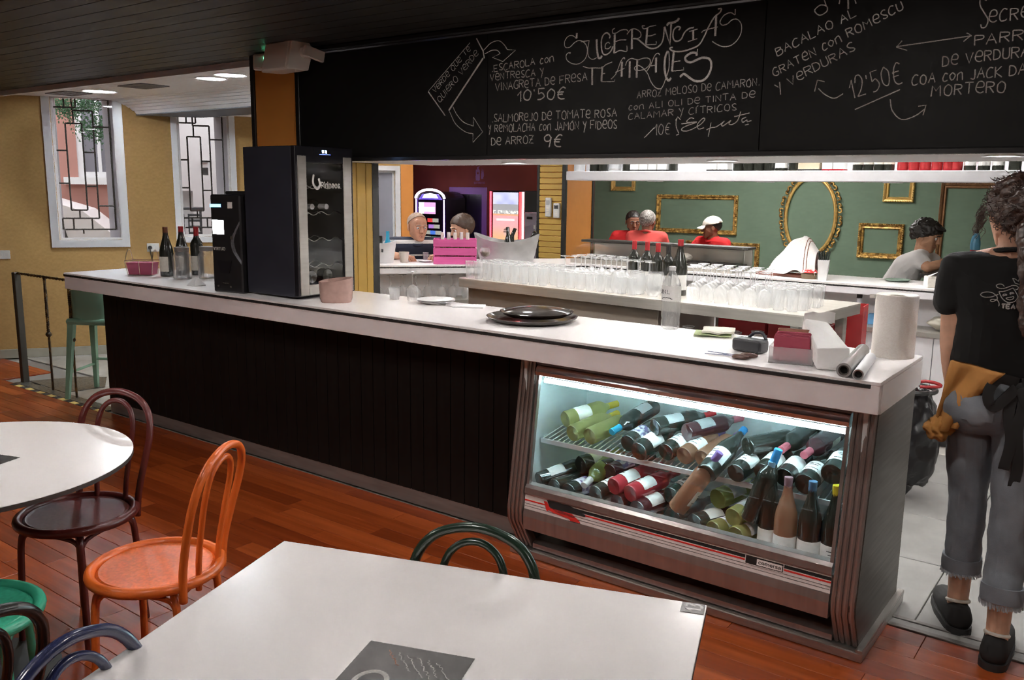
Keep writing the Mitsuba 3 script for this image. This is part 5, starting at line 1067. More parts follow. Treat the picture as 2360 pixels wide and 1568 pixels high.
# ================================================================== GLASS STATION IN THE MIDDLE OF THE BAR
mat('station_top', proc(lambda p, n, uv: mix((0.46, 0.43, 0.38), (0.56, 0.53, 0.48), fbm(p.x * 3, p.y * 40, 0, 3))), 0.3, metal=0.45)
mat('station_steel', proc(lambda p, n, uv: mix((0.34, 0.32, 0.28), (0.46, 0.44, 0.40), fbm(p.x * 3, p.y * 3, p.z * 60, 3))), 0.38, metal=0.6)
mat('station_panel', proc(lambda p, n, uv: mix((0.15, 0.125, 0.10), (0.22, 0.19, 0.16), fbm(p.x * 2, p.z * 3, 1.0, 3))), 0.45, metal=0.4)
mat('crate_red', (0.30, 0.018, 0.02), 0.4)
IO, IZ = V(-3.93, 4.62, 0), 0.995
IX, IY = V(0.9959, -0.0905, 0), V(0.0905, 0.9959, 0)
def I(m): return on(m, IO, IX, IY, ZUP)
def ipt(a, b, z=IZ): p = IO + IX * a + IY * b; return (p[0], p[1], z)
gs = thing('glass_station', 'steel work table crowded with drying glasses in the middle of the bar', 'work table')
def rounded(w, d, r): return sg.box(r, r, w - r, d - r).buffer(r, quad_segs=6)
part(gs, 'top', I(extrude(rounded(2.53, 0.76, 0.03), 0.008, IZ - 0.008)), 'station_top', label='pale worktop')
part(gs, 'edge', I(extrude(rounded(2.53, 0.76, 0.03).difference(rounded(2.53, 0.76, 0.03).buffer(-0.012)), 0.052, IZ - 0.06)), 'station_steel', 30, label='brushed steel rim')
part(gs, 'cabinet', I(cbox(0.06, 1.62, 0.05, 0.72, 0.08, IZ - 0.06, 0.004)), 'station_panel', label='grey brown cabinet')
for a in (1.66, 2.42):
    for b in (0.06, 0.66): part(gs, 'leg', I(cbox(a, a + 0.05, b, b + 0.05, 0.0, IZ - 0.06, 0.003)), 'station_steel')
part(gs, 'shelf', I(cbox(1.64, 2.48, 0.04, 0.72, 0.69, 0.705, 0.002)), 'station_steel')
for i, (a, b, w) in enumerate(((1.80, 0.44, 0.3), (2.12, 0.44, 0.3))):
    k = thing('red_crate', ('red plastic crate under the steel work table, left one', 'red plastic crate under the steel work table, right one')[i], 'crate', 'red crates under the work table')
    sh = sg.box(a, b, a + w, b + 0.24); part(k, 'walls', I(extrude(sh.difference(sh.buffer(-0.008)), 0.16, 0.706)), 'crate_red'); part(k, 'floor_plate', I(extrude(sh.buffer(-0.007), 0.006, 0.706)), 'crate_red')
r5 = random.Random(5)
for i in range(9):
    a, b = 1.76 + 0.075 * i, 0.16 + 0.12 * (i % 2); p = ipt(a, b, 0.706)
    TUMBLER.put('tumbler', 'clear tumbler on the shelf under the steel work table, %s from the left' % ORD[i], 'tumbler', 'tumblers under the work table', at=pose(p, s=(1.05, 1.05, r5.choice([0.9, 1.1, 1.25]))))
# tumblers on the left, rows of upturned stem glasses, balloon glasses, tumblers on the right
for row in range(4):
    for i in range(9):
        a, b = 0.06 + 0.083 * i + 0.03 * (row % 2), 0.07 + 0.085 * row
        if a < 0.84: TUMBLER.put('tumbler', 'clear tumbler at the left end of the steel table, %s row, %s from the left' % (ORD[row], ORD[i]), 'tumbler', 'tumblers at the left of the work table', at=pose(ipt(a, b), rz=r5.uniform(0, 90), s=(1.0, 1.0, 1.12)))
for row in range(2):
    for i in range(8):
        TUMBLER.put('tumbler', 'clear tumbler before the upturned stem glasses, %s row, %s from the left' % (ORD[row], ORD[i]), 'tumbler', 'tumblers at the middle of the work table', at=pose(ipt(0.86 + 0.078 * i, 0.09 + 0.085 * row), rz=r5.uniform(0, 90)))
for row in range(4):
    for i in range(9):
        UPSIDE.put('wine_glass', 'upturned stem glass left of the dark bottles, %s row, %s from the left' % (ORD[row], ORD[i]), 'wine glass', 'upturned stem glasses at the middle of the work table', at=pose(ipt(0.70 + 0.084 * i + 0.02 * (row % 2), 0.33 + 0.088 * row), rz=r5.uniform(0, 90), s=0.95))
for i, (a, b) in enumerate(((1.30, 0.10), (1.42, 0.13), (1.545, 0.11), (1.35, 0.22), (1.48, 0.24))):
    BALLOON.put('balloon_glass', 'round stemless balloon glass before the wine bottles on the steel table, %s' % ('front left', 'front middle', 'front right', 'back left', 'back right')[i], 'glass', 'balloon glasses on the work table', at=pose(ipt(a, b), s=1.05))
for (a, b, cap, lab, pr, txt) in ((1.15, 0.48, 'red', 'label_paper', 'none', 'dark bottle with red cap on the work table, first from the left'), (1.255, 0.47, 'red', 'label_paper', 'none', 'dark bottle with red cap on the work table, second from the left'), (1.38, 0.40, 'red', 'label_paper', 'none', 'dark bottle with red cap on the work table, third from the left'),
                                  (1.50, 0.33, 'black', 'label_paper', 'none', 'dark bottle with black cap on the work table'), (1.60, 0.30, 'red', 'label_paper', '3404', 'big dark bottle with label 3404 and red cap on the work table')):
    K = bottle_kind('burgundy' if pr != 'none' else 'bordeaux', 'glass_dark', lab, cap, pr, 150, (0.03, 0.11)); K.put('wine_bottle', txt, 'wine bottle', 'wine bottles on the work table', at=pose(ipt(a, b), rz=-70, s=1.12 if pr != 'none' else 1.0))
for row in range(4):
    for i in range(6):
        UPSIDE.put('wine_glass', 'upturned wine glass right of the dark bottles, %s row, %s from the left' % (ORD[row], ORD[i]), 'wine glass', 'upturned wine glasses at the right of the work table', at=pose(ipt(1.79 + 0.088 * i - 0.03 * row, 0.14 + 0.09 * row), rz=r5.uniform(0, 90)))
for row in range(5):
    for i in range(4):
        a, b = 2.17 + 0.078 * i + (0.02 if row % 2 else 0), 0.11 + 0.083 * row
        if a > 2.17 + 0.12 * (row < 1) - 0.02: TUMBLER.put('tumbler', 'clear tumbler at the right end of the steel table, %s row, %s from the left' % (ORD[row], ORD[i]), 'tumbler', 'tumblers at the right of the work table', at=pose(ipt(a, b), rz=r5.uniform(0, 90), s=(1.0, 1.0, 1.1)))

# ================================================================== THE BACK AND LEFT ARMS OF THE BAR
AD, AN = V(0.67, 0.745, 0), V(-0.745, 0.67, 0); AD /= np.linalg.norm(AD); AN /= np.linalg.norm(AN)
A0, A1 = V(-5.0, 4.515, 0), V(-3.73, 5.94, 0); RX1 = 1.4
def pts2(*p): return [(float(q[0]), float(q[1])) for q in p]
B0, B1 = A0 + AN * 0.55, V(A1[0] - 0.30, 6.49, 0)
outline = sg.Polygon(pts2(A0, A1, V(RX1, 5.94, 0), V(RX1, 6.49, 0), B1, B0))
inner_line = lambda t: [(A0 + AN * t), (A1 + AN * t * 0.5 + V(0, t * 0.55, 0)), V(RX1, 5.94 + t, 0)]
def band(t0, t1, z0, z1):
    a, b = inner_line(t0), inner_line(t1); return extrude(sg.Polygon(pts2(*a, *b[::-1])), z1 - z0, z0)
bb = thing('back_bar', 'white topped bar arms behind the glass station', 'bar counter')
part(bb, 'worktop', extrude(outline, 0.012, TOP - 0.012), 'laminate', label='white worktop'); part(bb, 'edge_band', band(-0.001, 0.02, TOP - 0.022, TOP - 0.0125), 'black_trim', label='black edge line'); part(bb, 'fascia', band(0.0, 0.025, 0.955, TOP - 0.0225), 'bar_white', label='white fascia board')
part(bb, 'niche_back', band(0.30, 0.32, 0.10, 0.955), 'bar_white'); part(bb, 'outer_panel', extrude(outline.difference(outline.buffer(-0.03)).difference(sg.Polygon(pts2(*[q for q in inner_line(-0.3)], *[q for q in inner_line(0.28)][::-1]))), 0.95, 0.0), 'black_panel')
part(bb, 'steel_shelf', band(-0.01, 0.30, 0.715, 0.745), 'station_steel', label='steel work shelf')
part(bb, 'base', band(0.08, 0.30, 0.0, 0.09), 'black_trim')
for x in np.arange(-3.6, RX1 - 0.3, 0.5): part(bb, 'cabinet_door', cbox(x + 0.002, x + 0.498, 5.955, 5.975, 0.095, 0.712, 0.002), 'bar_white', label='white cabinet door')
for t in np.arange(0.02, 1.75, 0.45): part(bb, 'cabinet_door', on(cbox(t + 0.002, t + 0.448, 0.012, 0.03, 0.095, 0.712, 0.002), A0, AD, AN, ZUP), 'station_panel')
# stem glasses in the niche of the left arm
for i in range(14):
    p = A0 + AD * (0.18 + 0.1 * i) + AN * (0.10 + 0.08 * (i % 2)); UPSIDE.put('wine_glass', 'upturned glass on the shelf below the left bar arm, %s from the left' % ORD[i], 'wine glass', 'glasses below the left arm of the bar', at=pose((p[0], p[1], 0.746), s=0.98))
# things in the niche behind the kitchen roll
mat('bottle_clear', (0.55, 0.57, 0.62), 0.3); mat('carton_blue', (0.12, 0.33, 0.58), 0.5); mat('jar_brown', (0.12, 0.08, 0.04), 0.4); mat('dough_bag', (0.42, 0.40, 0.33), 0.6)
k = thing('spray_bottle', 'translucent bottle with dark cap in the niche of the back bar', 'bottle'); part(k, 'body', at_c(lathe([(0, 0), (0.042, 0.0), (0.044, 0.05), (0.036, 0.09), (0.018, 0.15), (0.016, 0.175), (0, 0.175)], 20), -1.60, 6.06, 0, 0.746), 'bottle_clear', 35); part(k, 'cap', at_c(lathe([(0.018, 0.17), (0.018, 0.198), (0, 0.2)], 16), -1.60, 6.06, 0, 0.746), 'plate_black', 35)
whole('blue_carton', at_c(cbox(-0.05, 0.05, -0.03, 0.03, 0, 0.07), -1.485, 6.08, 5, 0.746), 'carton_blue', 'light blue carton in the niche of the back bar', 'carton')
k = thing('brown_jar', 'brown jar in the niche of the back bar right of the kitchen roll', 'jar'); part(k, 'glass', at_c(lathe([(0, 0), (0.035, 0), (0.037, 0.08), (0.03, 0.09), (0, 0.09)], 20), -1.05, 6.08, 0, 0.84), 'jar_brown', 35); part(k, 'lid', at_c(lathe([(0.032, 0.09), (0.032, 0.105), (0, 0.105)], 18), -1.05, 6.08, 0, 0.84), 'jar_lid', 35)
whole('storage_bag', at_c(mv(crumple(1.6, 0.085, 3, 0.62), s=(1.1, 0.9, 1)), -1.07, 6.06, 0, 0.746), 'dough_bag', 'lumpy translucent bag in the niche of the back bar', 'bag', True)
for i, z in enumerate((0.746, 0.757, 0.768)): whole('flat_tray', at_c(cbox(-0.12, 0.12, -0.07, 0.07, 0, 0.009, 0.003), -0.93 + 0.01 * i, 6.04, 8 * i - 6, z), ('china', 'plate_black', 'china')[i], ('white flat tray at the bottom of the pile in the back bar niche', 'black flat tray between two white ones in the back bar niche', 'white flat tray on top of the pile in the back bar niche')[i], 'tray')
# red bin, black sack
k = thing('red_bin', 'tall open red bin behind the right end of the steel work table', 'bin'); sh = sg.box(-0.085, -0.09, 0.085, 0.09)
part(k, 'walls', mv(extrude(sh.difference(sh.buffer(-0.006)), 0.95, 0.0), (-1.47, 5.40, 0), 6), 'crate_red'); part(k, 'bottom', mv(extrude(sh.buffer(-0.005), 0.01, 0.0), (-1.47, 5.40, 0), 6), 'crate_red'); part(k, 'sticker', mv(box(0.0852, 0.0862, -0.03, 0.02, 0.86, 0.91), (-1.47, 5.40, 0), 6), 'napkin_wine', label='dark square print')
mat('sack_black', (0.008, 0.008, 0.009), 0.28, spec=0.5)
k = thing('rubbish_sack', 'black plastic rubbish sack on the bar floor behind the cooler', 'sack')
m = trimesh.creation.icosphere(4, 1.0); v = m.vertices; f_ = meshkit.fbm(v * 2.3, 4, 9); m.vertices = v * (np.array([0.17, 0.15, 0.30]) * (0.72 + 0.55 * f_)[:, None]); m.vertices[:, 2] -= m.vertices[:, 2].min()
part(k, 'bag', mv(m, (-0.99, 4.85, 0)), 'sack_black', 50); part(k, 'frame_ring', mv(tube([(0.13 * math.cos(a), 0.12 * math.sin(a), 0.60) for a in np.linspace(0, 2 * PI, 20, endpoint=False)], 0.012, 6, closed=True), (-0.99, 4.85, 0)), 'plate_black'); part(k, 'post', mv(cbox(-0.13, -0.09, -0.03, 0.03, 0.0, 0.66), (-0.99, 4.85, 0)), 'plate_black')
part(k, 'handle', mv(tube(spline([(0.0, 0, 0.61), (0.06, 0.01, 0.645), (0.13, 0.02, 0.64), (0.14, 0.02, 0.625), (0.05, 0, 0.615)], 5), 0.009, 6), (-0.99, 4.85, 0)), 'crate_red', True, label='red handle')
# display case on the back bar
mat('case_rail', (0.035, 0.032, 0.028), 0.35); mat('case_steel', (0.50, 0.48, 0.43), 0.3, metal=0.7); mat('tray_dark', (0.015, 0.014, 0.012), 0.4)
dc = thing('food_display_case', 'low glass food display case on the back bar in front of the seated men', 'display case')
DX0, DX1, DY0, DY1 = -3.90, -2.50, 6.02, 6.42
part(dc, 'base', cbox(DX0, DX1, DY0, DY1, TOP, TOP + 0.035, 0.004), 'case_steel'); part(dc, 'back_wall', cbox(DX0, DX1, DY1 - 0.02, DY1, TOP + 0.035, TOP + 0.155, 0.002), 'case_steel', label='steel back'); part(dc, 'top_rail', cbox(DX0 - 0.05, DX1 + 0.02, DY1 - 0.16, DY1 + 0.01, TOP + 0.158, TOP + 0.178, 0.004), 'case_rail', label='dark top rail')
part(dc, 'glass', on(trimesh.Trimesh([(DX0, DY0, TOP + 0.036), (DX1, DY0, TOP + 0.036), (DX1, DY0 + 0.06, TOP + 0.11), (DX0, DY0 + 0.06, TOP + 0.11), (DX1, DY1 - 0.15, TOP + 0.158), (DX0, DY1 - 0.15, TOP + 0.158)], [(0, 1, 2), (0, 2, 3), (3, 2, 4), (3, 4, 5)]), (0, 0, 0), (1, 0, 0), (0, 1, 0), (0, 0, 1)), 'clear_pane', True)
for x in np.arange(DX0 + 0.05, DX1 - 0.1, 0.27): part(dc, 'tray', cbox(x, x + 0.25, DY0 + 0.05, DY1 - 0.05, TOP + 0.036, TOP + 0.05, 0.004), 'tray_dark', label='dark food tray')
gq = [(0, 0)] + [(0.16 * math.cos(a), 0.16 * math.sin(a)) for a in np.linspace(0, PI / 2, 10)]
part(dc, 'end_pane', on(extrude(gq, 0.006), (DX1 + 0.03, DY0 + 0.16, TOP + 0.02), (0, -1, 0), (0, 0, 1), (-1, 0, 0)), 'solid_glass', label='rounded glass end')
whole('bread_roll', mv(crumple(1.2, 0.06, 4, 0.6), (-2.95, 6.2, TOP + 0.052)), 'label_cream', 'pale bread roll in the food display case', 'bread', True)
# ham under a tea towel
mat('towel_white', proc(lambda p, n, uv: mix((0.70, 0.67, 0.63), (0.80, 0.78, 0.75), noise(p.x * 200, p.y * 200, p.z * 200))), 0.9); mat('stripe_brown', (0.20, 0.10, 0.07), 0.9); mat('ham_board', (0.16, 0.05, 0.03), 0.5); mat('ham_meat', (0.25, 0.06, 0.04), 0.5)
hk = thing('covered_ham', 'ham on a stand under a white tea towel with brown stripes on the back bar', 'ham')
HO = (-2.12, 6.17, TOP)
part(hk, 'board', mv(cbox(-0.24, 0.16, -0.07, 0.07, 0.0, 0.02, 0.004), HO, -10), 'ham_board', label='brown wooden board')
uu, ww = np.linspace(0, 1, 22), np.linspace(-1, 1, 17); g = []
for u in uu:   # the towel hangs over the shank: high in the middle, its sides falling
    xc = -0.17 + 0.37 * u; top = 0.045 + 0.25 * math.sin(min(1, u * 1.25) * PI / 2) - 0.10 * max(0, u - 0.72) / 0.28; half = 0.035 + 0.06 * math.sin(u * PI * 0.8)
    g.append([(xc + 0.03 * abs(w) * u, half * math.sin(w * PI / 2) * 1.1, max(0.02, top - (1 - math.cos(w * PI / 2)) * (0.06 + top * 0.62) + 0.008 * math.sin(u * 17 + 3 * w))) for w in ww])
g = np.array(g)
part(hk, 'towel', mv(sheet(g, 0.005), HO, -10), 'towel_white', 50, label='white tea towel')
for f in (17, 18): part(hk, 'towel__stripe', mv(tube(g[f] + (0, -0.002, 0.004), 0.0028, 5), HO, -10), 'stripe_brown', True, label='brown woven stripe')
part(hk, 'ham', mv(m3.Manifold.batch_hull([m3.Manifold.sphere(0.035, 12).translate((-0.13, 0, 0.05)), m3.Manifold.sphere(0.05, 12).translate((0.02, 0, 0.13)), m3.Manifold.sphere(0.02, 12).translate((0.10, 0, 0.20))]), HO, -10), 'ham_meat', True)
k = thing('cloth_topped_jar', 'dark jar with red and white cloth lid beside the covered ham', 'jar'); part(k, 'jar', at_c(lathe([(0, 0), (0.05, 0), (0.055, 0.03), (0.045, 0.05), (0, 0.05)], 22), -1.955, 6.08), 'jar_brown', 35)
mat('gingham', proc(lambda p, n, uv: mix((0.62, 0.05, 0.05), (0.75, 0.70, 0.68), dr.select(cell_rand(p.x * 70, p.y * 70, p.z * 70) > 0.5, 1.0, 0.0))), 0.8); part(k, 'cloth_lid', at_c(lathe([(0.062, 0.045), (0.05, 0.06), (0.04, 0.068), (0, 0.07)], 22), -1.955, 6.08), 'gingham', 40)
# straw holder, napkin box, leafy plate on the back bar
mat('holder_white', (0.66, 0.66, 0.65), 0.5); mat('straw_black', (0.012, 0.018, 0.014), 0.5)
k = thing('straw_holder', 'white square holder full of black straws on the back bar', 'holder'); sh = sg.box(-0.03, -0.03, 0.03, 0.03)
part(k, 'holder', at_c(m3.Manifold.batch_hull([m3.Manifold.cube((0.052, 0.052, 0.002), True).translate((0, 0, 0.001)), m3.Manifold.cube((0.072, 0.072, 0.002), True).translate((0, 0, 0.139))]), -1.845, 6.03, 10), 'holder_white')
for i in range(24): part(k, 'straw', at_c(bar((0.025 * (i % 5 - 2) / 2, 0.022 * (i // 5 - 2) / 2, 0.13), (0.035 * (i % 5 - 2) / 2, 0.03 * (i // 5 - 2) / 2, 0.19 + 0.004 * (i % 3)), 0.0035, 5), -1.845, 6.03, 10), 'straw_black')
mat('leaf_green', (0.04, 0.10, 0.05), 0.6); mat('green_plate', (0.22, 0.30, 0.24), 0.4)
whole('green_plate', at_c(lathe([(0, 0.002), (0.07, 0.004), (0.085, 0.014), (0.083, 0.016), (0, 0.006)], 28), -1.43, 6.32), 'green_plate', 'pale green plate on the back bar beside the boy in white', 'plate', 40)
k = thing('napkin_box', 'beige napkin box with a white napkin on the back bar behind the woman', 'napkin box'); part(k, 'box', at_c(mv(cbox(-0.07, 0.07, -0.05, 0.05, 0, 0.07, 0.004), (0, 0, 0), 0), -1.14, 6.10, 25), 'label_cream'); part(k, 'napkin', at_c(sheet(np.array([[(-0.05, -0.02, 0.071), (0, -0.01, 0.10), (0.05, 0, 0.105)], [(-0.05, 0.03, 0.071), (0, 0.04, 0.09), (0.05, 0.05, 0.10)]]), 0.003), -1.14, 6.10, 25), 'tissue')
# left arm: ice buckets, crate of bottles, brandy glass, cups
mat('bucket_white', (0.60, 0.60, 0.60), 0.35, spec=0.5); mat('bucket_metal', proc(lambda p, n, uv: mix((0.27, 0.265, 0.26), (0.46, 0.455, 0.45), fbm(p.x * 14, p.y * 14, p.z * 14, 4))), 0.4, metal=0.3); mat('pink_wood', proc(lambda p, n, uv: mix((0.48, 0.07, 0.22), (0.60, 0.10, 0.30), fbm(p.x * 9, p.y * 9, p.z * 60, 3))), 0.6)
def tub(rx, ry, h, taper, dip, t=0.006):
    g = []
    for f in (0.0, 0.3, 0.6, 1.0):
        a = np.linspace(0, 2 * PI, 41); s = taper + (1 - taper) * f; z = h * f * (1 + dip * np.cos(2 * a) * f); g.append(np.stack([rx * s * np.cos(a), ry * s * np.sin(a), z], 1))
    return sheet(np.array(g), t)
k = thing('ice_bucket', 'white ice bucket on the left arm of the bar beside the seated man', 'ice bucket'); part(k, 'wall', at_c(tub(0.115, 0.10, 0.17, 0.78, 0.06), -4.98, 4.93, 48), 'bucket_white', 50); part(k, 'bottom', at_c(disk(0.08, 24, 0.002), -4.98, 4.93), 'bucket_white'); part(k, 'print', at_c(ring_patch(0.108, 0.09, 0.115, -4, 4, n=3), -4.98, 4.93, -42), 'ink', label='small dark print')
for (dx, dy, h, m_, lab) in ((0.05, 0.02, 0.25, 'cap_teal', 'bottle with teal neck in the white ice bucket'), (-0.03, 0.02, 0.21, 'glass_dark', 'dark bottle in the white ice bucket'), (0.0, -0.03, 0.20, 'glass_dark', 'short dark bottle in the white ice bucket')):
    whole('ice_bottle', at_c(lathe([(0, 0.004), (0.03, 0.004), (0.03, h - 0.1), (0.014, h - 0.06), (0.0135, h), (0, h)], 18), -4.98 + dx, 4.93 + dy), m_, lab, 'bottle', 35)
k = thing('champagne_tub', 'large oval metal ice tub with raised ends at the corner of the bar', 'ice tub'); part(k, 'wall', at_c(tub(0.27, 0.17, 0.20, 0.80, 0.17), -4.33, 5.72, 28), 'bucket_metal', 50); part(k, 'bottom', at_c(mv(disk(0.2, 32, 0.002), s=(1, 0.62, 1)), -4.33, 5.72, 28), 'bucket_metal')
for i, (dx, dy, tilt) in enumerate(((-0.05, 0.02, 20), (0.04, 0.0, -15), (0.1, 0.04, 30))): whole('ice_bottle', mv(lathe([(0, 0.0), (0.036, 0.0), (0.036, 0.15), (0.015, 0.2), (0.0145, 0.26), (0, 0.26)], 18), (-4.33 + dx, 5.72 + dy, TOP + 0.03), rx=-10, ry=tilt), 'glass_dark', ('dark bottle in the oval ice tub, left', 'dark bottle in the oval ice tub, middle', 'dark bottle in the oval ice tub, right')[i], 'bottle', 35)
ck2 = thing('pink_crate', 'pink painted wooden crate of bottles on the left arm of the bar', 'crate')
CP, CR = V(-4.52, 5.29, TOP), 40
CM = lambda m: mv(m, CP, CR)
for z in (0.0, 0.068, 0.136):
    for y in (-0.105, 0.095): part(ck2, 'slat', CM(cbox(-0.17, 0.17, y, y + 0.01, z + 0.002, z + 0.06, 0.002)), 'pink_wood')
    for x in (-0.17, 0.16): part(ck2, 'slat', CM(cbox(x, x + 0.01, -0.095, 0.095, z + 0.002, z + 0.06, 0.002)), 'pink_wood')
for x in (-0.145, 0.13):
    for y in (-0.093, 0.08): part(ck2, 'corner_post', CM(cbox(x, x + 0.015, y, y + 0.015, 0.0, 0.19, 0.002)), 'pink_wood')
for i, (dx, dy, m_) in enumerate(((-0.10, 0.0, 'label_cream'), (-0.05, 0.03, 'label_paper'), (0.0, -0.02, 'label_cream'), (0.05, 0.02, 'label_paper'), (0.10, -0.01, 'label_cream'))):
    k = thing('crate_bottle', ('small bottle with pale neck in the pink crate, first from the left', 'small bottle with pale neck in the pink crate, second from the left', 'small bottle with pale neck in the pink crate, middle', 'small bottle with pale neck in the pink crate, second from the right', 'small bottle with pale neck in the pink crate, right')[i], 'bottle')
    part(k, 'glass', CM(mv(lathe([(0, 0.002), (0.022, 0.002), (0.022, 0.13), (0.013, 0.165), (0.013, 0.2), (0, 0.2)], 16), (dx, dy, 0))), 'jar_brown', 35); part(k, 'neck_foil', CM(mv(lathe([(0.0142, 0.17), (0.0142, 0.245), (0, 0.246)], 14), (dx, dy, 0))), m_, 35)
k = thing('brandy_glass', 'balloon glass with brown drink beside the pink crate on the bar', 'glass'); p_ = (-4.27, 5.36, TOP)
part(k, 'bowl', mv(lathe([(0.004, 0.055), (0.03, 0.07), (0.042, 0.10), (0.036, 0.135)], 20), p_), 'glassware', True); part(k, 'stem', mv(lathe([(0.03, 0), (0.03, 0.002), (0.005, 0.008), (0.004, 0.055), (0, 0.056)], 16), p_), 'solid_glass', 40); part(k, 'drink', mv(lathe([(0, 0.058), (0.028, 0.071), (0.039, 0.095), (0.0392, 0.10), (0, 0.10)], 20), p_), 'jar_brown', 35)
mat('cup_cream', (0.55, 0.50, 0.44), 0.5)
k = thing('paper_cup', 'cream paper cup in front of the seated man in stripes', 'cup'); part(k, 'wall', mv(lathe([(0, 0.001), (0.03, 0.001), (0.042, 0.085), (0.040, 0.085), (0.028, 0.004)], 22), (-4.86, 5.06, TOP)), 'cup_cream', 40)
whole('saucer', mv(lathe([(0, 0.003), (0.04, 0.003), (0.06, 0.012), (0.058, 0.014), (0, 0.006)], 26), (-4.76, 5.20, TOP)), 'china', 'white saucer left of the pink crate', 'saucer', 40)
TUMBLER.put('small_glass', 'small clear glass on the bar right of the paper cup', 'glass', at=pose((-4.80, 5.25, TOP), s=0.7))
mat('box_grey', (0.09, 0.085, 0.075), 0.5); whole('drip_box', on(cat(cbox(0, 0.24, -0.02, 0.06, 0, 0.035, 0.003)), A0 + AD * 0.05 + (0, 0, TOP), AD, AN, ZUP), 'box_grey', 'low dark grey drip tray at the left arm of the bar', 'drip tray')
k = thing('beer_tap', 'chrome beer tap on the left arm of the bar beside the yellow column', 'beer tap'); tp = A0 + AD * 0.12 + AN * 0.15
part(k, 'pipe', mv(tube(spline([(0, 0, 0.0), (0, 0, 0.22), (0.01, -0.005, 0.29), (0.04, -0.02, 0.31), (0.06, -0.03, 0.28)], 6), 0.013, 10), (tp[0], tp[1], TOP)), 'chrome', True); part(k, 'handle', mv(bar((0.01, -0.005, 0.3), (0.10, -0.03, 0.335), 0.007), (tp[0], tp[1], TOP)), 'chrome', 40)

# ================================================================== HANGING SHELF WITH BOTTLES
SX0, SX1, SY0, SY1, SZ0, SZ1 = -3.78, 1.2, 5.75, 6.05, 1.683, 1.752
mat('shelf_white', (0.68, 0.68, 0.70), 0.4)
hs = thing('hanging_shelf', 'long white hanging shelf with bottles and boxes above the back bar', 'shelf')
part(hs, 'board', cbox(SX0, SX1, SY0, SY1, SZ0, SZ1, 0.003), 'shelf_white'); part(hs, 'back_panel', box(SX0, SX1, SY1 - 0.012, SY1, SZ1, 2.2), 'shelf_white'); part(hs, 'upper_board', cbox(SX0, SX1, SY0, SY1, 2.2, 2.24, 0.003), 'shelf_white')
part(hs, 'light_strip', on(extrude(sg.box(-2.4, -0.02, 2.4, 0.02), 0.001), (-1.3, SY0 + 0.06, 2.199), (1, 0, 0), (0, -1, 0), (0, 0, -1)), 'lamp_face', light=lamp(NEUTRAL, L_SHELF), label='added strip that brightens the shelf back')  # added unseen emitter under the upper board, turns the shelf back bright white
for i, x in enumerate((-3.08, -2.235, -1.41)): downlight(x, SY0 + 0.14, SZ0 - 0.001, 0.045, NEUTRAL, L_BAR * 0.5, 'small bright spot under the hanging shelf, %s' % ('left one', 'middle one', 'right one')[i], 'spots under the hanging shelf')
mat('box_white', (0.72, 0.72, 0.70), 0.5); mat('spirit_red', (0.30, 0.012, 0.02), 0.12, spec=0.6); mat('spirit_cream', (0.55, 0.47, 0.34), 0.5); mat('spirit_clear', (0.58, 0.6, 0.62), 0.15)
def shelf_bottle(x, r, glass, lab, lz, text):
    k = thing('spirit_bottle', text, 'bottle', 'bottles on the hanging shelf')
    part(k, 'glass', mv(lathe([(0, 0.002), (r - 0.004, 0.0), (r, 0.004), (r, 0.19), (r * 0.5, 0.23), (0.014, 0.26), (0.014, 0.30), (0, 0.30)], 20), (x, SY0 + 0.10, SZ1)), glass, 35)
    if lab: part(k, 'label', mv(ring_patch(r + 0.0008, lz[0], lz[1], -170, -10), (x, SY0 + 0.10, SZ1)), lab, True)
def shelf_box(x, w, m, base, text):
    k = thing('bottle_box', text, 'box', 'boxes on the hanging shelf'); part(k, 'carton', mv(cbox(-w / 2, w / 2, -0.045, 0.045, 0.0, 0.30, 0.002), (x, SY0 + 0.10, SZ1)), m)
    if base: part(k, 'base_band', mv(cbox(-w / 2 - 0.001, w / 2 + 0.001, -0.046, 0.046, 0.0, 0.012, 0.001), (x, SY0 + 0.10, SZ1)), base)
GL = 'dark bottle on the hanging shelf'
shelf_bottle(-3.72, 0.045, 'spirit_clear', None, None, 'clear bottle at the left end of the hanging shelf')
for i, x in enumerate((-3.585, -3.505)): shelf_bottle(x, 0.038, 'glass_dark', None, None, 'dark bottle at the left end of the hanging shelf, %s one' % ('left', 'right')[i])
shelf_bottle(-3.40, 0.045, 'spirit_clear', 'label_grey', (0.01, 0.02), 'clear bottle with grey band on the hanging shelf'); shelf_bottle(-3.30, 0.032, 'glass_dark', None, None, 'dark bottle left of the white boxes on the hanging shelf')
for i, x in enumerate((-3.215, -3.14, -3.065, -2.99)): shelf_box(x, 0.07, 'box_white', 'plate_black', 'white box with dark foot in the row of four on the hanging shelf, %s' % ORD[i])
shelf_bottle(-2.915, 0.032, 'glass_dark', None, None, 'dark bottle right of the row of four white boxes')
for i, x in enumerate((-2.60, -2.52)): shelf_box(x, 0.075, 'box_white', 'plate_black', 'white box with dark foot in the pair on the hanging shelf, %s one' % ('left', 'right')[i])
for i, x in enumerate((-2.42, -2.345, -2.27, -2.20)): shelf_bottle(x, 0.036, 'glass_dark', None, None, 'dark bottle in the row right of the pair of white boxes, %s' % ORD[i])
shelf_bottle(-2.115, 0.042, 'glass_dark', 'box_white', (0.02, 0.06), 'dark bottle with white printed band on the hanging shelf'); shelf_bottle(-2.03, 0.036, 'glass_dark', None, None, 'dark bottle left of the cream carton')
shelf_box(-1.92, 0.14, 'spirit_cream', 'plate_black', 'wide cream carton with dark foot on the hanging shelf')
for i, x in enumerate((-1.80, -1.73)): shelf_box(x, 0.066, 'box_white', 'spirit_red', 'white box with red foot on the hanging shelf, %s one' % ('left', 'right')[i])
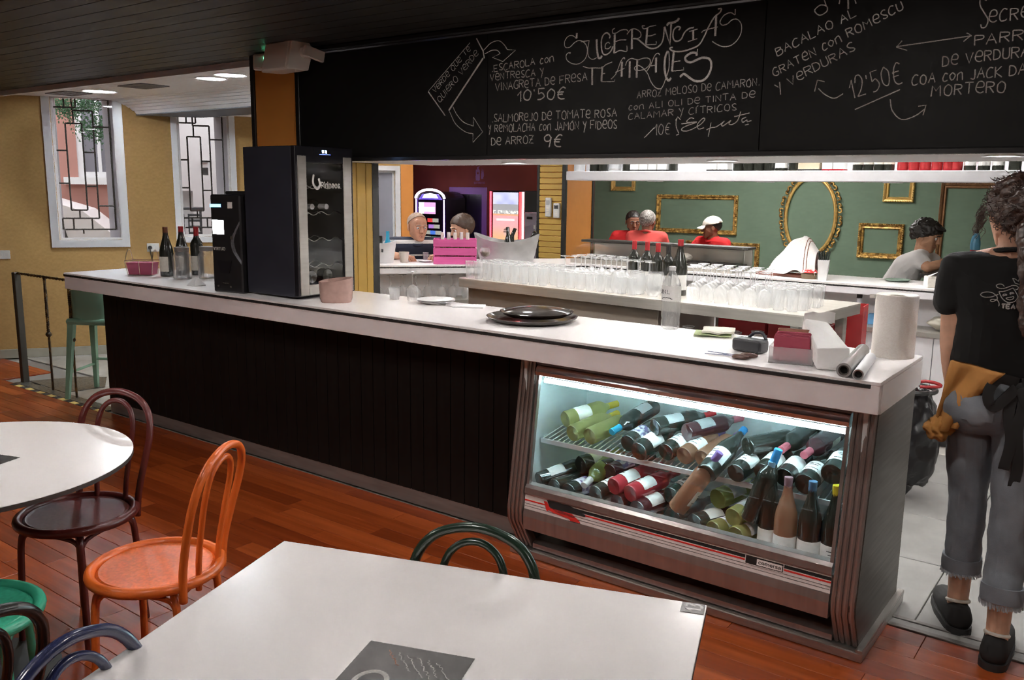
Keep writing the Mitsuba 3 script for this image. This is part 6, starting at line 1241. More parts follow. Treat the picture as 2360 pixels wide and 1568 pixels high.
for i, x in enumerate((-1.62, -1.555, -1.49, -1.43)): shelf_bottle(x, 0.031, 'glass_dark', 'label_cream', (0.04, 0.1), 'dark bottle with cream label in the row left of the red bottles, %s' % ORD[i])
for i, x in enumerate((-1.35, -1.285, -1.22, -1.155, -1.09, -1.045)): shelf_bottle(x, 0.031, 'spirit_red', 'crate_red', (0.01, 0.05), 'red bottle in the row of red bottles on the hanging shelf, %s' % ORD[i])
for i, x in enumerate((-0.975, -0.90, -0.825)): shelf_bottle(x, 0.033, 'glass_dark', 'box_white', (0.03, 0.09), 'dark bottle with white label right of the red bottles, %s' % ORD[i])
for i, x in enumerate((-0.74, -0.66)): shelf_bottle(x, 0.033, 'glass_dark', None, None, 'dark bottle at the right end of the hanging shelf, %s' % ORD[i])
# ================================================================== ON THE WALLS AND CEILING
mat('plastic_cream', (0.78, 0.73, 0.66), 0.45); mat('plastic_white', (0.62, 0.62, 0.60), 0.4)
sp = thing('loudspeaker', 'white wall loudspeaker on a bracket at the corner above the orange pillar', 'loudspeaker')
SPK = lambda m: mv(m, (-4.07, 3.34, 2.325), -6, rx=-12)
prof_s = [(0.0, -0.115), (0.0, 0.10), (0.09, 0.115), (0.15, 0.06), (0.17, -0.02), (0.10, -0.115)]
part(sp, 'cabinet', SPK(m3.Manifold.batch_hull([m3.Manifold.sphere(0.008, 10).translate((sx * 0.125, y - 0.09, z)) for sx in (-1, 1) for y, z in ((0.0, -0.09), (0.0, 0.085), (0.08, 0.10), (0.13, 0.05), (0.12, -0.06))])), 'plastic_cream', 35)
part(sp, 'grille', SPK(cbox(-0.118, 0.118, -0.104, -0.097, -0.09, 0.085, 0.004)), 'plastic_cream'); part(sp, 'knob', SPK(mv(lathe([(0, 0), (0.03, 0), (0.03, 0.022), (0.025, 0.026), (0, 0.026)], 24), (0.13, -0.01, 0.02), ry=90)), 'plastic_cream', 35); part(sp, 'bracket', SPK(cat(cbox(0.15, 0.175, -0.03, 0.10, -0.005, 0.055, 0.004))), 'plastic_cream')
em = thing('emergency_light', 'translucent emergency light with a green lamp beside the loudspeaker', 'light')
part(em, 'housing', mv(rbox(0.29, 0.06, 0.095, 0.012), (-4.385, 3.45, 2.345), 0, ry=2), 'plastic_cream', 35); part(em, 'diffuser', mv(rbox(0.24, 0.01, 0.07, 0.004), (-4.385, 3.419, 2.345), 0, ry=2), 'plastic_white', 35)
part(em, 'green_lamp', mv(trimesh.creation.icosphere(2, 0.008), (-4.40, 3.412, 2.36)), 'lamp_face', light=lamp((0.15, 1.0, 0.45), 6, 0.05))
def socket(s, z, label, plug):
    k = thing('power_socket', label, 'socket', None); part(k, 'plate', on_wall(cbox(s - 0.055, s + 0.055, z - 0.04, z + 0.04, 0, 0.012, 0.003)), 'plastic_white')
    for d in (-0.027, 0.027): part(k, 'outlet', on_wall(mv(lathe([(0.021, 0.0), (0.021, 0.002), (0.019, 0.002), (0.019, 0.0)], 20), (s + d, z, 0.012))), 'plastic_cream')
    if plug:
        part(k, 'plug', on_wall(mv(lathe([(0, 0), (0.019, 0), (0.016, 0.03), (0, 0.03)], 16), (s - 0.027, z, 0.012))), 'plate_black', 35); part(k, 'cable', on_wall(tube(spline([(s - 0.027, z, 0.035), (s - 0.02, z - 0.06, 0.05), (s - 0.005, z - 0.16, 0.03), (s + 0.02, z - 0.3, 0.02)], 6), 0.005, 6)), 'plate_black', True)
socket(0.105, 0.964, 'white double socket on the ochre wall at the left edge', False); socket(1.375, 1.015, 'white socket with a black plug above the wire basket', True)
# empty gilt frames on the green wall
def gilt(p, n, uv):
    g = fbm(p.x * 45, p.z * 45, p.y * 45, 3)
    return mix((0.16, 0.075, 0.015), (0.62, 0.40, 0.12), smoothstep(0.3, 0.7, g))
mat('gilt', proc(gilt), 0.38, metal=0.55); mat('gilt_light', proc(lambda p, n, uv: mix((0.40, 0.24, 0.06), (0.75, 0.53, 0.19), fbm(p.x * 45, p.z * 45, p.y * 45, 3))), 0.38, metal=0.5); mat('gilt_brown', proc(lambda p, n, uv: mix((0.10, 0.045, 0.02), (0.28, 0.14, 0.06), fbm(p.x * 45, p.z * 45, p.y * 45, 3))), 0.42, metal=0.4)
GY = 10.298
def frame(label, x0, x1, z0, z1, w, m, bead=0.018):
    k = thing('empty_picture_frame', label, 'picture frame', None)
    for side in range(4):   # four mitred mouldings
        a, b = [((x0, z0), (x1, z0)), ((x1, z0), (x1, z1)), ((x1, z1), (x0, z1)), ((x0, z1), (x0, z0))][side]
        c = ((x0 + x1) / 2, (z0 + z1) / 2); vs = []
        for (x, z) in (a, b):
            sx, sz = (1 if x < c[0] else -1), (1 if z < c[1] else -1)
            for f, h in ((0.0, 0.0), (0.0, 0.022), (0.18, 0.034), (0.42, 0.030), (0.62, 0.016), (0.86, 0.020), (1.0, 0.010), (1.0, 0.0)): vs.append((x + sx * w * f, GY - h, z + sz * w * f))
        n = 8; fs = []
        for i in range(n):
            j = (i + 1) % n; fs += [(i, j, n + j), (i, n + j, n + i)]
        mm = trimesh.Trimesh(np.array(vs), np.array(fs), process=False)
        if mm.volume < 0: mm.invert()
        part(k, 'moulding', mm, m)
        L = math.dist(a, b); nb = max(3, int(L / (bead * 1.35))); bs_ = []
        for q in range(nb):
            t = (q + 0.5) / nb; x, z = a[0] + (b[0] - a[0]) * t, a[1] + (b[1] - a[1]) * t; ox, oz = (0, w * 0.16 * (1 if z < c[1] else -1)) if side % 2 == 0 else (w * 0.16 * (1 if x < c[0] else -1), 0)
            s_ = trimesh.creation.icosphere(1, 0.5); s_.apply_scale((bead, bead * 0.7, bead)); s_.apply_translation((x + ox, GY - 0.034, z + oz)); bs_.append(s_)
        kk = part(k, 'bead_row', cat(*bs_), m, True); labels.setdefault(kk, {})['kind'] = 'stuff'
    return k
frame('small light gilt frame left of the large one, cut by the hanging shelf', -6.03, -5.67, 1.598, 2.05, 0.055, 'gilt_light')
frame('large landscape gilt frame behind the man in the white cap', -5.34, -4.235, 1.075, 1.56, 0.055, 'gilt')
frame('small light gilt frame right of the oval one, cut by the hanging shelf', -2.552, -2.233, 1.515, 1.95, 0.055, 'gilt_light')
frame('landscape gilt frame left of the boy in white', -2.785, -2.303, 0.885, 1.275, 0.06, 'gilt')
frame('tall brown gilt frame behind the boy in white', -1.97, -0.90, 0.60, 1.73, 0.06, 'gilt_brown', 0.014)
frame('low gilt frame behind the glass end of the food display case', -4.9, -3.93, 0.55, 0.985, 0.06, 'gilt')
ov = thing('oval_gilt_frame', 'large oval gilt frame with carved scrolls on the green wall', 'oval frame')
OC, OA, OB = (-3.34, 1.33), 0.285, 0.445
a = np.linspace(0, 2 * PI, 240, endpoint=False); ring = np.stack([OC[0] + OA * np.cos(a), np.full(240, GY - 0.02), OC[1] + OB * np.sin(a)], 1)
part(ov, 'inner_moulding', tube(ring, 0.017, 8, closed=True), 'gilt_light', True, label='smooth inner moulding')
ring2 = np.stack([OC[0] + (OA + 0.02) * np.cos(a), np.full(240, GY - 0.02), OC[1] + (OB + 0.02) * np.sin(a)], 1); part(ov, 'inner_moulding', tube(ring2, 0.008, 6, closed=True), 'gilt', True)
scrolls = []
for i in range(44):
    t = 2 * PI * i / 44; c_, s_ = math.cos(t), math.sin(t); px, pz = OC[0] + (OA + 0.053) * c_, OC[1] + (OB + 0.053) * s_; n_ = V(c_ / OA, s_ / OB); n_ /= np.linalg.norm(n_); tn = V(-n_[1], n_[0]); R_ = 0.026 + 0.006 * (i % 2)
    ph = np.linspace(0, 4.6, 12); sg_ = 1 if i % 2 else -1; rr = R_ * (1 - ph / 6.5)
    q = np.stack([px + rr * np.cos(ph) * tn[0] * sg_ + rr * np.sin(ph) * n_[0], np.full(12, GY - 0.028 - 0.012 * np.sin(i)), pz + rr * np.cos(ph) * tn[1] * sg_ + rr * np.sin(ph) * n_[1]], 1)
    scrolls.append(tube(q, np.linspace(0.013, 0.007, 12), 6))
kk = part(ov, 'carved_scrolls', cat(*scrolls), 'gilt', True, label='carved gilt scrolls'); labels[kk]['kind'] = 'stuff'
# remote controls on the slatted pillar
for (x, z, w, h, lab, scr) in ((-4.607, 1.447, 0.062, 0.175, 'white remote control in a holder, left of two on the slatted pillar', 'label_grey'), (-4.513, 1.418, 0.068, 0.135, 'white thermostat right of the remote control on the slatted pillar', 'ink')):
    k = thing('wall_control', lab, 'remote control'); part(k, 'body', mv(rbox(w, 0.024, h, 0.006), (x, 6.722, z)), 'plastic_white', 35); part(k, 'display', box(x - w * 0.32, x + w * 0.32, 6.708, 6.7095, z + h * 0.12, z + h * 0.36), scr)
    for i in range(3): part(k, 'button', box(x - w * 0.2, x + w * 0.2, 6.708, 6.7095, z - h * (0.08 + 0.12 * i), z - h * (0.02 + 0.12 * i)), 'plastic_cream')

# ================================================================== GAMES AREA
mat('machine_dark', (0.012, 0.010, 0.014), 0.3, spec=0.5)
def glow(parent, name, mesh, c, level, label=None): part(parent, name, mesh, 'lamp_face', light=lamp(c, level * 0.34, 0.15), label=label)
def fr(x0, x1, z0, z1, y, t=0.004): return box(x0, x1, y - t, y, z0, z1)
g1 = thing('gaming_machine', 'gaming machine with white and violet neon arch behind the man in stripes', 'gaming machine')
MX0, MX1, MY = -7.97, -7.49, 8.55
arch = sg.Polygon([(MX0, 0.0), (MX1, 0.0), (MX1, 1.46)] + [(MX0 + (MX1 - MX0) * (0.5 + 0.5 * math.cos(t)), 1.46 + 0.10 * math.sin(t)) for t in np.linspace(0, PI, 14)] + [(MX0, 1.46)])
part(g1, 'cabinet', on(extrude(arch, 0.42), (0, MY + 0.42, 0), (1, 0, 0), (0, 0, 1), (0, -1, 0)), 'machine_dark')
glow(g1, 'neon_arch', tube([(MX0 - 0.0 + (MX1 - MX0) * (0.5 + 0.52 * math.cos(t)), MY - 0.01, 1.47 + 0.115 * math.sin(t)) for t in np.linspace(0.0, PI, 20)], 0.016, 8), (0.85, 0.75, 1.0), 12, 'white violet neon arch')
for x in (MX0 - 0.005, MX1 + 0.005): glow(g1, 'neon_side', tube([(x, MY - 0.01, 0.9), (x, MY - 0.01, 1.46)], 0.010, 6), (0.34, 0.15, 1.0), 9, 'violet neon tube')
glow(g1, 'neon_side', tube([(MX0 - 0.075, MY + 0.2, 0.9), (MX0 - 0.075, MY + 0.2, 1.44)], 0.008, 6), (0.22, 0.10, 1.0), 2.5, 'violet neon tube')
glow(g1, 'crest', on(extrude(sg.Polygon([(0.10, 0), (0.38, 0), (0.34, 0.05), (0.24, 0.065), (0.14, 0.05)]), 0.004), (MX0, MY, 1.475), (1, 0, 0), (0, 0, 1), (0, -1, 0)), (0.9, 0.9, 1.0), 3.0, 'bright crest')
glow(g1, 'arch_panel', on(extrude(sg.Polygon([(0.03, 0), (0.45, 0), (0.38, 0.075), (0.10, 0.075)]), 0.002), (MX0, MY, 1.455), (1, 0, 0), (0, 0, 1), (0, -1, 0)), (0.12, 0.04, 0.9), 0.7)
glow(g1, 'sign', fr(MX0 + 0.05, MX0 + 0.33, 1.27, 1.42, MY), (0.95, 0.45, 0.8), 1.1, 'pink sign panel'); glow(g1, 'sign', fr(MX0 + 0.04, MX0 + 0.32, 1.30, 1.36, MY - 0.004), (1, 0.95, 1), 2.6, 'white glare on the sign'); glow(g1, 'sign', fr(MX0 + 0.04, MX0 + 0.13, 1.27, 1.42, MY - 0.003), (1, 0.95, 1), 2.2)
for (x, z, c) in ((0.19, 1.165, (0.8, 0.03, 0.03)), (0.21, 1.085, (0.45, 0.2, 0.7)), (0.24, 1.005, (0.05, 0.2, 0.8)), (0.27, 0.93, (0.06, 0.45, 0.15)), (0.06, 0.93, (0.1, 0.6, 0.9)), (0.05, 1.005, (0.55, 0.45, 0.3))):
    glow(g1, 'prize_panel', fr(MX0 + x, MX0 + x + 0.09, z, z + 0.05, MY), c, 0.9); glow(g1, 'prize_panel', fr(MX0 + x + 0.09, MX0 + min(x + 0.19, 0.45), z, z + 0.05, MY), (0.55, 0.55, 0.45), 0.7)
g2 = thing('gaming_machine', 'tall gaming machine with red neon sides and a beach picture on its screen', 'gaming machine')
NX0, NX1, NY = -6.77, -6.24, 8.6
part(g2, 'cabinet', cbox(NX0, NX1, NY, NY + 0.35, 0, 1.585, 0.01), 'machine_dark')
for x, c, l_, r_ in ((NX0 + 0.012, (1.0, 0.05, 0.09), 3.5, 0.012), (NX1 - 0.06, (0.9, 0.03, 0.05), 1.2, 0.018), (NX1 - 0.018, (1.0, 0.16, 0.16), 9, 0.014)): glow(g2, 'neon_side', tube([(x, NY - 0.012, 0.72), (x, NY - 0.012, 1.575)], r_, 6), c, l_, 'red neon tube')
S0, S1 = NX0 + 0.045, NX1 - 0.095; SW = S1 - S0
def screen_fn(p, n, uv):
    x, z = uv.x, 0.86 + 0.705 * uv.y
    c = mix((0.95, 0.45, 0.20), (0.90, 0.40, 0.42), smoothstep(0.98, 1.20, z)); c = mix(c, (0.02, 0.42, 0.45), dr.select((z < 0.985) & (z > 0.9), 1.0, 0.0))
    c = mix(c, (0.9, 0.93, 0.95), dr.select((z < 0.97) & (z > 0.88) & ((dr.abs(x - 0.2) < 0.16) | (dr.abs(x - 0.78) < 0.2)), 1.0, 0.0))
    c = mix(c, (0.95, 0.80, 0.80), dr.select((dr.abs(z - 1.232) < 0.014) & (dr.abs(x - 0.5) < 0.36), 1.0, 0.0))
    c = mix(c, (0.35, 0.36, 0.38), dr.select((z > 1.30) & (z < 1.42), 1.0, 0.0)); c = mix(c, (0.9, 0.9, 0.8), dr.select((dr.abs(z - 1.325) < 0.02) & (cell_rand(x * 26, z * 60) > 0.45), 1.0, 0.0))
    c = mix(c, (0.85, 0.4, 0.2), dr.select(dr.abs(z - 1.292) < 0.01, 1.0, 0.0)); c = mix(c, mix((0.42, 0.47, 0.85), (0.75, 0.78, 0.95), noise(x * 4, z * 14)), dr.select(z > 1.42, 1.0, 0.0))
    d = dr.square((x - 0.52) * 1.25) + dr.square((z - 1.075) * 2.6); c = mix(c, (0.70, 0.42, 0.33), dr.select(d < 0.0125, 1.0, 0.0))
    return 0.36 * mix(c, (0.12, 0.05, 0.04), dr.select((dr.abs(x - 0.52) < 0.09) & (dr.abs(z - 1.085) < 0.010) | ((d < 0.018) & (z > 1.105)), 1.0, 0.0))
k = g2 + '__screen'; scene[k] = {'type': 'rectangle', 'bsdf': {'type': 'ref', 'id': 'lamp_face'}, 'emitter': {'type': 'area', 'radiance': proc(screen_fn), 'sampling_weight': 0.2},
            'to_world': T(frame_of(((S0 + S1) / 2, NY - 0.006, 0.86 + 0.3525), (SW / 2, 0, 0), (0, 0, 0.3525), (0, -1, 0)))}; labels[k] = {'label': 'bright screen with a beach picture'}
cm = thing('change_machine', 'grey coin change machine beside the slatted pillar', 'change machine'); mat('lilac_grey', (0.27, 0.25, 0.30), 0.5); mat('lilac_neon_tint', (0.30, 0.16, 0.42), 0.5)  # the lilac of the door frame has the violet neon glow painted in
part(cm, 'cabinet', cbox(-6.21, -6.02, 8.55, 8.85, 0, 1.33, 0.008), 'lilac_grey'); part(cm, 'display', fr(-6.17, -6.09, 1.25, 1.28, 8.55), 'plate_black'); part(cm, 'shelf', box(-6.20, -6.04, 8.535, 8.55, 1.12, 1.14), 'lilac_grey'); part(cm, 'button', fr(-6.065, -6.045, 1.14, 1.18, 8.55, 0.01), 'plastic_white')
dr_ = struct('door_1', cat(extrude(sg.box(-7.78, 8.985, -7.70, 9.0), 1.62), extrude(sg.box(-7.22, 8.985, -7.14, 9.0), 1.62), box(-7.70, -7.22, 8.985, 9.0, 1.53, 1.62)), 'lilac_neon_tint', 'lilac framed door with neon glow in its colour, between the gaming machines', 'door'); part(dr_, 'leaf', box(-7.70, -7.22, 8.992, 9.0, 0, 1.53), 'machine_dark'); part(dr_, 'rail', box(-7.70, -7.62, 8.988, 8.999, 0, 1.53), 'lilac_neon_tint')
part(dr_, 'handle', tube(spline([(-7.60, 8.985, 1.05), (-7.58, 8.95, 1.2), (-7.5, 8.94, 1.27), (-7.42, 8.95, 1.28)], 5), 0.014, 6), 'plate_black', True)
ex = thing('extinguisher_sign', 'lilac fire extinguisher sign on the maroon wall above the door', 'sign'); mat('sign_lilac', (0.26, 0.13, 0.28), 0.6)
part(ex, 'pictogram', on(extrude(sg.box(0, 0, 0.055, 0.13).buffer(0.006).union(sg.box(0.015, 0.13, 0.04, 0.17)).union(sg.Polygon([(0.02, 0.16), (0.065, 0.19), (0.06, 0.175), (0.03, 0.155)])).difference(sg.box(0.012, 0.075, 0.043, 0.10)), 0.004), (-7.325, 8.999, 1.715), (1, 0, 0), (0, 0, 1), (0, -1, 0)), 'sign_lilac')
part(ex, 'flame_mark', on(extrude(sg.Polygon([(0, 0), (0.03, 0.0), (0.045, 0.05), (0.035, 0.12), (0.022, 0.07), (0.015, 0.13), (0.0, 0.06)]), 0.004), (-7.24, 8.999, 1.73), (1, 0, 0), (0, 0, 1), (0, -1, 0)), 'sign_lilac'); part(ex, 'lettering', on(meshkit.text_mesh('EXTINTOR', 0.026, 0.003), (-7.36, 8.999, 1.665), (1, 0, 0), (0, 0, 1), (0, -1, 0)), 'sign_lilac')

# ================================================================== OUTSIDE THE WINDOWS
def outside(m, s, out, z=0): return on(m, WO + WD * s - WN * out + (0, 0, z), WD, -WN, ZUP)      # x along the wall, y away from it
mat('asphalt', proc(lambda p, n, uv: mix((0.20, 0.20, 0.20), (0.30, 0.30, 0.29), fbm(p.x * 3, p.y * 3, 0, 4))), 0.9); mat('house_pink', proc(lambda p, n, uv: mix((0.40, 0.20, 0.17), (0.47, 0.25, 0.21), fbm(p.x * 2, p.y * 2, p.z * 2, 4))), 0.9); mat('house_white', proc(lambda p, n, uv: mix((0.66, 0.68, 0.68), (0.76, 0.77, 0.77), fbm(p.x * 2, p.y * 2, p.z * 3, 4))), 0.9); mat('car_white', (0.75, 0.76, 0.77), 0.2, coat=0.6); mat('car_glass', (0.05, 0.06, 0.07), 0.08, spec=0.7)
struct('street', outside(box(-9, 6, 0.31, 12, -0.05, 0.0), 0, 0), 'asphalt', 'street outside the windows', 'street')
h1 = thing('pink_house', 'pink house across the street seen through the first window', 'house')
part(h1, 'wall', outside(extrude(sg.box(-4.0, -0.2, 1.02, 4.2).difference(sg.box(0.36, 1.69, 0.92, 3.0)), 0.3, 0), 0, 3.5) if False else on(extrude(sg.box(-4.0, -0.2, 1.02, 4.2).difference(sg.box(0.36, 1.69, 0.92, 3.0)), 0.3, -0.3), WO - WN * 3.5, WD, ZUP, WN), 'house_pink')
hw = part(h1, 'window', on(extrude(sg.box(0.36, 1.69, 0.92, 3.0).difference(sg.box(0.43, 1.76, 0.87, 2.95)), 0.06, -0.08), WO - WN * 3.5, WD, ZUP, WN), 'white_frame'); part(h1, 'window__mullion', on(box(0.60, 0.64, 1.76, 2.95, -0.08, -0.03), WO - WN * 3.5, WD, ZUP, WN), 'white_frame'); part(h1, 'window__pane', on(box(0.43, 0.87, 1.76, 2.95, -0.10, -0.095), WO - WN * 3.5, WD, ZUP, WN), 'frosted'); part(h1, 'window_sill', on(box(0.20, 1.0, 1.60, 1.69, -0.05, 0.10), WO - WN * 3.5, WD, ZUP, WN), 'house_white', label='white sill')
h2 = thing('white_house', 'bright white house seen through the second window', 'house')
part(h2, 'wall', on(extrude(sg.box(1.02, -0.2, 4.4, 4.2).difference(sg.box(1.86, 1.75, 1.95, 1.86)).difference(sg.box(1.40, 1.0, 1.72, 1.52)), 0.3, -0.3), WO - WN * 4.6, WD, ZUP, WN), 'house_white'); part(h2, 'opening_back', on(box(1.3, 2.0, 0.9, 2.0, -0.32, -0.305), WO - WN * 4.6, WD, ZUP, WN), 'house_white'); part(h2, 'wall_lamp', on(box(1.86, 1.95, 1.93, 1.96, 0, 0.06), WO - WN * 4.6, WD, ZUP, WN), 'label_grey')
cr = thing('parked_car', 'white car parked outside the first window', 'car')
car = [(-1.6, 0.35), (-1.6, 0.75), (-0.95, 0.95), (-0.45, 1.38), (0.15, 1.41), (0.55, 1.28), (0.86, 1.0), (0.95, 0.80), (0.95, 0.35)]
part(cr, 'body', outside(on(m3.CrossSection([np.array(car)[::-1]]).offset(0.03, m3.JoinType.Round).extrude(1.3), (0, 0, 0), (1, 0, 0), (0, 0, 1), (0, -1, 0)), 0, 3.2), 'car_white', 35)
part(cr, 'window', outside(on(extrude([(-0.40, 1.0), (-0.30, 1.30), (0.12, 1.33), (0.36, 1.16), (0.40, 1.0)], 0.01), (0, -1.305, 0), (1, 0, 0), (0, 0, 1), (0, -1, 0)), 0, 3.2), 'car_glass')
for x in (-1.1, 0.5): part(cr, 'wheel', outside(on(mv(lathe([(0, 0), (0.22, 0), (0.31, 0.02), (0.31, 0.16), (0, 0.16)], 24), (x, 0.31, -0.02)), (0, -1.30, 0), (1, 0, 0), (0, 0, 1), (0, -1, 0)), 0, 3.2), 'plate_black', 35)
tr = thing('street_tree', 'green tree hanging over the street outside the first window', 'tree'); scene['leaf'] = {'type': 'principledthin', 'base_color': rgb(0.09, 0.17, 0.10), 'roughness': 0.6, 'diff_trans': 0.7}; mat('bark', (0.10, 0.07, 0.05), 0.9)
rt_ = np.random.default_rng(8); N = 2600; c0 = np.array([[0.62, 2.5, 2.52], [0.78, 2.4, 2.62], [0.45, 2.5, 2.46], [0.66, 2.5, 2.24], [0.86, 2.5, 2.25], [0.3, 2.6, 2.52], [1.05, 2.5, 2.6]])
c = c0[rt_.integers(0, 7, N)] + rt_.normal(0, 1, (N, 3)) * (0.085, 0.10, 0.075); d1 = rt_.normal(0, 1, (N, 3)); d1 /= np.linalg.norm(d1, axis=1, keepdims=True); d2 = np.cross(d1, rt_.normal(0, 1, (N, 3))); d2 /= np.linalg.norm(d2, axis=1, keepdims=True)
q = np.stack([c - d1 * 0.022, c + d2 * 0.009, c + d1 * 0.022, c - d2 * 0.009], 1).reshape(-1, 3); ii = np.arange(N)[:, None] * 4
kk = part(tr, 'foliage', outside(trimesh.Trimesh(q, np.vstack([ii + [0, 1, 2], ii + [0, 2, 3]]), process=False), 0, 0), 'leaf', label='small green leaves'); labels[kk]['kind'] = 'stuff'
part(tr, 'trunk', outside(tube(spline([(1.5, 2.6, 0.0), (1.45, 2.6, 1.5), (1.3, 2.55, 2.2), (1.0, 2.5, 2.55), (0.6, 2.5, 2.6)], 6), np.linspace(0.09, 0.015, 25), 8), 0, 0), 'bark', True)
tc = thing('terrace_table', 'dark terrace table outside the second window', 'table'); mat('terrace_dark', (0.05, 0.055, 0.06), 0.5)
part(tc, 'table_top', outside(cbox(1.40, 1.85, 0, 0.5, 1.28, 1.31), 0, 3.4), 'terrace_dark')
for x in (1.42, 1.80): part(tc, 'leg', outside(cbox(x, x + 0.03, 0.02, 0.05, 0.0, 1.28), 0, 3.4), 'terrace_dark')
for i, x in enumerate((1.45, 1.66)):
    k = thing('terrace_chair', ('dark slatted terrace chair outside the second window, left one', 'dark slatted terrace chair outside the second window, right one')[i], 'chair', 'terrace chairs')
    for dx in (0.0, 0.15): part(k, 'post', outside(cbox(x + dx, x + dx + 0.018, 0, 0.02, 0.0, 1.24), 0, 3.0), 'terrace_dark')
    for z in (0.98, 1.06, 1.14, 1.21): part(k, 'slat', outside(cbox(x + 0.018, x + 0.15, 0, 0.015, z, z + 0.03), 0, 3.0), 'terrace_dark')
    part(k, 'seat', outside(cbox(x, x + 0.168, 0, 0.2, 0.84, 0.86), 0, 3.0), 'terrace_dark')
# ================================================================== PEOPLE
def skin(name, c): return mat(name, proc(lambda p, n, uv: mix(tuple(0.86 * v for v in c), tuple(min(1, 1.08 * v) for v in c), fbm(p.x * 45, p.y * 45, p.z * 45, 3))), 0.5, spec=0.35)
skin('skin_tan', (0.42, 0.21, 0.13)); skin('skin_fair', (0.52, 0.30, 0.20)); skin('skin_brown', (0.22, 0.10, 0.06)); skin('skin_boy', (0.46, 0.25, 0.15))
mat('eye_white', (0.6, 0.58, 0.55), 0.3); mat('eye_dark', (0.02, 0.014, 0.01), 0.2); mat('lip', (0.30, 0.10, 0.08), 0.5)
SPH = lambda r, p, s=None, seg=20: (m3.Manifold.sphere(r, seg) if s is None else m3.Manifold.sphere(1.0, seg).scale(s)).translate(tuple(map(float, p)))
def chain(*pr):   # hulls of neighbouring spheres: (point, radius) pairs
    out = []
    for (a, ra), (b, rb) in zip(pr, pr[1:]): out.append(m3.Manifold.batch_hull([SPH(ra, a), SPH(rb, b)]))
    return m3.Manifold.batch_boolean(out, m3.OpType.Add)
def union(*ms): return m3.Manifold.batch_boolean(list(ms), m3.OpType.Add)
def soften(m, length=0.014, it=10, lamb=0.5):
    t = tm(m.refine_to_length(length)); t = trimesh.Trimesh(t.vertices, t.faces, process=True); trimesh.smoothing.filter_taubin(t, lamb=lamb, nu=lamb + 0.02, iterations=it); return t
def mat34(M): return np.array(M)[:3, :4]
def head_frame(c, yaw, pitch=0, roll=0):   # x looks forward, y to the left ear, z up
    R = trimesh.transformations.rotation_matrix
    M = R(math.radians(yaw), (0, 0, 1)) @ R(math.radians(pitch), (0, 1, 0)) @ R(math.radians(roll), (1, 0, 0)); M[:3, 3] = c; return M
def head_mesh(M, w=1.0):
    s = lambda p: (p[0], p[1] * w, p[2]); parts = [SPH(1, (-0.012, 0, 0.028), (0.098, 0.077 * w, 0.088))]
    face = m3.Manifold.batch_hull([SPH(0.03, s(p)) for p in ((0.050, 0.028, 0.05), (0.050, -0.028, 0.05), (0.0, 0.045, 0.02), (0.0, -0.045, 0.02))] + [SPH(0.022, s(p)) for p in ((0.055, 0.042, -0.012), (0.055, -0.042, -0.012))] + [SPH(0.017, s(p)) for p in ((0.070, 0.014, -0.093), (0.070, -0.014, -0.093), (0.005, 0.052, -0.055), (0.005, -0.052, -0.055))])
    face = face - SPH(0.016, s((0.092, 0.032, 0.006))) - SPH(0.016, s((0.092, -0.032, 0.006)))
    brow = m3.Manifold.batch_hull([SPH(0.010, s(p)) for p in ((0.078, 0.042, 0.026), (0.084, 0.012, 0.024), (0.084, -0.012, 0.024), (0.078, -0.042, 0.026))])
    nose = m3.Manifold.batch_hull([SPH(0.007, (0.084, 0, 0.022)), SPH(0.0105, (0.107, 0, -0.024)), SPH(0.008, (0.092, 0.012, -0.028)), SPH(0.008, (0.092, -0.012, -0.028))])
    lips = union(m3.Manifold.batch_hull([SPH(0.008, s(p)) for p in ((0.080, 0.018, -0.056), (0.088, 0, -0.054), (0.080, -0.018, -0.056))]), m3.Manifold.batch_hull([SPH(0.008, s(p)) for p in ((0.079, 0.015, -0.068), (0.086, 0, -0.069), (0.079, -0.015, -0.068))]))
    ears = union(*[m3.Manifold.sphere(1, 16).scale((0.019, 0.008, 0.031)).rotate((0, -12, sg_ * 14)).translate((-0.008, sg_ * 0.079 * w, -0.004)) for sg_ in (1, -1)])
    parts += [face, brow, nose, lips, ears]
    return union(*parts).transform(mat34(M))
def face_parts(key, M, brow_mat, hood=True):
    W = lambda m: (lambda t: (t.apply_transform(M), t)[1])(tm(m).copy())
    for s_ in (1, -1):
        e = part(key, 'eye', W(SPH(0.0125, (0.0765, s_ * 0.032, 0.006))), 'eye_white', True); part(key, 'eye__iris', W(SPH(0.0062, (0.0845, s_ * 0.031, 0.006))), 'eye_dark', True)
        part(key, 'eyebrow', W(tube(spline([(0.082, s_ * 0.048, 0.026), (0.094, s_ * 0.03, 0.033), (0.094, s_ * 0.012, 0.028)], 4), 0.0042, 6)), brow_mat, True)
    part(key, 'mouth', W(tube(spline([(0.083, 0.021, -0.062), (0.0935, 0.0, -0.0615), (0.083, -0.021, -0.062)], 5), 0.0028, 6)), 'lip', True)
def hair_cap(M, grow, front=(0.062, 0.075), nape=(-0.075, -0.055), seed=1, amp=0.008, w=1.0):
    m = m3.Manifold.sphere(1.0, 40).scale((0.098 + grow, (0.077 + grow) * w, 0.088 + grow)).translate((-0.014, 0, 0.030))
    d = np.array([front[0] - nape[0], 0, front[1] - nape[1]]); n = np.array([-d[2], 0, d[0]]); n /= np.linalg.norm(n)
    m = m.trim_by_plane(tuple(n), float(n @ np.array([nape[0], 0, nape[1]])))
    t = tm(m.refine_to_length(0.010)); v = t.vertices; nn = t.vertex_normals; t.vertices = v + nn * (meshkit.fbm(v * 60, 3, seed)[:, None] - 0.45) * amp * 2; t.apply_transform(M); return t
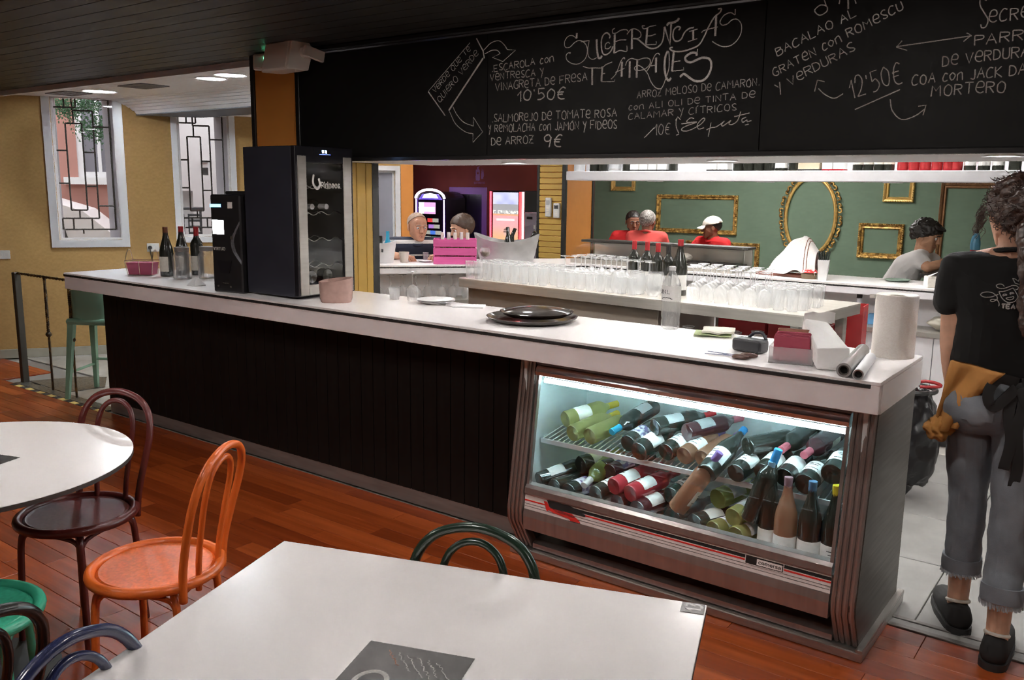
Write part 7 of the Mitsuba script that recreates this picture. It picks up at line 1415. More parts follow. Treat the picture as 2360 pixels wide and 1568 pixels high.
def hand(wrist, d, up, side, size=1.0, curl=0.5, grip=None):
    """a hand: palm, four bent fingers and a thumb; d points from the wrist to the knuckles, up is the back of the hand, side = 1 if the thumb lies towards up x d"""
    w, d, up = V(*wrist), V(*d) / np.linalg.norm(d), V(*up); up = up - d * (up @ d); up /= np.linalg.norm(up); s = np.cross(up, d) * side; z = size
    P = lambda a, b, c: w + (d * a + s * b + up * c) * z
    palm = m3.Manifold.batch_hull([SPH(0.015 * z, P(0.012, 0.016, 0)), SPH(0.015 * z, P(0.012, -0.016, 0)), SPH(0.0125 * z, P(0.082, 0.029, 0)), SPH(0.0115 * z, P(0.078, -0.030, 0)), SPH(0.0125 * z, P(0.085, 0.0, 0.003))])
    out = [palm]
    for b, L, r in ((0.028, 0.070, 0.0088), (0.0095, 0.078, 0.0092), (-0.0095, 0.072, 0.0088), (-0.028, 0.056, 0.0078)):
        p = P(0.080, b, 0); a = 0.25 + curl * 0.9; pts = [p]
        for f, k in ((0.46, 1.0), (0.31, 1.7), (0.23, 2.2)):
            ang = a * k * 0.8; p = p + (d * math.cos(ang) - up * math.sin(ang)) * L * f * z; pts.append(p)
        out.append(chain(*[(q, r * z * (1 - 0.08 * i)) for i, q in enumerate(pts)]))
    out.append(chain((P(0.022, 0.020, -0.004), 0.0125 * z), (P(0.048, 0.046, -0.012), 0.0105 * z), (P(0.074, 0.052, -0.024 - 0.01 * curl), 0.0095 * z), (P(0.094, 0.046, -0.034 - 0.016 * curl), 0.0085 * z)))
    return union(*out)
def sitter(label, base, yaw, lean, head, skin_m, shirt_m, trouser_m, hands, elbows, sex=1.0, head_yaw=None, head_pitch=0, w=1.0, hair=None, brows='eye_dark', seat=0.47, sleeve=0.55, collar=True, eyes=True, shoulder=0.19, roll=0, drop=0.062):
    """a seated person. base: seat point on the floor plan; yaw: facing direction; lean: forward lean of the trunk; head: (x, y, z) centre; hands and elbows: right, left world points"""
    k = thing('person', label, 'person')
    f = V(math.cos(math.radians(yaw)), math.sin(math.radians(yaw)), 0); l = V(-f[1], f[0], 0); b = V(base[0], base[1], 0)
    pel = b + (0, 0, seat + 0.10); H = V(*head); neck = H - (0, 0, 0.105) - f * 0.02; chest = (neck * 0.72 + pel * 0.28) + (0, 0, -0.02) - f * 0.01; belly = pel * 0.62 + chest * 0.38 + f * 0.03
    sh = [neck + (0, 0, -drop) + l * s_ * shoulder for s_ in (-1, 1)]
    M = head_frame(H, yaw if head_yaw is None else head_yaw, head_pitch, roll)
    trunk = union(m3.Manifold.batch_hull([SPH(0.115, pel + l * 0.07), SPH(0.115, pel - l * 0.07), SPH(0.115, belly + l * 0.05), SPH(0.115, belly - l * 0.05)]), m3.Manifold.batch_hull([SPH(0.115, belly + l * 0.05), SPH(0.115, belly - l * 0.05), SPH(0.10, chest + l * 0.08), SPH(0.10, chest - l * 0.08)]),
                  m3.Manifold.batch_hull([SPH(0.10, chest + l * 0.08), SPH(0.10, chest - l * 0.08), SPH(0.058, sh[0]), SPH(0.058, sh[1]), SPH(0.06, neck - (0, 0, 0.045))]))
    nk = chain((neck - (0, 0, 0.06), 0.062), (neck + (0, 0, 0.01), 0.056), (H - (0, 0, 0.03) - f * 0.01, 0.055))
    arms, sleeves = [], []
    for i, s_ in enumerate((-1, 1)):
        e, h = V(*elbows[i]), V(*hands[i]); d = (h - e) / np.linalg.norm(h - e); wr = h - d * 0.05
        arms += [chain((sh[i], 0.05), (e, 0.037), (e + (wr - e) * 0.35, 0.036), (wr, 0.026)), hand(wr, d, (0, 0, 1), -s_, curl=0.55)]
        sleeves.append(chain((sh[i], 0.064), (sh[i] + (e - sh[i]) * sleeve, 0.056)))
    legs, tr_ = [], []
    for s_ in (-1, 1):
        hip = pel + l * s_ * 0.085 - (0, 0, 0.03); kn = hip + f * 0.40 + (0, 0, 0.0); an = V(kn[0], kn[1], 0.09) - f * 0.05; toe = an + f * 0.15 - (0, 0, 0.055)
        legs += [chain((hip, 0.085), (kn, 0.058), (an, 0.04), (an + f * 0.05 - (0, 0, 0.05), 0.038), (toe, 0.032))]; tr_ += [chain((hip, 0.095), (kn, 0.070), (an + (0, 0, 0.03), 0.058))]
    body = union(trunk, nk, head_mesh(M, w), *arms, *legs)
    part(k, 'body', soften(body, 0.012, 6), skin_m, True)
    part(k, 'shirt', soften(union(m3.Manifold.batch_hull([SPH(0.125, pel + l * 0.07), SPH(0.125, pel - l * 0.07), SPH(0.126, belly + l * 0.05), SPH(0.126, belly - l * 0.05)]), m3.Manifold.batch_hull([SPH(0.126, belly + l * 0.05), SPH(0.126, belly - l * 0.05), SPH(0.112, chest + l * 0.08), SPH(0.112, chest - l * 0.08)]), m3.Manifold.batch_hull([SPH(0.112, chest + l * 0.08), SPH(0.112, chest - l * 0.08), SPH(0.068, sh[0]), SPH(0.068, sh[1]), SPH(0.066, neck - (0, 0, 0.052))]), *sleeves), 0.02, 8), shirt_m, True, label='shirt')
    if collar:
        cr_ = [neck - (0, 0, 0.018) + f * (0.066 * math.cos(a) + 0.006) + l * 0.066 * math.sin(a) + (0, 0, -0.028 * math.cos(a)) for a in np.linspace(0, 2 * PI, 26, endpoint=False)]; part(k, 'collar', tube(cr_, 0.012, 7, closed=True), collar if isinstance(collar, str) else shirt_m, True)
    part(k, 'trousers', soften(union(SPH(0.13, pel - (0, 0, 0.05)), *tr_), 0.025, 6), trouser_m, True)
    if eyes: face_parts(k, M, brows)
    if hair: part(k, 'hair', hair_cap(M, *hair[0], **hair[1]), hair[2], True, label=hair[3])
    return k, M
mat('cloth_red', (0.46, 0.012, 0.014), 0.85, sheen=0.3); mat('cloth_red_faded', (0.55, 0.07, 0.06), 0.85); mat('trouser_dark', (0.03, 0.03, 0.035), 0.9); mat('hair_black', (0.012, 0.009, 0.007), 0.45); mat('hair_grey', proc(lambda p, n, uv: mix((0.05, 0.042, 0.035), (0.36, 0.34, 0.31), noise(p.x * 130, p.y * 130, p.z * 60))), 0.6); mat('hair_stubble', proc(lambda p, n, uv: mix((0.20, 0.13, 0.09), (0.34, 0.24, 0.18), noise(p.x * 220, p.y * 220, p.z * 220))), 0.7); mat('hair_brown', (0.05, 0.026, 0.016), 0.5)
def stripes(p, n, uv):
    t = (p.z - 0.62) / 0.105; f = t - dr.floor(t); wide = dr.select(cell_rand(dr.floor(t), 3) > 0.4, 0.30, 0.14)
    return dr.select((f < wide) & (p.z > 0.6), mi.Color3f(0.60, 0.58, 0.56), mi.Color3f(0.010, 0.013, 0.028))
mat('polo_striped', proc(stripes), 0.85); mat('polo_navy', (0.010, 0.013, 0.028), 0.85); mat('shirt_white', proc(lambda p, n, uv: mix((0.62, 0.60, 0.58), (0.70, 0.68, 0.66), fbm(p.x * 20, p.y * 20, p.z * 20, 3))), 0.9); mat('jacket_pale', (0.50, 0.46, 0.45), 0.9); mat('cap_grey', (0.55, 0.53, 0.47), 0.85)
# the man in stripes at the left arm of the bar, looking to the right
k, M = sitter('grey haired man in navy and white striped polo leaning on the left bar', (-5.32, 5.66), -42, 0, (-5.085, 5.46, 1.283), 'skin_tan', 'polo_striped', 'trouser_dark', ((-4.93, 5.18, 1.052), (-4.80, 5.36, 1.055)), ((-5.36, 5.24, 1.06), (-5.02, 5.72, 1.06)), head_yaw=-22, head_pitch=8, w=1.03, hair=((0.004,), dict(front=(0.045, 0.098), nape=(-0.085, -0.05), seed=4, amp=0.002), 'hair_stubble', 'cropped grey hair'), brows='hair_stubble', collar='polo_navy', seat=0.60, shoulder=0.21, drop=0.045)
# the second guest, head turned away behind the pink crate
k, M = sitter('dark haired guest behind the pink crate with head bent towards the man in stripes', (-5.02, 6.02), -60, 0, (-4.905, 5.83, 1.262), 'skin_fair', 'jacket_pale', 'trouser_dark', ((-4.70, 5.60, 1.055), (-4.52, 5.72, 1.055)), ((-5.08, 5.68, 1.06), (-4.66, 6.0, 1.06)), head_yaw=-112, head_pitch=14, hair=((0.016,), dict(front=(0.072, 0.062), nape=(-0.08, -0.075), seed=6, amp=0.008), 'hair_brown', 'dark brown hair'), seat=0.60, sleeve=0.95)
# three men in red at the far tables
k, M = sitter('bearded dark haired man in red shirt bending over the far table', (-4.97, 8.86), -70, 0, (-4.835, 8.76, 1.255), 'skin_brown', 'cloth_red', 'trouser_dark', ((-4.86, 8.36, 0.80), (-4.66, 8.45, 0.80)), ((-5.13, 8.62, 0.84), (-4.66, 8.72, 0.84)), head_yaw=-50, head_pitch=14, hair=((0.010,), dict(front=(0.06, 0.07), nape=(-0.08, -0.05), seed=2, amp=0.006), 'hair_black', 'short black hair'), w=1.04)
W_ = lambda m: (lambda t: (t.apply_transform(M), t)[1])(tm(m).copy()); part(k, 'beard', W_(tube(spline([(0.02, 0.058, -0.04), (0.055, 0.04, -0.085), (0.082, 0.0, -0.102), (0.055, -0.04, -0.085), (0.02, -0.058, -0.04)], 6), 0.010, 7)), 'hair_black', True, label='short beard')
sitter('grey haired man in faded red shirt seen from behind at the far table', (-4.60, 8.42), 100, 0, (-4.525, 8.52, 1.275), 'skin_brown', 'cloth_red_faded', 'trouser_dark', ((-4.47, 8.95, 0.80), (-4.70, 8.95, 0.80)), ((-4.33, 8.72, 0.85), (-4.83, 8.72, 0.85)), head_yaw=95, hair=((0.010,), dict(front=(0.06, 0.075), nape=(-0.09, -0.065), seed=3, amp=0.005), 'hair_grey', 'grey hair'), eyes=False, shoulder=0.17)
k, M = sitter('man in white cap and red shirt sitting in front of the large gilt frame', (-3.98, 9.06), -112, 0, (-3.985, 8.98, 1.215), 'skin_brown', 'cloth_red', 'trouser_dark', ((-4.12, 8.60, 0.80), (-3.90, 8.60, 0.80)), ((-4.24, 8.82, 0.86), (-3.72, 8.86, 0.86)), head_yaw=-150, head_pitch=6, hair=((0.004,), dict(front=(0.05, 0.08), nape=(-0.085, -0.05), seed=3, amp=0.003), 'hair_black', 'cropped hair'))
W_ = lambda m: (lambda t: (t.apply_transform(M), t)[1])(tm(m).copy())
part(k, 'cap', W_(m3.Manifold.sphere(1.0, 36).scale((0.112, 0.094, 0.098)).translate((-0.014, 0, 0.030)).trim_by_plane((0.12, 0, 1), 0.038)), 'cap_grey', True, label='white baseball cap'); part(k, 'cap__brim', W_(sheet(np.array([[(0.075 + 0.085 * f * math.cos(a), 0.085 * math.sin(a), 0.040 - 0.028 * f - 0.02 * math.sin(a) ** 2) for a in np.linspace(-1.25, 1.25, 13)] for f in (0.0, 0.5, 1.0)]), 0.005)), 'cap_grey', True)
mat('table_brown', (0.10, 0.06, 0.035), 0.5)
for i, (x, y, lab) in enumerate(((-4.72, 8.72, 'dark table between the bearded man and the grey haired man'), (-4.0, 8.55, 'dark table in front of the man in the white cap'))):
    k = thing('far_table', lab, 'table'); part(k, 'table_top', cbox(x - 0.35, x + 0.35, y - 0.13 if i == 0 else y - 0.25, y + 0.13 if i == 0 else y + 0.2, 0.735, 0.76, 0.004), 'table_brown'); part(k, 'pedestal', mv(lathe([(0.03, 0), (0.03, 0.735), (0, 0.735)], 16), (x, y, 0)), 'iron')
# the boy in white leaning on a high table
k, M = sitter('boy with black hair in white t-shirt leaning forward on a high dark table', (-1.74, 7.22), 4, 0, (-1.455, 7.22, 1.293), 'skin_boy', 'shirt_white', 'trouser_dark', ((-1.22, 7.08, 1.135), (-1.20, 7.28, 1.135)), ((-1.375, 6.98, 1.075), (-1.36, 7.40, 1.075)), head_yaw=-4, head_pitch=16, hair=((0.017,), dict(front=(0.085, 0.048), nape=(-0.088, -0.048), seed=9, amp=0.016), 'hair_black', 'short black hair'), seat=0.66, shoulder=0.155, sleeve=0.5, collar=False, w=0.96)
W_ = lambda m: (lambda t: (t.apply_transform(M), t)[1])(tm(m).copy()); part(k, 'fringe', W_(m3.Manifold.batch_hull([SPH(0.02, (0.06, 0.04, 0.085)), SPH(0.02, (0.06, -0.04, 0.085)), SPH(0.024, (0.0, 0.0, 0.105)), SPH(0.010, (0.105, 0.02, 0.078)), SPH(0.010, (0.10, -0.025, 0.08))])), 'hair_black', True, label='swept up fringe'); part(k, 'bracelet', tube([(-1.262 + 0.004 * math.sin(a), 7.055 + 0.027 * math.cos(a), 1.117 + 0.027 * math.sin(a)) for a in np.linspace(0, 2 * PI, 18, endpoint=False)], 0.005, 6, closed=True), 'plastic_white', True)
k = thing('high_table', 'dark high table on which the boy in white leans', 'table'); part(k, 'table_top', cbox(-1.40, -0.55, 6.85, 7.75, 1.01, 1.04, 0.005), 'case_rail'); part(k, 'pedestal', mv(lathe([(0.2, 0.0), (0.2, 0.02), (0.04, 0.04), (0.04, 1.01), (0, 1.01)], 20), (-0.95, 7.3, 0)), 'iron', 35)
k = thing('soda_bottle', 'blue plastic bottle with black cap on the high dark table', 'bottle'); mat('blue_bottle', (0.10, 0.32, 0.48), 0.2); part(k, 'body', mv(lathe([(0, 0.16), (0.034, 0.16), (0.036, 0.20), (0.03, 0.25), (0.014, 0.29), (0, 0.29)], 18), (-1.135, 7.35, 1.04)), 'blue_bottle', 35); part(k, 'cap', mv(lathe([(0.016, 0.285), (0.016, 0.305), (0, 0.306)], 14), (-1.135, 7.35, 1.04)), 'plate_black', 35); part(k, 'label', mv(lathe([(0, 0), (0.033, 0.0), (0.034, 0.16), (0, 0.16)], 18), (-1.135, 7.35, 1.04)), 'cap_red', 35, label='red label')

# ------------------------------------------------------------------ the woman in black at the right edge
mat('tee_black', proc(lambda p, n, uv: mix((0.0035, 0.0035, 0.0035), (0.007, 0.007, 0.0068), fbm(p.x * 12, p.y * 12, p.z * 12, 3))), 0.9, spec=0.2, sheen=0.15)
mat('denim', proc(lambda p, n, uv: mix((0.075, 0.085, 0.098), (0.23, 0.25, 0.275), dr.clip(fbm(p.x * 9, p.y * 9, p.z * 7, 4) * 1.15 - 0.12 + 0.14 * (noise(p.x * 700, p.y * 700, p.z * 700) - 0.5), 0, 1))), 0.9, bump=lambda p, n, uv: noise(p.x * 420, p.y * 420, p.z * 420), bump_scale=0.0005)
mat('denim_pale', (0.30, 0.32, 0.34), 0.95); mat('ochre_cloth', proc(lambda p, n, uv: mix((0.30, 0.135, 0.035), (0.42, 0.20, 0.055), fbm(p.x * 16, p.y * 16, p.z * 16, 4))), 0.95, sheen=0.3); mat('shoe_black', (0.010, 0.010, 0.010), 0.85); mat('shoe_sole', (0.016, 0.016, 0.016), 0.7); mat('hair_curly', proc(lambda p, n, uv: mix((0.010, 0.005, 0.0035), (0.045, 0.020, 0.012), noise(p.x * 160, p.y * 160, p.z * 160))), 0.4, spec=0.6); mat('logo_grey', (0.42, 0.41, 0.40), 0.8); mat('ribbon_black', (0.010, 0.010, 0.010), 0.8)
wm = thing('person', 'woman in black t-shirt and grey jeans with curly hair standing behind the counter end', 'person')
ph_ = math.radians(18); GF, GL = V(-math.sin(ph_), math.cos(ph_), 0), V(-math.cos(ph_), -math.sin(ph_), 0)    # facing, and her left
C = V(-0.405, 3.375, 0)
def B(l, f, z): return C + GL * l + GF * f + (0, 0, z)
HC = V(-0.405, 3.375, 1.552); HM = head_frame(HC, 90 + 34, 4)
shl, shr = B(0.165, 0.0, 1.365), B(-0.165, 0.0, 1.365)
ell, elr = V(-0.562, 3.345, 1.10), B(-0.215, -0.03, 1.09)
wrl, wrr = V(-0.548, 3.43, 0.885), B(-0.22, 0.10, 0.87)
hipL, hipR = V(-0.487, 3.41, 0.88), V(-0.325, 3.375, 0.88)
knL, knR = V(-0.470, 3.455, 0.50), V(-0.318, 3.335, 0.49)
anL, anR = V(-0.472, 3.47, 0.095), V(-0.312, 3.275, 0.095)
trunk = union(m3.Manifold.batch_hull([SPH(0.098, B(0.062, -0.01, 0.89)), SPH(0.098, B(-0.062, -0.01, 0.89)), SPH(0.088, B(0.035, 0.01, 1.06)), SPH(0.088, B(-0.035, 0.01, 1.06))]), m3.Manifold.batch_hull([SPH(0.088, B(0.035, 0.01, 1.06)), SPH(0.088, B(-0.035, 0.01, 1.06)), SPH(0.092, B(0.06, 0.0, 1.26)), SPH(0.092, B(-0.06, 0.0, 1.26))]), m3.Manifold.batch_hull([SPH(0.092, B(0.06, 0, 1.26)), SPH(0.092, B(-0.06, 0, 1.26)), SPH(0.045, shl), SPH(0.045, shr), SPH(0.05, B(0, -0.005, 1.405))]))
neck = chain((B(0, -0.005, 1.40), 0.056), (V(-0.402, 3.372, 1.45), 0.050), (HC - (0, 0, 0.04), 0.052))
hd = lambda wr, h, up, s_: hand(wr, (h - wr), up, s_, 0.9, curl=0.8)
hL = V(-0.553, 3.45, 0.835); hR = wrr + V(0, 0.01, -0.06)
arms = [chain((shl, 0.045), (ell, 0.036), (ell * 0.65 + wrl * 0.35, 0.035), (wrl, 0.024)), hd(wrl, hL, GL, -1), chain((shr, 0.045), (elr, 0.036), (elr * 0.65 + wrr * 0.35, 0.035), (wrr, 0.024)), hd(wrr, hR, -GL, 1)]
def foot(an, d): return [(an, 0.036), (an - d * 0.03 - (0, 0, 0.045), 0.034), (an + d * 0.08 - (0, 0, 0.055), 0.034), (an + d * 0.155 - (0, 0, 0.066), 0.027)]
dL, dR = V(-0.42, 0.9, 0), V(0.0, 1.0, 0); dL /= np.linalg.norm(dL)
legs = [chain((hipL, 0.085), (knL, 0.048), (knL * 0.62 + anL * 0.38, 0.043), *foot(anL, dL)), chain((hipR, 0.085), (knR, 0.048), (knR * 0.62 + anR * 0.38, 0.043), *foot(anR, dR))]
part(wm, 'body', soften(union(trunk, neck, head_mesh(HM, 0.96), *arms, *legs), 0.009, 6), 'skin_fair', True); face_parts(wm, HM, 'hair_brown')
tee = union(m3.Manifold.batch_hull([SPH(0.105, B(0.055, -0.005, 1.03)), SPH(0.105, B(-0.055, -0.005, 1.03)), SPH(0.100, B(0.055, 0.0, 1.22)), SPH(0.100, B(-0.055, 0.0, 1.22))]).trim_by_plane((0, 0, 1), 1.01), m3.Manifold.batch_hull([SPH(0.100, B(0.055, 0, 1.20)), SPH(0.100, B(-0.055, 0, 1.20)), SPH(0.102, B(0.062, 0, 1.27)), SPH(0.102, B(-0.062, 0, 1.27)), SPH(0.055, shl), SPH(0.055, shr), SPH(0.066, B(0, -0.003, 1.378))]),
            chain((shl, 0.056), (shl + (ell - shl) * 0.22 + GL * 0.008, 0.058), (shl + (ell - shl) * 0.42 + GL * 0.010, 0.060)), chain((shr, 0.056), (shr + (elr - shr) * 0.42 - GL * 0.008, 0.060)))
tee_t = soften(tee, 0.012, 8); v = tee_t.vertices; tee_t.vertices = v + tee_t.vertex_normals * (meshkit.fbm(v * (14, 14, 9), 3, 5)[:, None] - 0.5) * 0.016
part(wm, 't_shirt', tee_t, 'tee_black', True, label='black t-shirt')
part(wm, 't_shirt__neckband', tube([B(0.063 * math.sin(a), 0.060 * math.cos(a) - 0.004, 1.424 - 0.014 * math.cos(a)) for a in np.linspace(0, 2 * PI, 30, endpoint=False)], 0.0085, 6, closed=True), 'tee_black', True)
jl = lambda hip, kn, an: chain((hip, 0.094), (hip * 0.55 + kn * 0.45, 0.077), (kn, 0.063), (kn * 0.55 + an * 0.45, 0.062), (an + (0, 0, 0.185), 0.060))
jeans = union(m3.Manifold.batch_hull([SPH(0.106, B(0.062, -0.012, 0.89)), SPH(0.106, B(-0.062, -0.012, 0.89)), SPH(0.097, B(0.045, 0.005, 1.0)), SPH(0.097, B(-0.045, 0.005, 1.0))]), jl(hipL, knL, anL), jl(hipR, knR, anR))
jt = soften(jeans, 0.012, 8); v = jt.vertices; jt.vertices = v + jt.vertex_normals * (meshkit.fbm(v * (16, 16, 11), 4, 8)[:, None] - 0.5) * 0.022
part(wm, 'jeans', jt, 'denim', True, label='washed grey jeans')
for an, kn in ((anL, knL), (anR, knR)):   # turned up cuffs with a frayed hem
    ax = (an - kn) / np.linalg.norm(an - kn); c_ = an + (0, 0, 0.165)
    part(wm, 'jeans__cuff', on(lathe([(0.058, -0.028), (0.067, -0.03), (0.069, 0.0), (0.067, 0.026), (0.058, 0.026)], 30), c_, (1, 0, 0), np.cross(-ax, (1, 0, 0)), -ax), 'denim', 40)
    fr_ = [tube([c_ + V(0.064 * math.cos(a), 0.064 * math.sin(a), -0.024), c_ + V(0.069 * math.cos(a + .05), 0.069 * math.sin(a + .05), -0.034 - 0.012 * rng.random())], 0.0016, 4) for a in np.linspace(0, 2 * PI, 90)]
    kk = part(wm, 'jeans__frayed_hem', cat(*fr_), 'denim_pale', label='pale frayed hem'); labels[kk]['kind'] = 'stuff'
for l0 in (0.075, -0.06):   # back pockets
    g = np.array([[(l0 + (x - 0.5) * 0.105 * (1 - 0.15 * (1 - zf)), 0.0, 0.84 + 0.105 * zf - (0.014 if zf == 0 and abs(x - 0.5) > 0.3 else 0) * -1) for x in np.linspace(0, 1, 7)] for zf in np.linspace(0, 1, 7)])
    pts_ = np.array([[B(x, -0.0, z) for (x, _, z) in row] for row in g]); T_, F_ = jt.vertices, None
    P_ = pts_.reshape(-1, 3).copy()
    for i, p in enumerate(P_):   # push each point back along her facing until it lies on the jeans
        d = (T_ - p); lat = d - np.outer(d @ GF, GF); near = np.argsort(np.linalg.norm(lat, axis=1))[:12]; P_[i] = p + GF * (np.min(d[near] @ GF) - 0.0015)
    part(wm, 'jeans__pocket', sheet(P_.reshape(7, 7, 3), 0.003), 'denim', True)
def shoe(an, d):
    s = V(-d[1], d[0], 0); fl = V(an[0], an[1], 0)
    up_ = m3.Manifold.batch_hull([SPH(0.040, fl - d * 0.035 + (0, 0, 0.075)), SPH(0.042, fl + d * 0.03 + (0, 0, 0.07)), SPH(0.045, fl - d * 0.04 + (0, 0, 0.052)), SPH(0.048, fl + d * 0.09 + (0, 0, 0.052)), SPH(0.040, fl + d * 0.17 + (0, 0, 0.045))])
    sole = m3.Manifold.batch_hull([m3.Manifold.cylinder(0.026, r, r, 24).translate(tuple(fl + d * f)) for f, r in ((-0.04, 0.045), (0.09, 0.051), (0.175, 0.042))])
    part(wm, 'shoe', soften(up_.trim_by_plane((0, 0, 1), 0.02), 0.012, 6), 'shoe_black', True, label='black sneaker'); part(wm, 'shoe__sole', sole, 'shoe_sole', 35); part(wm, 'shoe__lining', mv(tube([fl + d * (0.042 * math.cos(a) - 0.005) + s * 0.036 * math.sin(a) + (0, 0, 0.108 + 0.012 * math.cos(a) * -1) for a in np.linspace(0, 2 * PI, 22, endpoint=False)], 0.007, 6, closed=True)), 'label_cream', True, label='pale lining')
shoe(anL, dL); shoe(anR, dR)
# ochre sweatshirt slung at her left hip
n1, n2 = 14, 12; g = []
for i in range(n1):
    u = i / (n1 - 1); row = []
    for j in range(n2):
        w_ = j / (n2 - 1)
        top_, bot_ = B(0.165 - 0.15 * w_, -0.085 - 0.045 * w_ + 0.03 * (1 - w_), 1.055 - 0.02 * w_), V(-0.592 + 0.075 * w_, 3.36 - 0.055 * w_, 0.775 + 0.035 * w_)
        mid_ = V(-0.583 + 0.12 * w_, 3.335 - 0.075 * w_, 0.92 + 0.03 * w_)
        p = (1 - u) ** 2 * top_ + 2 * u * (1 - u) * mid_ + u ** 2 * bot_
        row.append(p - GF * 0.022 - GF * 0.016 * math.sin(9 * w_ + 4 * u) * (0.4 + 0.6 * u) - GF * 0.01 * meshkit.fbm(V(u * 5, w_ * 6, 0)[None], 3, 3)[0])
    g.append(row)
part(wm, 'sweatshirt', sheet(np.array(g), 0.012), 'ochre_cloth', True, label='ochre sweatshirt hanging at her hip')
part(wm, 'sweatshirt__knot', mv(crumple(2.0, 0.052, 12, 1.0), (-0.572, 3.345, 0.735), 20, s=None), 'ochre_cloth', True)
# apron ribbons: waistband, bow and two tails
def ribbon(path, w_, nrm):
    p = spline(path, 6); t = np.gradient(p, axis=0); t /= np.linalg.norm(t, axis=1, keepdims=True); s = np.cross(t, V(*nrm)); s /= np.linalg.norm(s, axis=1, keepdims=True); return sheet(np.stack([p - s * w_ / 2, p + s * w_ / 2], 1), 0.003)
ap = lambda l, z, out=0.0: B(l, -0.118 - out, z)
for pth in ([ap(-0.04, 1.0), ap(-0.055, 0.93, .008), ap(-0.045, 0.84, .012), ap(-0.06, 0.72, .006), ap(-0.055, 0.64, 0)], [ap(-0.03, 1.0), ap(-0.015, 0.9, .010), ap(-0.03, 0.8, .012), ap(-0.018, 0.70, .01)], [ap(-0.035, 1.0), ap(0.03, 1.01, .02), ap(0.055, 0.955, .022), ap(0.03, 0.915, .018), ap(-0.03, 0.985, .012)], [ap(-0.045, 1.0), ap(-0.10, 1.0, .02), ap(-0.115, 0.93, .02), ap(-0.075, 0.92, .018), ap(-0.04, 0.985, .012)]):
    part(wm, 'apron_ribbon', ribbon(pth, 0.034, GF), 'ribbon_black', True, label='black apron ribbon')
# curly hair: mass over the skull, gathered low into a tail that falls down her back, and loose curls
hm = hair_cap(HM, 0.017, front=(0.055, 0.06), nape=(-0.085, -0.085), seed=11, amp=0.016); part(wm, 'hair', hm, 'hair_curly', True, label='dark brown curly hair')
tl0 = HC - V(*[math.cos(math.radians(124)) * 0.085, math.sin(math.radians(124)) * 0.085, 0.03]); tail = spline([tl0 + (0.0, 0, 0.02), tl0 + (0.015, -0.045, -0.05), tl0 + (0.025, -0.055, -0.15), tl0 + (0.03, -0.062, -0.26), tl0 + (0.028, -0.066, -0.36)], 8)
tt = tube(tail, np.interp(np.linspace(0, 1, len(tail)), [0, 0.15, 0.5, 0.85, 1], [0.03, 0.04, 0.038, 0.026, 0.008]), 16); tt = tt.subdivide().subdivide(); v = tt.vertices; tt.vertices = v + tt.vertex_normals * (meshkit.fbm(v * (45, 45, 30), 3, 7)[:, None] - 0.5) * 0.026; part(wm, 'hair_tail', tt, 'hair_curly', True, label='thick tail of hair down her back')
curls = []; r9 = np.random.default_rng(21); nv = hm.vertex_normals
for i in r9.choice(len(hm.vertices), 520):
    p, n = hm.vertices[i], nv[i]
    if p[2] < HC[2] - 0.08: continue
    t1 = np.cross(n, (0, 0, 1)); t1 /= np.linalg.norm(t1) + 1e-9; t2 = np.cross(n, t1); L = r9.uniform(0.02, 0.05); R_ = r9.uniform(0.004, 0.008); tt_ = np.linspace(0, 1, 9); ph0 = r9.uniform(0, 6.3); dirn = -t2 * (1 if t2[2] > 0 else -1) * 0.6 + t1 * r9.uniform(-0.6, 0.6) + n * 0.35
    curls.append(tube(p + tt_[:, None] * dirn * L + R_ * (np.cos(ph0 + 9 * tt_)[:, None] * t1 + np.sin(ph0 + 9 * tt_)[:, None] * n), 0.0011, 3))
for i in range(46):   # loose curls in front of her left ear
    p = (HM @ V(0.045 + 0.03 * r9.random(), 0.078 + 0.014 * r9.random(), 0.05 * r9.random() - 0.01, 1))[:3]; tt_ = np.linspace(0, 1, 12); L = r9.uniform(0.03, 0.085); R_ = r9.uniform(0.004, 0.011); ph0 = r9.uniform(0, 6.3)
    curls.append(tube(p + tt_[:, None] * V(-0.25 * r9.random(), -0.05, -1) * L + R_ * np.stack([np.cos(ph0 + 10 * tt_), 0.5 * np.sin(ph0 + 10 * tt_), 0.4 * np.cos(ph0 + 10 * tt_)], 1), 0.0010, 3))
kk = part(wm, 'loose_curls', cat(*curls), 'hair_curly', True, label='loose curls'); labels[kk]['kind'] = 'stuff'
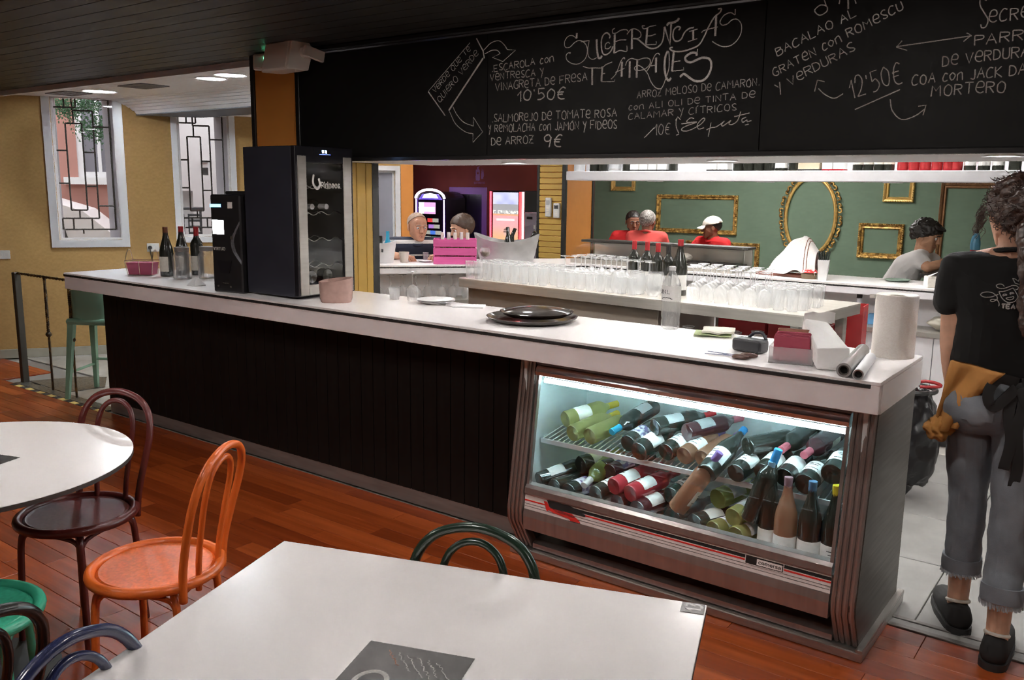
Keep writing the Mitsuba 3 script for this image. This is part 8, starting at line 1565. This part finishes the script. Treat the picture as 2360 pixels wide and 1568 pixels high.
# emblem and word on the back of the shirt, laid on the cloth along her facing direction
tri = tee_t.vertices[tee_t.faces]
def on_back(P, lift=0.0015):
    out = []
    for p in P:   # ray from behind, along GF
        o = p - GF * 0.5; e1, e2 = tri[:, 1] - tri[:, 0], tri[:, 2] - tri[:, 0]; h = np.cross(GF, e2); a = (e1 * h).sum(1); ok = np.abs(a) > 1e-12; s = o - tri[:, 0]; u = (s * h).sum(1) / np.where(ok, a, 1); q_ = np.cross(s, e1); v_ = (GF * q_).sum(1) / np.where(ok, a, 1); t = (e2 * q_).sum(1) / np.where(ok, a, 1)
        hit = ok & (u >= -1e-6) & (v_ >= -1e-6) & (u + v_ <= 1 + 1e-6) & (t > 0); out.append(o + GF * (t[hit].min() - lift) if hit.any() else p - GF * 0.1)
    return np.array(out)
LS = 0.000118; LX, LZ = 0.0, 1.245
def lg(pts, smooth=True, w_=0.0016):
    q = np.array(pts, float); q = spline(q, 4) if smooth and len(q) > 2 else q
    P = np.array([B(-(x - 1410) * LS - 0.012, 0, LZ + (1180 - y) * LS) for x, y in q]); part(wm, 'shirt_emblem', tube(on_back(P), w_, 5), 'logo_grey', True)
left_mask = [[(900, 720), (1010, 710), (1130, 665), (1255, 605)], [(1255, 605), (1310, 690), (1365, 790), (1375, 870), (1320, 960), (1220, 1010), (1130, 1005), (1030, 940), (960, 850), (900, 720)], [(1090, 890), (1200, 860), (1270, 840), (1265, 900), (1190, 935), (1120, 920), (1090, 890)], [(1005, 840), (1020, 790), (1075, 780), (1105, 805), (1060, 815), (1015, 845)], [(1175, 775), (1195, 735), (1250, 725), (1275, 750), (1230, 757), (1185, 780)],
             [(1030, 580), (990, 525), (900, 515), (835, 555), (850, 600), (920, 630), (1030, 625), (1150, 575), (1250, 535), (1340, 545), (1385, 600), (1345, 645), (1310, 640)], [(830, 825), (750, 765), (640, 745), (510, 770), (455, 830), (520, 885), (620, 895), (730, 875), (830, 825), (890, 795)], [(845, 830), (870, 890), (860, 950), (800, 940), (725, 950), (715, 990), (770, 1005), (860, 955), (910, 1000), (935, 1060), (930, 1130)]]
for q in left_mask: lg(q)
for q in [left_mask[0], left_mask[1], left_mask[5], left_mask[6]]: lg([(2820 - x, y) for x, y in q])
lg([(1500, 900), (1545, 870), (1590, 905)]); lg([(1500, 745), (1560, 740)], False); lg([(1610, 745), (1660, 740)], False)
lg([(1230, 345), (1300, 470), (1415, 505), (1530, 475), (1575, 365), (1480, 420), (1425, 245), (1370, 420), (1300, 360), (1230, 345)], False)
tq, tL = write('TEATRO', gap=0.4)
for s in tq:
    P = np.array([B(-((1000 + x * 700 / tL) - 1410) * LS - 0.012, 0, LZ + z * 118 * LS) for x, z in (spline(s, 2) if len(s) > 3 else s)]); part(wm, 'shirt_emblem', tube(on_back(P), 0.0030, 5), 'logo_grey')
